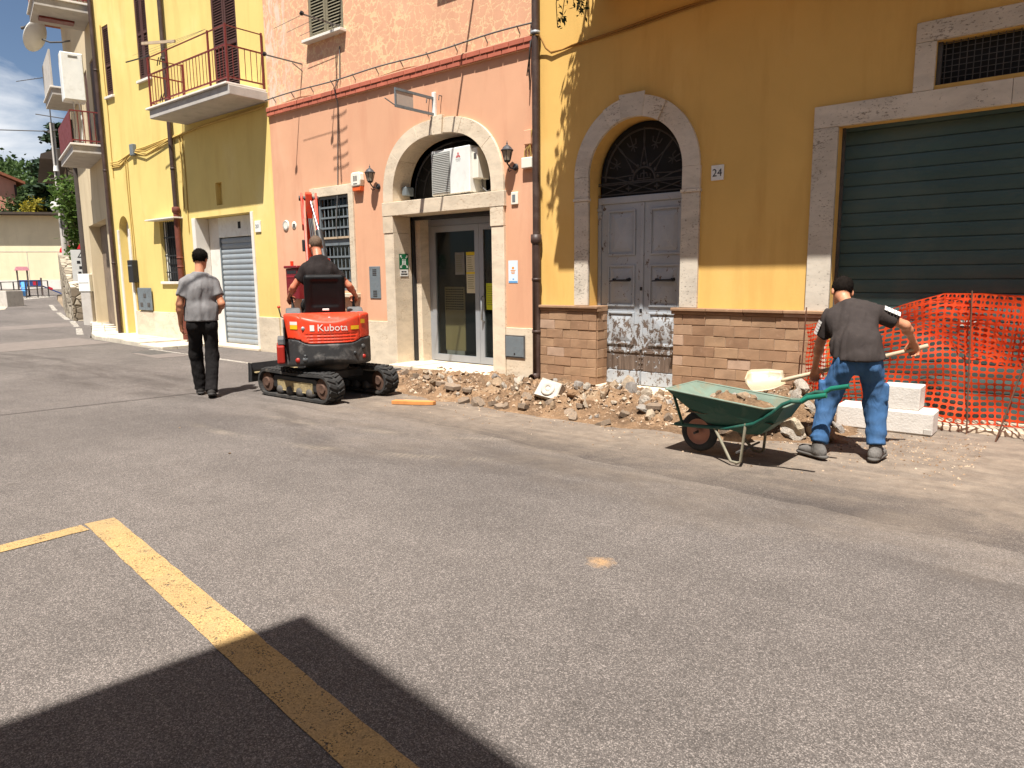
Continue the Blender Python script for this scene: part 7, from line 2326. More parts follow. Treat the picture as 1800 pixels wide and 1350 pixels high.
    co_, no_ = co_.reshape(-1, 3), no_.reshape(-1, 3)
    r_ = np.random.default_rng(len(label))
    k_ = r_.integers(0, nv, 2600)
    L_ = opts.get('strand', 0.016) * r_.uniform(0.5, 1.5, len(k_))[:, None]
    dn = no_[k_] * 0.45 + (-hu * 0.6 - hf * 0.1)[None] + r_.normal(size=(len(k_), 3)) * 0.35
    dn /= np.linalg.norm(dn, axis=1)[:, None]
    sd_ = np.cross(dn, no_[k_]); sd_ /= np.linalg.norm(sd_, axis=1)[:, None] + 1e-6
    p_ = co_[k_] - no_[k_] * 0.002
    V_ = np.stack([p_ - sd_ * 0.0022, p_ + sd_ * 0.0022, p_ + dn * L_ + sd_ * 0.0006, p_ + dn * L_ - sd_ * 0.0006], 1).reshape(-1, 3)
    leaf_obj('strands', V_, np.arange(len(V_)).reshape(-1, 4), hair, ho, 'stuff')

    # T-shirt
    cl = opts.get('shirt_loose', 0.022)
    sl = opts.get('sleeve', 0.62)
    hem = opts['hem']; hemn = np.array(opts.get('hemn', (0, 0, 1)), float); hemn /= np.linalg.norm(hemn)

    def shirt_f(P):
        d = torso(P, cl)
        tail = ecap(P, J['pelvis'] + np.array(opts.get('tail', (0, 0, 0)), float), J['waist'], 0.176 * b + cl, 0.130 * b + cl, 0.162 * b + cl, 0.112 * b + cl, latH)
        d = smin(d, tail, 0.05)
        fold = 0.014 * wob(P, 10, 5, 1, (1.3, 1.3, 0.35)) + 0.011 * wob(P, 21, 5, 5, (1.3, 1.3, 0.35)) + 0.004 * wob(P, 40, 5, 12, (1, 1, 0.5))
        for s in ('L', 'R'):
            e = J['sh' + s] + (J['el' + s] - J['sh' + s]) * sl
            ax = (e - J['sh' + s]); ax = ax / np.linalg.norm(ax)
            slv = cone(P, J['sh' + s], e + ax * 0.08, 0.056 * b + cl * 0.5, 0.066 * b + cl * 0.85)
            slv = np.maximum(slv, (P - e) @ ax)
            d = smin(d, slv, 0.03)
            far = (P - e) @ ax
        d = d + fold
        d = smax(d, (hem - P) @ hemn, 0.006)
        nkd = J['neck'] - J['chest']; nkd = nkd / np.linalg.norm(nkd)
        collar = (P - (J['neck'] + nkd * opts.get('collar', 0.025))) @ nkd
        return smax(d, collar, 0.01)

    so = sdf_obj('t_shirt', shirt_f, lo, hi, 0.0105, shirt, root)
    if 'stripes' in opts:
        for s in ('L', 'R'):
            a, e = J['sh' + s], J['sh' + s] + (J['el' + s] - J['sh' + s]) * sl
            ax = (e - a) / np.linalg.norm(e - a); out = np.array(opts['stripes'][s], float); out -= ax * (out @ ax); out /= np.linalg.norm(out); si = np.cross(ax, out)
            g = MB()
            rad = 0.064 * b + cl * 0.7 + 0.012
            for k in range(5):
                u0, u1 = 0.18 + 0.15 * k, 0.18 + 0.15 * k + 0.125
                w = 0.020
                v = []
                for u in (u0, u1):
                    for t_ in (-0.28, 0, 0.28):
                        c = a + (e - a) * u + (out * math.cos(t_) + si * math.sin(t_)) * rad
                        v.append(tuple(c))
                g.add(v, [(0, 1, 4, 3), (1, 2, 5, 4)], True)
            g.build('sleeve_print', sticker_w, so)

    # trousers
    tr = opts.get('leg_r', (0.092, 0.074, 0.062))
    br = opts.get('fold', 1.0)

    def trous_f(P):
        g = 0.016
        d = ecap(P, J['pelvis'] + V3(0, 0, -0.02), J['pelvis'] + (J['waist'] - J['pelvis']) * 0.75, 0.168 * b, 0.120 * b, 0.150 * b, 0.104 * b, latH)
        for s in ('L', 'R'):
            h_, k_, a_ = J['hip' + s], J['kn' + s], J['an' + s]
            ad = (a_ - k_) / np.linalg.norm(a_ - k_)
            cuff = a_ + ad * opts.get('cuff', 0.02)
            leg = smin(cone(P, h_, k_, tr[0] * b, tr[1]), cone(P, k_, cuff, tr[1], tr[2]), 0.04)
            leg = smin(leg, ell(P, h_ + V3(0, -0.035, -0.03), (0.084 * b, 0.082 * b, 0.095 * b)), 0.07)
            # rumpled cloth gathers below the knee
            sft = np.clip(((P - k_) @ ad) / np.linalg.norm(a_ - k_), 0, 1)
            leg = leg + br * (0.009 * wob(P, 10, 6, 2, (0.9, 0.9, 0.75)) + 0.006 * br * np.abs(wob(P, 16, 4, 15, (0.8, 0.8, 1.3))) + (0.001 + 0.006 * sft ** 2) * np.sin(((P - k_) @ ad) * 70 + 5.5 * wob(P, 9, 5, 6)) * (0.5 + 0.5 * wob(P, 12, 4, 11)) + 0.004 * wob(P, 24, 6, 8))
            if 'pocket' in opts:
                out = latH / np.linalg.norm(latH) * (1 if s == 'R' else -1)
                pc = h_ + (k_ - h_) * 0.72 + out * (tr[0] * 0.85)
                leg = smin(leg, rbox(P, pc, (0.022, 0.06, 0.07), 0.012), 0.012)
            leg = smax(leg, (P - cuff) @ ad, 0.006)
            d = smin(d, leg, 0.022)
        d = smax(d, (P - (J['waist'] + V3(0, 0, -0.02))) @ ((J['waist'] - J['pelvis']) / np.linalg.norm(J['waist'] - J['pelvis'])), 0.01)
        return d

    sdf_obj('trousers', trous_f, lo - 0.03, hi, 0.0105, trousers, root)

    # shoes
    for s in ('L', 'R'):
        a_ = J['an' + s]; td = np.array(opts['toe' + s], float); td /= np.linalg.norm(td)
        up = np.array(opts.get('shoeup' + s, (0, 0, 1)), float); up = up - td * (up @ td); up /= np.linalg.norm(up); rt = np.cross(td, up)
        SM = np.stack([rt, td, up], 1)

        def shoe_f(P):
            c = a_ - up * 0.062
            d = ecap(P, c - td * 0.035, c + td * 0.15, 0.041, 0.050, 0.048, 0.036, rt)
            d = smin(d, cone(P, a_, a_ - up * 0.05 - td * 0.01, 0.048, 0.046), 0.03)
            q = (P - a_) @ SM
            d = smax(d, -(q[:, 2] + 0.088), 0.006)
            return smax(d, q[:, 2] - 0.025, 0.01)

        sh = sdf_obj('shoe', shoe_f, a_ - 0.26, a_ + 0.26, 0.0075, shoe, root)

        def sole_f(P):
            c = a_ - up * 0.094
            q = (P - c) @ SM
            w = 0.046 + 0.008 * np.clip(q[:, 1] / 0.15, -0.5, 1)
            d = np.sqrt((q[:, 0] / w) ** 2 + (np.maximum(np.abs(q[:, 1] - 0.055) - 0.10, 0) / 0.05) ** 2) - 1
            return np.maximum(d * 0.045, np.abs(q[:, 2] - 0.005) - 0.0125)

        sdf_obj('sole', sole_f, a_ - 0.28, a_ + 0.28, 0.0085, opts['sole'], sh)
    return root


sk1 = skin_mat('skin_a', srgb(176, 118, 88), srgb(194, 136, 104))
sk2 = skin_mat('skin_b', srgb(178, 108, 80), srgb(198, 128, 98))
tee_grey = cloth_mat('tee_grey', srgb(122, 120, 120), 0.10, 12, 0.45)
tee_char = cloth_mat('tee_charcoal', srgb(58, 52, 50), 0.15, 12, 0.45, dust=srgb(86, 78, 72))
tee_black = cloth_mat('tee_black', srgb(40, 35, 34), 0.15, 12, 0.45, dust=srgb(62, 56, 52))
jean_black = cloth_mat('jeans_black', srgb(30, 28, 28), 0.25, 18, 0.6, dust=srgb(58, 54, 52))
joggers = cloth_mat('joggers_blue', srgb(60, 92, 130), 0.10, 14, 0.55, dust=srgb(92, 112, 138))
shoe_dark = cloth_mat('shoe_dark', (0.035, 0.032, 0.03), 0.3, 50, 0.4, dust=(0.10, 0.09, 0.08))
shoe_grey = cloth_mat('shoe_grey', srgb(112, 108, 104), 0.3, 50, 0.5, dust=srgb(60, 58, 56))
sole_dark = mat('sole_dark', (0.04, 0.037, 0.035), 0.85)
sole_grey = mat('sole_grey', srgb(88, 84, 80), 0.85)

# man walking up the street. x right, y ahead
person('person', 'man in grey T-shirt and black jeans walking away up the street', (-8.64, 4.46, 0.0), R(60),
       dict(head=(0.035, 0.075, 1.715), neck=(0.015, 0.015, 1.535), chest=(0.0, -0.005, 1.35), waist=(0, -0.01, 1.10), pelvis=(0, -0.01, 0.96),
            shL=(-0.168, -0.01, 1.425), shR=(0.168, 0.03, 1.42), elL=(-0.235, -0.05, 1.17), wrL=(-0.245, 0.03, 0.915),
            elR=(0.245, -0.05, 1.165), wrR=(0.205, 0.17, 1.06), hipL=(-0.088, 0, 0.93), hipR=(0.088, -0.01, 0.93),
            knL=(-0.105, 0.16, 0.525), anL=(-0.085, 0.19, 0.115), knR=(0.09, 0.02, 0.51), anR=(0.06, -0.16, 0.125)),
       sk1, tee_grey, jean_black, shoe_dark, hair_dark,
       dict(look=V3(0.42, 1.0, -0.28), handL=((0.02, 0.28, -1), (1, 0.3, 0.2), 0.75), handR=((-0.5, 0.85, -0.15), (-0.6, -0.5, -0.7), 0.9), hem=V3(0, 0, 0.955), hair_t=0.012, hair_n=0.006, strand=0.013,
            leg_r=(0.096, 0.080, 0.074), fold=0.9, cuff=0.045, toeL=(-0.08, 1, -0.02), toeR=(0.05, 1, -0.32), shoeupR=(0, 0.3, 1), sole=sole_dark, bulk=0.93, shirt_loose=0.018))

# digger driver, seated. frame of the upper works: origin under the seat
dU = Matrix.Rotation(R(57), 4, 'Z')
person('person', 'man in black T-shirt sitting at the controls of the digger', (-7.5, 5.48, 0.0), R(57),
       dict(head=(-0.06, 0.26, 1.875), neck=(-0.04, 0.15, 1.72), chest=(-0.035, 0.075, 1.52), waist=(-0.03, 0.03, 1.26), pelvis=(-0.03, 0.05, 1.15),
            shL=(-0.20, 0.10, 1.575), shR=(0.13, 0.13, 1.57), elL=(-0.36, 0.13, 1.36), wrL=(-0.415, 0.30, 1.235),
            elR=(0.32, 0.11, 1.37), wrR=(0.415, 0.26, 1.235), hipL=(-0.13, 0.07, 1.14), hipR=(0.08, 0.07, 1.14),
            knL=(-0.20, 0.50, 1.12), anL=(-0.18, 0.50, 0.60), knR=(0.14, 0.50, 1.12), anR=(0.12, 0.50, 0.60)),
       sk2, tee_black, jean_black, shoe_dark, hair_brown,
       dict(look=V3(-0.25, 1.0, -0.42), handL=((0.02, 0.75, -0.3), (0.5, -0.3, -0.8), 1.15), handR=((-0.02, 0.75, -0.3), (-0.5, -0.3, -0.8), 1.15), hem=V3(0, 0, 1.16), hair_t=0.004, hair_n=0.0015, strand=0.005,
            leg_r=(0.095, 0.078, 0.07), toeL=(0, 1, 0), toeR=(0, 1, 0), sole=sole_dark, bulk=0.95, cuff=0.0, shirt_loose=0.022, nape=0.01, sleeve=0.60))

# labourer with the shovel. his back to us, leaning forward, feet apart
WK = dict(head=(-0.115, 0.40, 1.315), neck=(-0.06, 0.275, 1.205), chest=(-0.04, 0.18, 1.07), waist=(0.0, 0.03, 0.91), pelvis=(0.01, -0.02, 0.80),
          shL=(-0.195, 0.20, 1.105), shR=(0.125, 0.22, 1.155), elL=(-0.265, 0.27, 0.89), wrL=(-0.29, 0.43, 0.665),
          elR=(0.355, 0.28, 1.05), wrR=(0.445, 0.46, 0.905), hipL=(-0.075, -0.02, 0.78), hipR=(0.09, -0.01, 0.78),
          knL=(-0.19, 0.06, 0.45), anL=(-0.245, -0.08, 0.105), knR=(0.16, 0.08, 0.44), anR=(0.175, -0.02, 0.105))
WKLOC, WKRZ = (-1.41, 6.04, 0.0), R(17)
def wk(v):
    c, s = math.cos(WKRZ), math.sin(WKRZ)
    return Vector((WKLOC[0] + c * v[0] - s * v[1], WKLOC[1] + s * v[0] + c * v[1], WKLOC[2] + v[2]))


_hl = V3(*WK['wrL']) + V3(-0.01, 0.055, -0.055)
_hr = V3(*WK['wrR']) + V3(0.02, 0.05, -0.065)
_sd = (_hl - _hr) / np.linalg.norm(_hl - _hr)
person('person', 'man in charcoal T-shirt and blue joggers shovelling beside the wheelbarrow', WKLOC, WKRZ, WK,
       sk1, tee_char, joggers, shoe_grey, hair_dark,
       dict(look=V3(-0.22, 0.80, -0.55), headup=V3(0, 0.55, 1), handL=(V3(-0.02, 0.55, -0.75), V3(0.35, -0.6, -0.55), 1.25), handR=(V3(0.2, 0.55, -0.7), V3(-0.2, -0.6, -0.55), 1.25), hem=V3(0.01, 0.02, 0.815), hemn=(0, -0.15, 1),
            hair_t=0.006, hair_n=0.003, leg_r=(0.100, 0.088, 0.072), fold=1.4, cuff=-0.015, pocket=True, toeL=(-0.75, 0.75, 0), toeR=(0.35, 1, 0), sole=sole_grey, bulk=0.87, shirt_loose=0.026, strand=0.007, sleeve=0.70,
            stripes=dict(L=(-1, -0.75, 0.3), R=(0.15, -0.75, 0.9))))
# shovel: one straight ash handle through both hands
a = wk(_hr - _sd * 0.10); b = wk(_hl + _sd * 0.22)
dirv = (b - a).normalized()
sv = thing('shovel', 'long-handled shovel with pale worn blade held over the wheelbarrow', 'shovel', tuple(b))
MB().tube([a, a.lerp(b, 0.1), a.lerp(b, 0.5), b], [0.021, 0.0175, 0.018, 0.0185], 10).build('handle', wood, sv)
up_ = Vector((0, 0, 1)); up_ = (up_ - dirv * up_.dot(dirv)).normalized()
# turn the hollow of the blade up and a little towards the street
lat_ = dirv.cross(up_)
cam_ = (EYE - b); cam_ = (cam_ - dirv * cam_.dot(dirv)).normalized()
up_ = (up_ * 0.75 + cam_ * 0.65).normalized()
bd = (dirv * 1.0 + up_ * 0.12).normalized(); bu = (up_ - bd * up_.dot(bd)).normalized(); bl_ = bd.cross(bu)
g = MB()
rows, cols = 10, 8
v = []
for i in range(rows + 1):
    u = i / rows
    w = 0.15 * (0.55 + 0.9 * u if u < 0.35 else 0.865 + 0.2 * (u - 0.35)) * (1 if u < 0.75 else math.sqrt(max(0.03, 1 - ((u - 0.75) / 0.25) ** 2 * 0.98)))
    for j in range(cols + 1):
        q = -1 + 2 * j / cols
        p_ = b + bd * (0.02 + 0.33 * u) + bl_ * (w * q) + bu * (0.045 * q * q + 0.05 * u * u * 0.6 - 0.01)
        v.append(tuple(p_))
nv = len(v)
v += [tuple(Vector(p_) - bu * 0.003) for p_ in v]
f = []
for i in range(rows):
    for j in range(cols):
        k = i * (cols + 1) + j
        f += [(k, k + 1, k + cols + 2, k + cols + 1), (nv + k, nv + k + cols + 1, nv + k + cols + 2, nv + k + 1)]
edge = [j for j in range(cols + 1)] + [i * (cols + 1) + cols for i in range(1, rows + 1)] + [rows * (cols + 1) + j for j in range(cols - 1, -1, -1)] + [i * (cols + 1) for i in range(rows - 1, 0, -1)]
f += [(edge[i], edge[(i + 1) % len(edge)], nv + edge[(i + 1) % len(edge)], nv + edge[i]) for i in range(len(edge))]
g.add(v, f, True)
g.build('blade', mat('shovel_blade', srgb(170, 156, 132), 0.5, 0.1, 8, 0.05, 80, metal=0.15, dirt=srgb(190, 146, 88), dirt_amt=0.7, ds=7), sv)
MB().tube([b - dirv * 0.12, b, b + bd * 0.05], [0.020, 0.021, 0.012], 8).build('socket', mat('shovel_blade', srgb(196, 180, 150), 0.5), sv)

# ================================================================== the dug-up pavement
def nz(x, y, s, o=0.0): return mnoise.noise(Vector((x * s, y * s, o)))


def soil_h(x, y):
    """height of the turned earth above the old surface"""
    front = lin(x, [(-8.6, 6.9), (-7.0, 6.25), (-6.2, 6.0), (-5.2, 6.05), (-4.4, 5.95), (-3.4, 5.95), (-2.6, 6.15), (-1.9, 6.3), (-1.5, 6.7)]) + 0.22 * nz(x, y, 1.7, 5)
    side = min(1, max(0, (x + 8.5) / 0.7)) * min(1, max(0, (-1.62 + 0.12 * nz(x, y, 3, 9) - x) / 0.5))
    t = min(1, max(0, (y - front) / 0.45)) * side
    if t <= 0: return -0.03
    t = t * t * (3 - 2 * t)
    ridge = 0.13 * math.exp(-((y - 6.75 - 0.25 * nz(x, 0, 0.8)) / 0.42) ** 2) * lin(x, [(-8.4, 0.3), (-6.8, 0.5), (-5.6, 0.75), (-4.2, 1.0), (-2.4, 1.15), (-1.6, 0.9)])
    heap = 0.20 * math.exp(-(((x + 2.0) / 0.5) ** 2 + ((y - 6.85) / 0.38) ** 2)) + 0.08 * math.exp(-(((x + 4.3) / 0.5) ** 2 + ((y - 6.6) / 0.3) ** 2))
    trench = -0.07 * math.exp(-((y - 7.35) / 0.22) ** 2)
    rough = 0.055 * nz(x, y, 3.1) + 0.06 * nz(x, y, 7.5, 2) + 0.05 * abs(nz(x, y, 14, 4)) + 0.028 * nz(x, y, 27, 6)
    return -0.012 + t * (0.035 + ridge + heap + trench + rough)


soil_t = NT('turned_earth')
co = soil_t.co(src='World')
c_ = soil_t.ramp(soil_t.noise(co, 2.2, 8, 0.68, 0.3), [(0.25, srgb(78, 62, 48)), (0.42, srgb(122, 98, 76)), (0.58, srgb(154, 124, 95)), (0.72, srgb(178, 158, 132))])
c_ = soil_t.mix(0.75, c_, soil_t.ramp(soil_t.noise(co, 38, 7, 0.72), [(0.3, 0.55), (0.7, 1.4)]), 'MULTIPLY')
c_ = soil_t.mix(soil_t.ramp(soil_t.noise(co, 19, 5, 0.7), [(0.62, 0.0), (0.72, 0.6)]), c_, srgb(190, 172, 146))
soil_t.bump(soil_t.noise(co, 40, 8, 0.75), 1.0, 0.035)
soil_m = soil_t.done(c_, 0.95, 0, 0.15)
works = thing('rubble_strip', 'strip of dug-up earth and broken stone along the house fronts', 'rubble', (-5, 6.9, 0))
g = MB()
x0, x1, y0, y1, st_ = -8.6, -1.4, 5.5, 7.93, 0.026
nx, ny = int((x1 - x0) / st_) + 1, int((y1 - y0) / st_) + 1
v = [(x0 + i * st_, y0 + j * st_, soil_h(x0 + i * st_, y0 + j * st_)) for i in range(nx) for j in range(ny)]
f = []
for i in range(nx - 1):
    for j in range(ny - 1):
        k = i * ny + j
        if max(v[k][2], v[k + 1][2], v[k + ny][2], v[k + ny + 1][2]) > -0.029: f.append((k, k + ny, k + ny + 1, k + 1))
g.add(v, f, True)
g.build('earth', soil_m, works, fix=False)


def rock_mesh(seed, n=9, m=6, amp=0.28, flat=True):
    r_ = random.Random(seed)
    s_ = MB().ball((0, 0, 0), 0.5, n, m)
    o = Vector((r_.uniform(-50, 50), r_.uniform(-50, 50), r_.uniform(-50, 50)))
    out = []
    for q in s_.v:
        q = Vector(q)
        q = q * (1 + amp * mnoise.noise(q * 2.2 + o) + amp * 0.6 * mnoise.noise(q * 5 + o))
        out.append(q)
    # a few flat broken faces
    for _ in range(9):
        d = Vector((r_.gauss(0, 1), r_.gauss(0, 1), r_.gauss(0, 1))).normalized(); c = r_.uniform(0.20, 0.36)
        out = [q - d * max(0, q.dot(d) - c) for q in out]
    s_.v = [tuple(q) for q in out]
    if flat: s_.s = [False] * len(s_.s)
    return s_


def stone_m(name, stops):
    t = NT(name)
    co = t.co()
    c = t.ramp(t.rand(), stops)
    c = t.mix(0.8, c, t.ramp(t.noise(co, 5, 6, 0.65), [(0.3, 0.65), (0.7, 1.25)]), 'MULTIPLY')
    c = t.mix(t.ramp(t.noise(co, 3, 5, 0.65), [(0.5, 0.0), (0.7, 0.6)]), c, srgb(124, 98, 74))
    t.bump(t.noise(co, 16, 6, 0.7), 0.6, 0.05)
    return t.done(c, 0.93, 0, 0.2)


rk = stone_m('broken_stone', [(0.0, srgb(120, 98, 78)), (0.25, srgb(150, 126, 100)), (0.5, srgb(172, 152, 128)), (0.75, srgb(188, 176, 158)), (1.0, srgb(150, 144, 138))])
rmesh = []
for k in range(10):
    me = rock_mesh(k).mesh('stone'); me.materials.append(rk); rmesh.append(me)
rr = random.Random(17)
placed = 0
while placed < 285:
    x = rr.uniform(-8.2, -1.55); y = rr.gauss(6.75, 0.48)
    if x > -2.6 and rr.random() < 0.3: x = rr.uniform(-2.5, -1.7); y = rr.gauss(6.7, 0.3)
    if not (5.7 < y < 7.75): continue
    h_ = soil_h(x, y)
    if h_ < 0.0: continue
    s_ = 0.04 + 0.16 * rr.random() ** 2.2
    if x < -6: s_ *= 0.8
    if x > -2.5: s_ *= 1.35
    inst(rr.choice(rmesh), 'stone', works, (x, y, h_ + s_ * 0.16), (rr.random() * 6, rr.random() * 6, rr.random() * 6), (s_ * rr.uniform(0.9, 1.7), s_ * rr.uniform(0.7, 1.3), s_ * rr.uniform(0.35, 0.85)))
    placed += 1
# broken edge of the asphalt: angular plates levered up along the dig
chunk_m = mat('asphalt_chunk', srgb(132, 116, 100), 0.95, 0.25, 9, 0.8, 50, dirt=srgb(158, 132, 104), dirt_amt=0.95, ds=7, rnd=0.2)
cme = []
for k in range(5):
    n_ = rr.choice((5, 6, 7))
    poly = [(0.5 * rr.uniform(0.7, 1.1) * math.cos(6.283 * i / n_ + rr.uniform(-0.3, 0.3)), 0.38 * rr.uniform(0.7, 1.15) * math.sin(6.283 * i / n_ + rr.uniform(-0.3, 0.3))) for i in range(n_)]
    me = MB().prism(poly, 'z', -0.5, 0.5).mesh('asphalt_plate'); me.materials.append(chunk_m); cme.append(me)
for k in range(34):
    x = rr.uniform(-7.6, -1.9)
    y = lin(x, [(-8.6, 6.9), (-7.0, 6.25), (-6.2, 6.0), (-5.2, 6.05), (-4.4, 5.95), (-3.4, 5.95), (-2.6, 6.15), (-1.9, 6.3)]) + rr.uniform(-0.02, 0.55)
    s_ = rr.uniform(0.08, 0.26)
    z = max(soil_h(x, y), -0.016)
    inst(rr.choice(cme), 'asphalt_plate', works, (x, y, z + 0.02), (rr.gauss(0, 0.28), rr.gauss(0, 0.28), rr.uniform(0, 6.28)), (s_, s_ * rr.uniform(0.7, 1.2), rr.uniform(0.035, 0.06)))
# crumbs and chips too many to count
t = NT('crumbs')
v5 = t.voro(t.co(src='World'), 28, out=1)
c_ = t.ramp(t.sep(v5)[0], [(0, srgb(92, 74, 58)), (0.4, srgb(134, 108, 84)), (0.7, srgb(166, 140, 114)), (1, srgb(184, 168, 148))])
crumb_m = t.done(c_, 0.95, 0, 0.15)
pv_, pf_ = [], []
for k in range(11000):
    x = rr.uniform(-8.4, -0.6)
    y = rr.gauss(6.75, 0.5) if rr.random() < 0.9 else rr.uniform(5.2, 7.8)
    if not 4.9 < y < 7.9: continue
    z = max(soil_h(x, y) if x < -1.4 else -0.016, -0.016 if y > 4.8 else 0)
    s_ = 0.005 + 0.034 * rr.random() ** 3.2
    if z < 0 : s_ *= 0.4
    a = rr.random() * 6.28; b_ = len(pv_)
    for q in ((1, 0, 0.1), (-0.4, 0.9, 0), (-0.6, -0.8, 0.05), (0.1, 0.05, 1.0)):
        c, s2 = math.cos(a), math.sin(a)
        pv_.append((x + s_ * (q[0] * c - q[1] * s2), y + s_ * (q[0] * s2 + q[1] * c), z + s_ * q[2] * 0.9 - 0.001))
    pf_ += [(b_, b_ + 1, b_ + 3), (b_ + 1, b_ + 2, b_ + 3), (b_ + 2, b_, b_ + 3)]
MB().add(pv_, pf_).build('crumbs', crumb_m, works, fix=False, kind='stuff')

# pieces that stand out
pale = mat('broken_concrete', srgb(186, 178, 166), 0.92, 0.15, 9, 0.5, 40, dirt=srgb(130, 112, 92), dirt_amt=0.6, ds=8)
cbk = thing('broken_concrete_block', 'pale broken concrete block with a round socket among the rubble', 'concrete block', (-4.68, 6.42, soil_h(-4.68, 6.42) + 0.06), rz=R(18), world=False)
bt = Matrix.Rotation(R(-32), 4, 'X') @ Matrix.Rotation(R(14), 4, 'Y')
g = MB(bt); g.cbox(-0.14, 0.14, -0.09, 0.09, -0.11, 0.11, 0.012, jit=0.012); g.build('block', pale, cbk)
g = MB(bt); g.lathe([(0.03, -0.094), (0.04, -0.115), (0.055, -0.112), (0.065, -0.118), (0.08, -0.114), (0.085, -0.09)], (0, 0, 0), 'y', 20); g.build('socket_ring', pale, cbk)
g = MB(bt); g.lathe([(0.001, -0.1), (0.03, -0.098), (0.032, -0.08)], (0, 0, 0), 'y', 14); g.build('socket_hole', concrete, cbk)
for k, (x, y, sx, lb) in enumerate(((-4.38, 6.42, 0.17, 'first brown rounded stone right of the pale concrete block'), (-4.14, 6.36, 0.20, 'largest brown rounded stone right of the pale concrete block'), (-7.08, 7.42, 0.17, 'brown stone lying on the shop threshold edge'), (-1.72, 6.56, 0.24, 'grey brown stone beside the labourer left leg'), (-2.02, 6.5, 0.30, 'broad pale stone under the wheelbarrow handles'), (-2.35, 6.12, 0.30, 'brown lump of earth behind the wheelbarrow legs'))):
    me = rock_mesh(60 + k, 16, 12, 0.25, True).mesh('stone'); me.materials.append(stone_m('lone_stone%d' % k, [(0, srgb(142, 112, 84) if k != 4 else srgb(190, 176, 152)), (1, srgb(150, 122, 96) if k != 4 else srgb(200, 186, 160))]))
    o = inst(me, 'loose_stone', None, (x, y, max(soil_h(x, y), -0.012) + sx * 0.26), (k, 0.5 * k, k * 1.3), (sx, sx * 0.85, sx * (0.8 if k != 5 else 0.95)))
    tag(o, lb, 'stone', 'stand-out stones of the rubble')
pk = thing('broken_plank', 'short splintered orange plank lying in front of the digger track', 'plank', (-6.12, 5.66, 0.0), rz=R(26), world=False)
MB().prism([(-0.26, -0.045), (0.10, -0.05), (0.25, -0.02), (0.27, 0.03), (0.16, 0.05), (-0.05, 0.035), (-0.24, 0.05)], 'z', -0.012, 0.03).build('board', mat('orange_wood', srgb(196, 132, 74), 0.85, 0.15, 8, 0.3, 60), pk, bevel=0.003)
MB().prism([(-0.2, 0.055), (0.12, 0.06), (0.16, 0.11), (-0.15, 0.12)], 'z', -0.012, 0.02).build('splinter', mat('pale_wood', srgb(180, 150, 116), 0.9, 0.15, 8, 0.3, 60), pk)
for k, (x, y, L_, a_) in enumerate(((-3.02, 7.0, 0.5, 12), (-5.62, 7.42, 0.34, -10), (-5.3, 7.2, 0.3, 40))):
    o = thing('stone_slab', ['flat grey slab tilted on the rubble left of the wheelbarrow', 'thin grey slab lying against the downpipe foot', 'small grey slab in the dark trench'][k], 'stone', (x, y, soil_h(x, y) + 0.03), rz=R(a_), world=False, group='slabs of the old pavement')
    g = MB(Matrix.Rotation(R(-14 + 9 * k), 4, 'X')); g.cbox(-L_ / 2, L_ / 2, -0.10, 0.10, -0.03, 0.025, 0.012, jit=0.012); g.build('slab', concrete, o)
# the load in the barrow
ld = thing('barrow_load', 'heap of brown earth and stones lying in the wheelbarrow', 'earth', (-2.47 + 0.29, 5.52 - 0.01, 0.385), rz=R(-2), world=False)
ld.scale = (0.9, 0.9, 0.95)
g = MB()
v, f = [], []
for i in range(25):
    for j in range(17):
        x, y = -0.36 + 0.80 * i / 24, -0.235 + 0.47 * j / 16
        q = max(0, 1 - ((x - 0.02) / 0.42) ** 2) * max(0, 1 - (y / 0.245) ** 2)
        v.append((x, y, -0.04 + 0.155 * q ** 0.7 + (0.06 * nz(x, y, 8, 31) + 0.03 * nz(x, y, 20, 33)) * min(1, q * 3)))
for i in range(24):
    for j in range(16): f.append((i * 17 + j, (i + 1) * 17 + j, (i + 1) * 17 + j + 1, i * 17 + j + 1))
g.add(v, f, True); g.build('earth', soil_m, ld, fix=False)
for k in range(22):
    x, y = rr.uniform(-0.3, 0.38), rr.gauss(0, 0.10)
    q = max(0, 1 - ((x - 0.02) / 0.42) ** 2) * max(0, 1 - (y / 0.245) ** 2)
    s_ = rr.choice((0.05, 0.06, 0.08, 0.11))
    inst(rr.choice(rmesh), 'stone', ld, (x, y, -0.045 + 0.155 * q ** 0.7 + s_ * 0.15), (rr.random() * 6, rr.random() * 6, rr.random() * 6), (s_ * 1.2, s_, s_ * 0.8))
# two white blocks by the garage
wc = mat('white_block', srgb(204, 198, 190), 0.92, 0.08, 6, 0.45, 50, dirt=srgb(150, 140, 128), dirt_amt=0.55, ds=6)
kb = tag(MB().cbox(-1.86, -1.03, 7.30, 7.60, -0.015, 0.20, 0.014, jit=0.004).build('kerb_block', wc), 'long white concrete kerb block lying before the orange netting', 'concrete block')
MB().cbox(-1.10, -1.035, 7.291, 7.299, 0.0, 0.05, 0.003).build('chip', concrete, kb)
tag(MB().cbox(-1.48, -1.155, 7.34, 7.60, 0.203, 0.425, 0.010, jit=0.004).build('cube_block', wc), 'white concrete cube standing on the long block', 'concrete block')

# ------------------------------------------------------------------ orange safety netting
t = NT('netting_orange')
c_ = t.ramp(t.noise(t.co(src='World'), 9, 5, 0.6), [(0.3, srgb(208, 58, 22)), (0.7, srgb(230, 86, 38))])
t.done(c_, 0.5, 0, 0.35)
tl = t.new('ShaderNodeBsdfTranslucent'); t.l.new(c_, tl.inputs[0])
mx = t.new('ShaderNodeMixShader'); mx.inputs[0].default_value = 0.4
t.l.new(t.b.outputs[0], mx.inputs[1]); t.l.new(tl.outputs[0], mx.inputs[2]); t.l.new(mx.outputs[0], t.n['Material Output'].inputs[0])
net_m = t.m


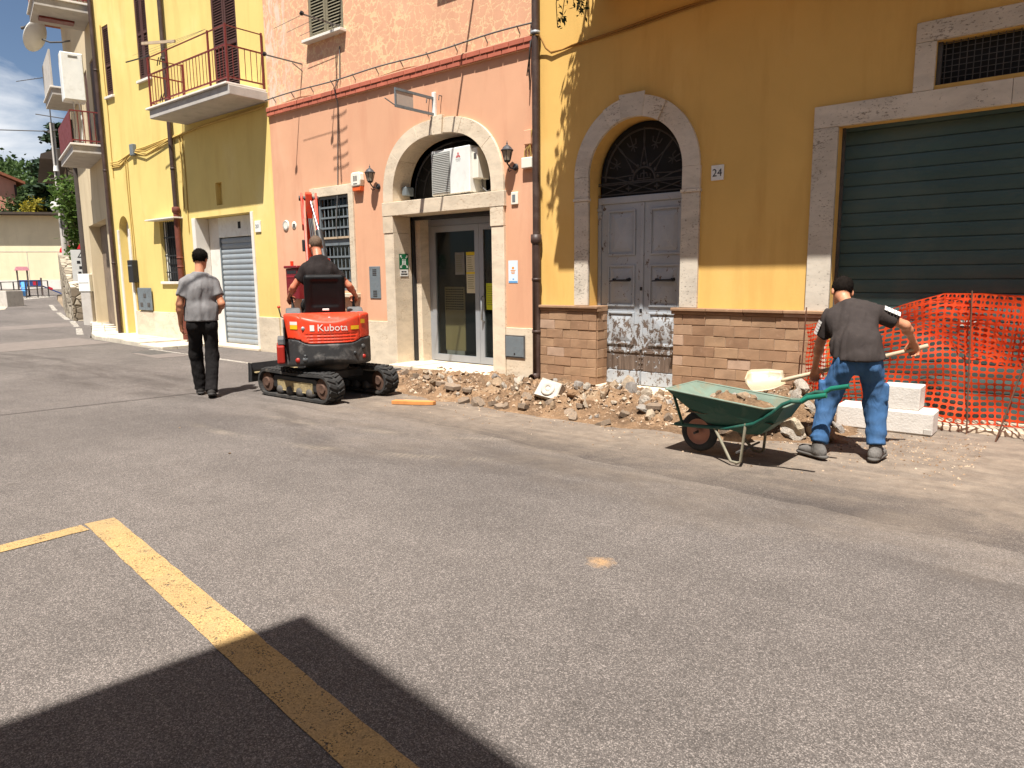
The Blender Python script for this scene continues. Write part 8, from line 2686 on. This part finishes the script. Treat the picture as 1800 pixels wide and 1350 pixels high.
def netting(mb, path, ztop, zbot, cw, chh, wave, u_squeeze=None, seed=0):
    """cells are little frames round an oval hole, laid along a path and hung between two heights"""
    S = [0.0]
    for p, q in zip(path, path[1:]): S.append(S[-1] + math.hypot(q[0] - p[0], q[1] - p[1]))
    def at(s):
        for k in range(len(S) - 1):
            if s <= S[k + 1] or k == len(S) - 2:
                w = (s - S[k]) / (S[k + 1] - S[k])
                return path[k][0] + (path[k + 1][0] - path[k][0]) * w, path[k][1] + (path[k + 1][1] - path[k][1]) * w
    nc = int(S[-1] / cw); nr = int(1.02 / chh)
    def pos(u, w):
        s = u / nc * S[-1]
        x, y = at(s)
        zt, zb = ztop(x), zbot(x)
        z = zb + (zt - zb) * w / nr
        d = wave(s, z)
        return (x + 0.02 * math.sin(s * 6 + z * 5 + seed), y + d, z + 0.015 * math.sin(s * 4.3 + seed) * (w / nr))
    hole = [(0.5 + 0.395 * a, 0.5 + 0.34 * b) for a, b in ((-1, -0.45), (-0.6, -1), (0.6, -1), (1, -0.45), (1, 0.45), (0.6, 1), (-0.6, 1), (-1, 0.45))]
    outer = [(0, 0.25), (0.2, 0), (0.8, 0), (1, 0.25), (1, 0.75), (0.8, 1), (0.2, 1), (0, 0.75)]
    corners = [(0, 0), (1, 0), (1, 1), (0, 1)]
    V, F = [], []
    for i in range(nc):
        for j in range(nr):
            b = len(V)
            for a, c in hole + outer + corners: V.append(pos(i + a, j + c))
            for k in range(8): F.append((b + k, b + (k + 1) % 8, b + 8 + (k + 1) % 8, b + 8 + k))
            F += [(b + 8, b + 9, b + 16), (b + 10, b + 11, b + 17), (b + 12, b + 13, b + 18), (b + 14, b + 15, b + 19)]
    mb.add(V, F)


ne = thing('safety_netting', 'orange plastic safety netting hung on thin rods before the garage', 'netting', (-0.8, 7.65, 0))
zt_ = lambda x: lin(x, [(-2.25, 0.96), (-1.75, 1.02), (-1.4, 1.16), (-1.07, 1.285), (-0.8, 1.29), (-0.45, 1.25), (0.4, 1.22), (1.2, 1.1)])
zb_ = lambda x: lin(x, [(-2.25, 0.03), (-1.5, 0.10), (-0.8, 0.07), (-0.3, 0.10), (1.2, 0.08)])
g = MB()
netting(g, [(-2.02, 7.74), (-1.6, 7.76), (-1.2, 7.74), (-0.8, 7.66), (-0.3, 7.60), (0.3, 7.52), (1.2, 7.45)], zt_, zb_, 0.064, 0.046, lambda s, z: 0.055 * math.sin(s * 5 + z * 2) + 0.03 * math.sin(s * 11 - z * 7) + 0.02 * math.sin(z * 13 + s * 3))
g.build('net', net_m, ne, fix=False)
g = MB()
netting(g, [(-1.45, 7.80), (-1.07, 7.78), (-0.8, 7.70), (-0.3, 7.645), (0.3, 7.57), (1.1, 7.49)], lambda x: zt_(x) - 0.005, lambda x: lin(x, [(-1.5, 1.02), (-0.9, 0.72), (-0.5, 0.62), (0.2, 0.70), (1.2, 0.55)]), 0.064, 0.080, lambda s, z: 0.03 * math.sin(s * 4 + 1 + z * 3), seed=2)
g.build('folded_net', net_m, ne, fix=False)
g = MB()                                              # the gathered end at the brick corner
netting(g, [(-2.30, 7.70), (-2.27, 7.60), (-2.24, 7.72), (-2.21, 7.61), (-2.18, 7.73), (-2.15, 7.62), (-2.12, 7.73), (-2.08, 7.66), (-2.02, 7.74)], lambda x: zt_(x), lambda x: zb_(x) - 0.0, 0.05, 0.046, lambda s, z: 0.035 * math.sin(z * 17 + s * 9), seed=4)
g.build('gathered_end', net_m, ne, fix=False)
g = MB()                                              # slack roll trailing at the right
netting(g, [(-0.35, 7.50), (-0.15, 7.38), (0.1, 7.30), (0.5, 7.28)], lambda x: lin(x, [(-0.35, 0.28), (-0.1, 0.62), (0.5, 0.75)]), lambda x: 0.05, 0.064, 0.050, lambda s, z: 0.08 * math.sin(z * 9 + s * 3), seed=6)
g.build('slack_net', net_m, ne, fix=False)
rod_m = mat('rusty_rod', srgb(96, 64, 48), 0.85, 0.25, 12, 0.3, 80)
for p, q in (((-2.33, 7.66, -0.02), (-2.31, 7.70, 1.12)), ((-0.80, 7.62, -0.02), (-0.86, 7.68, 1.30)), ((-0.56, 7.42, -0.02), (-0.30, 7.62, 1.22)), ((0.9, 7.4, -0.02), (0.92, 7.46, 1.2))):
    MB().cyl(p, q, 0.007, n=6).build('rod', rod_m, ne)
# dry weeds at the foot of the rod
wd = thing('dry_weeds', 'tuft of dry weeds at the brick corner beside the netting', 'weeds', (-2.28, 7.45, 0.0), world=False)
V, F = leaves([(0, 0, 0.06), (0.05, -0.05, 0.12), (-0.07, 0.02, 0.10), (0.02, 0.0, 0.2)], 260, 0.035, (0.07, 0.06, 0.07), 1.4, 3)
leaf_obj('stalks', V, F, mat('dry_stalk', srgb(112, 96, 66), 0.9, 0.2, 20), wd)

# ------------------------------------------------------------------ hanging plant at the balcony end
vn = thing('hanging_vine', 'dark trailing plant hanging from the end of the orange balcony', 'plant', (-5.06, 7.55, 4.86), world=False)
g = MB()
tips = []
for k in range(6):
    x_, y_ = rr.uniform(-0.07, 0.03), rr.uniform(-0.35, 0.3); L_ = rr.uniform(0.25, 0.62)
    pts = [(x_, y_, 0.3), (x_ - 0.05, y_, 0.1)] + [(x_ - 0.05 + 0.05 * math.sin(3 * q + k), y_ + 0.04 * math.cos(4 * q + k), 0.1 - L_ * q) for q in (0.3, 0.6, 1.0)]
    g.tube(pts, 0.005, 5)
    tips += [pts[1], pts[2], pts[3], pts[4]]
g.build('stems', bark, vn)
V, F = leaves(tips, 170, 0.035, (0.03, 0.03, 0.05), 0.8, 41)
leaf_obj('leaves', V, F, lf_dark, vn)
for k, (y_, z_, r_) in enumerate(((6.75, 5.12, 0.16), (7.2, 5.12, 0.13))):
    ft = thing('flower_pot', ['terracotta flower pot at the balcony front corner', 'smaller terracotta flower pot on the balcony end'][k], 'flower pot', (-4.82, y_, 5.112), world=False, group='pots on the orange balcony')
    MB().lathe([(0.001, 0.0), (r_ * 0.7, 0.0), (r_, r_ * 1.6), (r_ * 1.08, r_ * 1.6), (r_ * 1.08, r_ * 1.85), (r_ * 0.95, r_ * 1.85), (r_ * 0.9, r_ * 1.6), (0.001, r_ * 1.6)], (0, 0, 0), 'z', 16).build('pot', roof_tile, ft)
    V, F = leaves([(0, 0, 0.5), (-0.15, 0, 0.55), (-0.1, 0.1, 0.7), (0.1, -0.1, 0.6), (-0.25, 0.05, 0.4)], 420, 0.05, (0.10, 0.10, 0.13), 0.8, 50 + k)
    leaf_obj('foliage', V, F, lf_green, ft)
# bits lying on the road
for k, (x, y, m_, lb) in enumerate(((-3.05, 0.66, 'strobe_orange', 'tiny orange scrap on the asphalt by the near shadow edge'), (-5.6, 3.05, None, 'small white pebble on the open road'), (-7.0, 3.3, None, 'tiny pale pebble on the road nearer the walking man'))):
    if m_: o = MB().cbox(-0.035, 0.035, -0.006, 0.006, 0, 0.006, 0.002).build('litter', MATS[m_])
    else: o = inst(rmesh[k], 'pebble', None)
    o.location = (x, y, 0.006); o.rotation_euler = (0, 0, 0.6)
    if not m_: o.scale = (0.028, 0.022, 0.02)
    tag(o, lb, 'litter' if m_ else 'pebble')
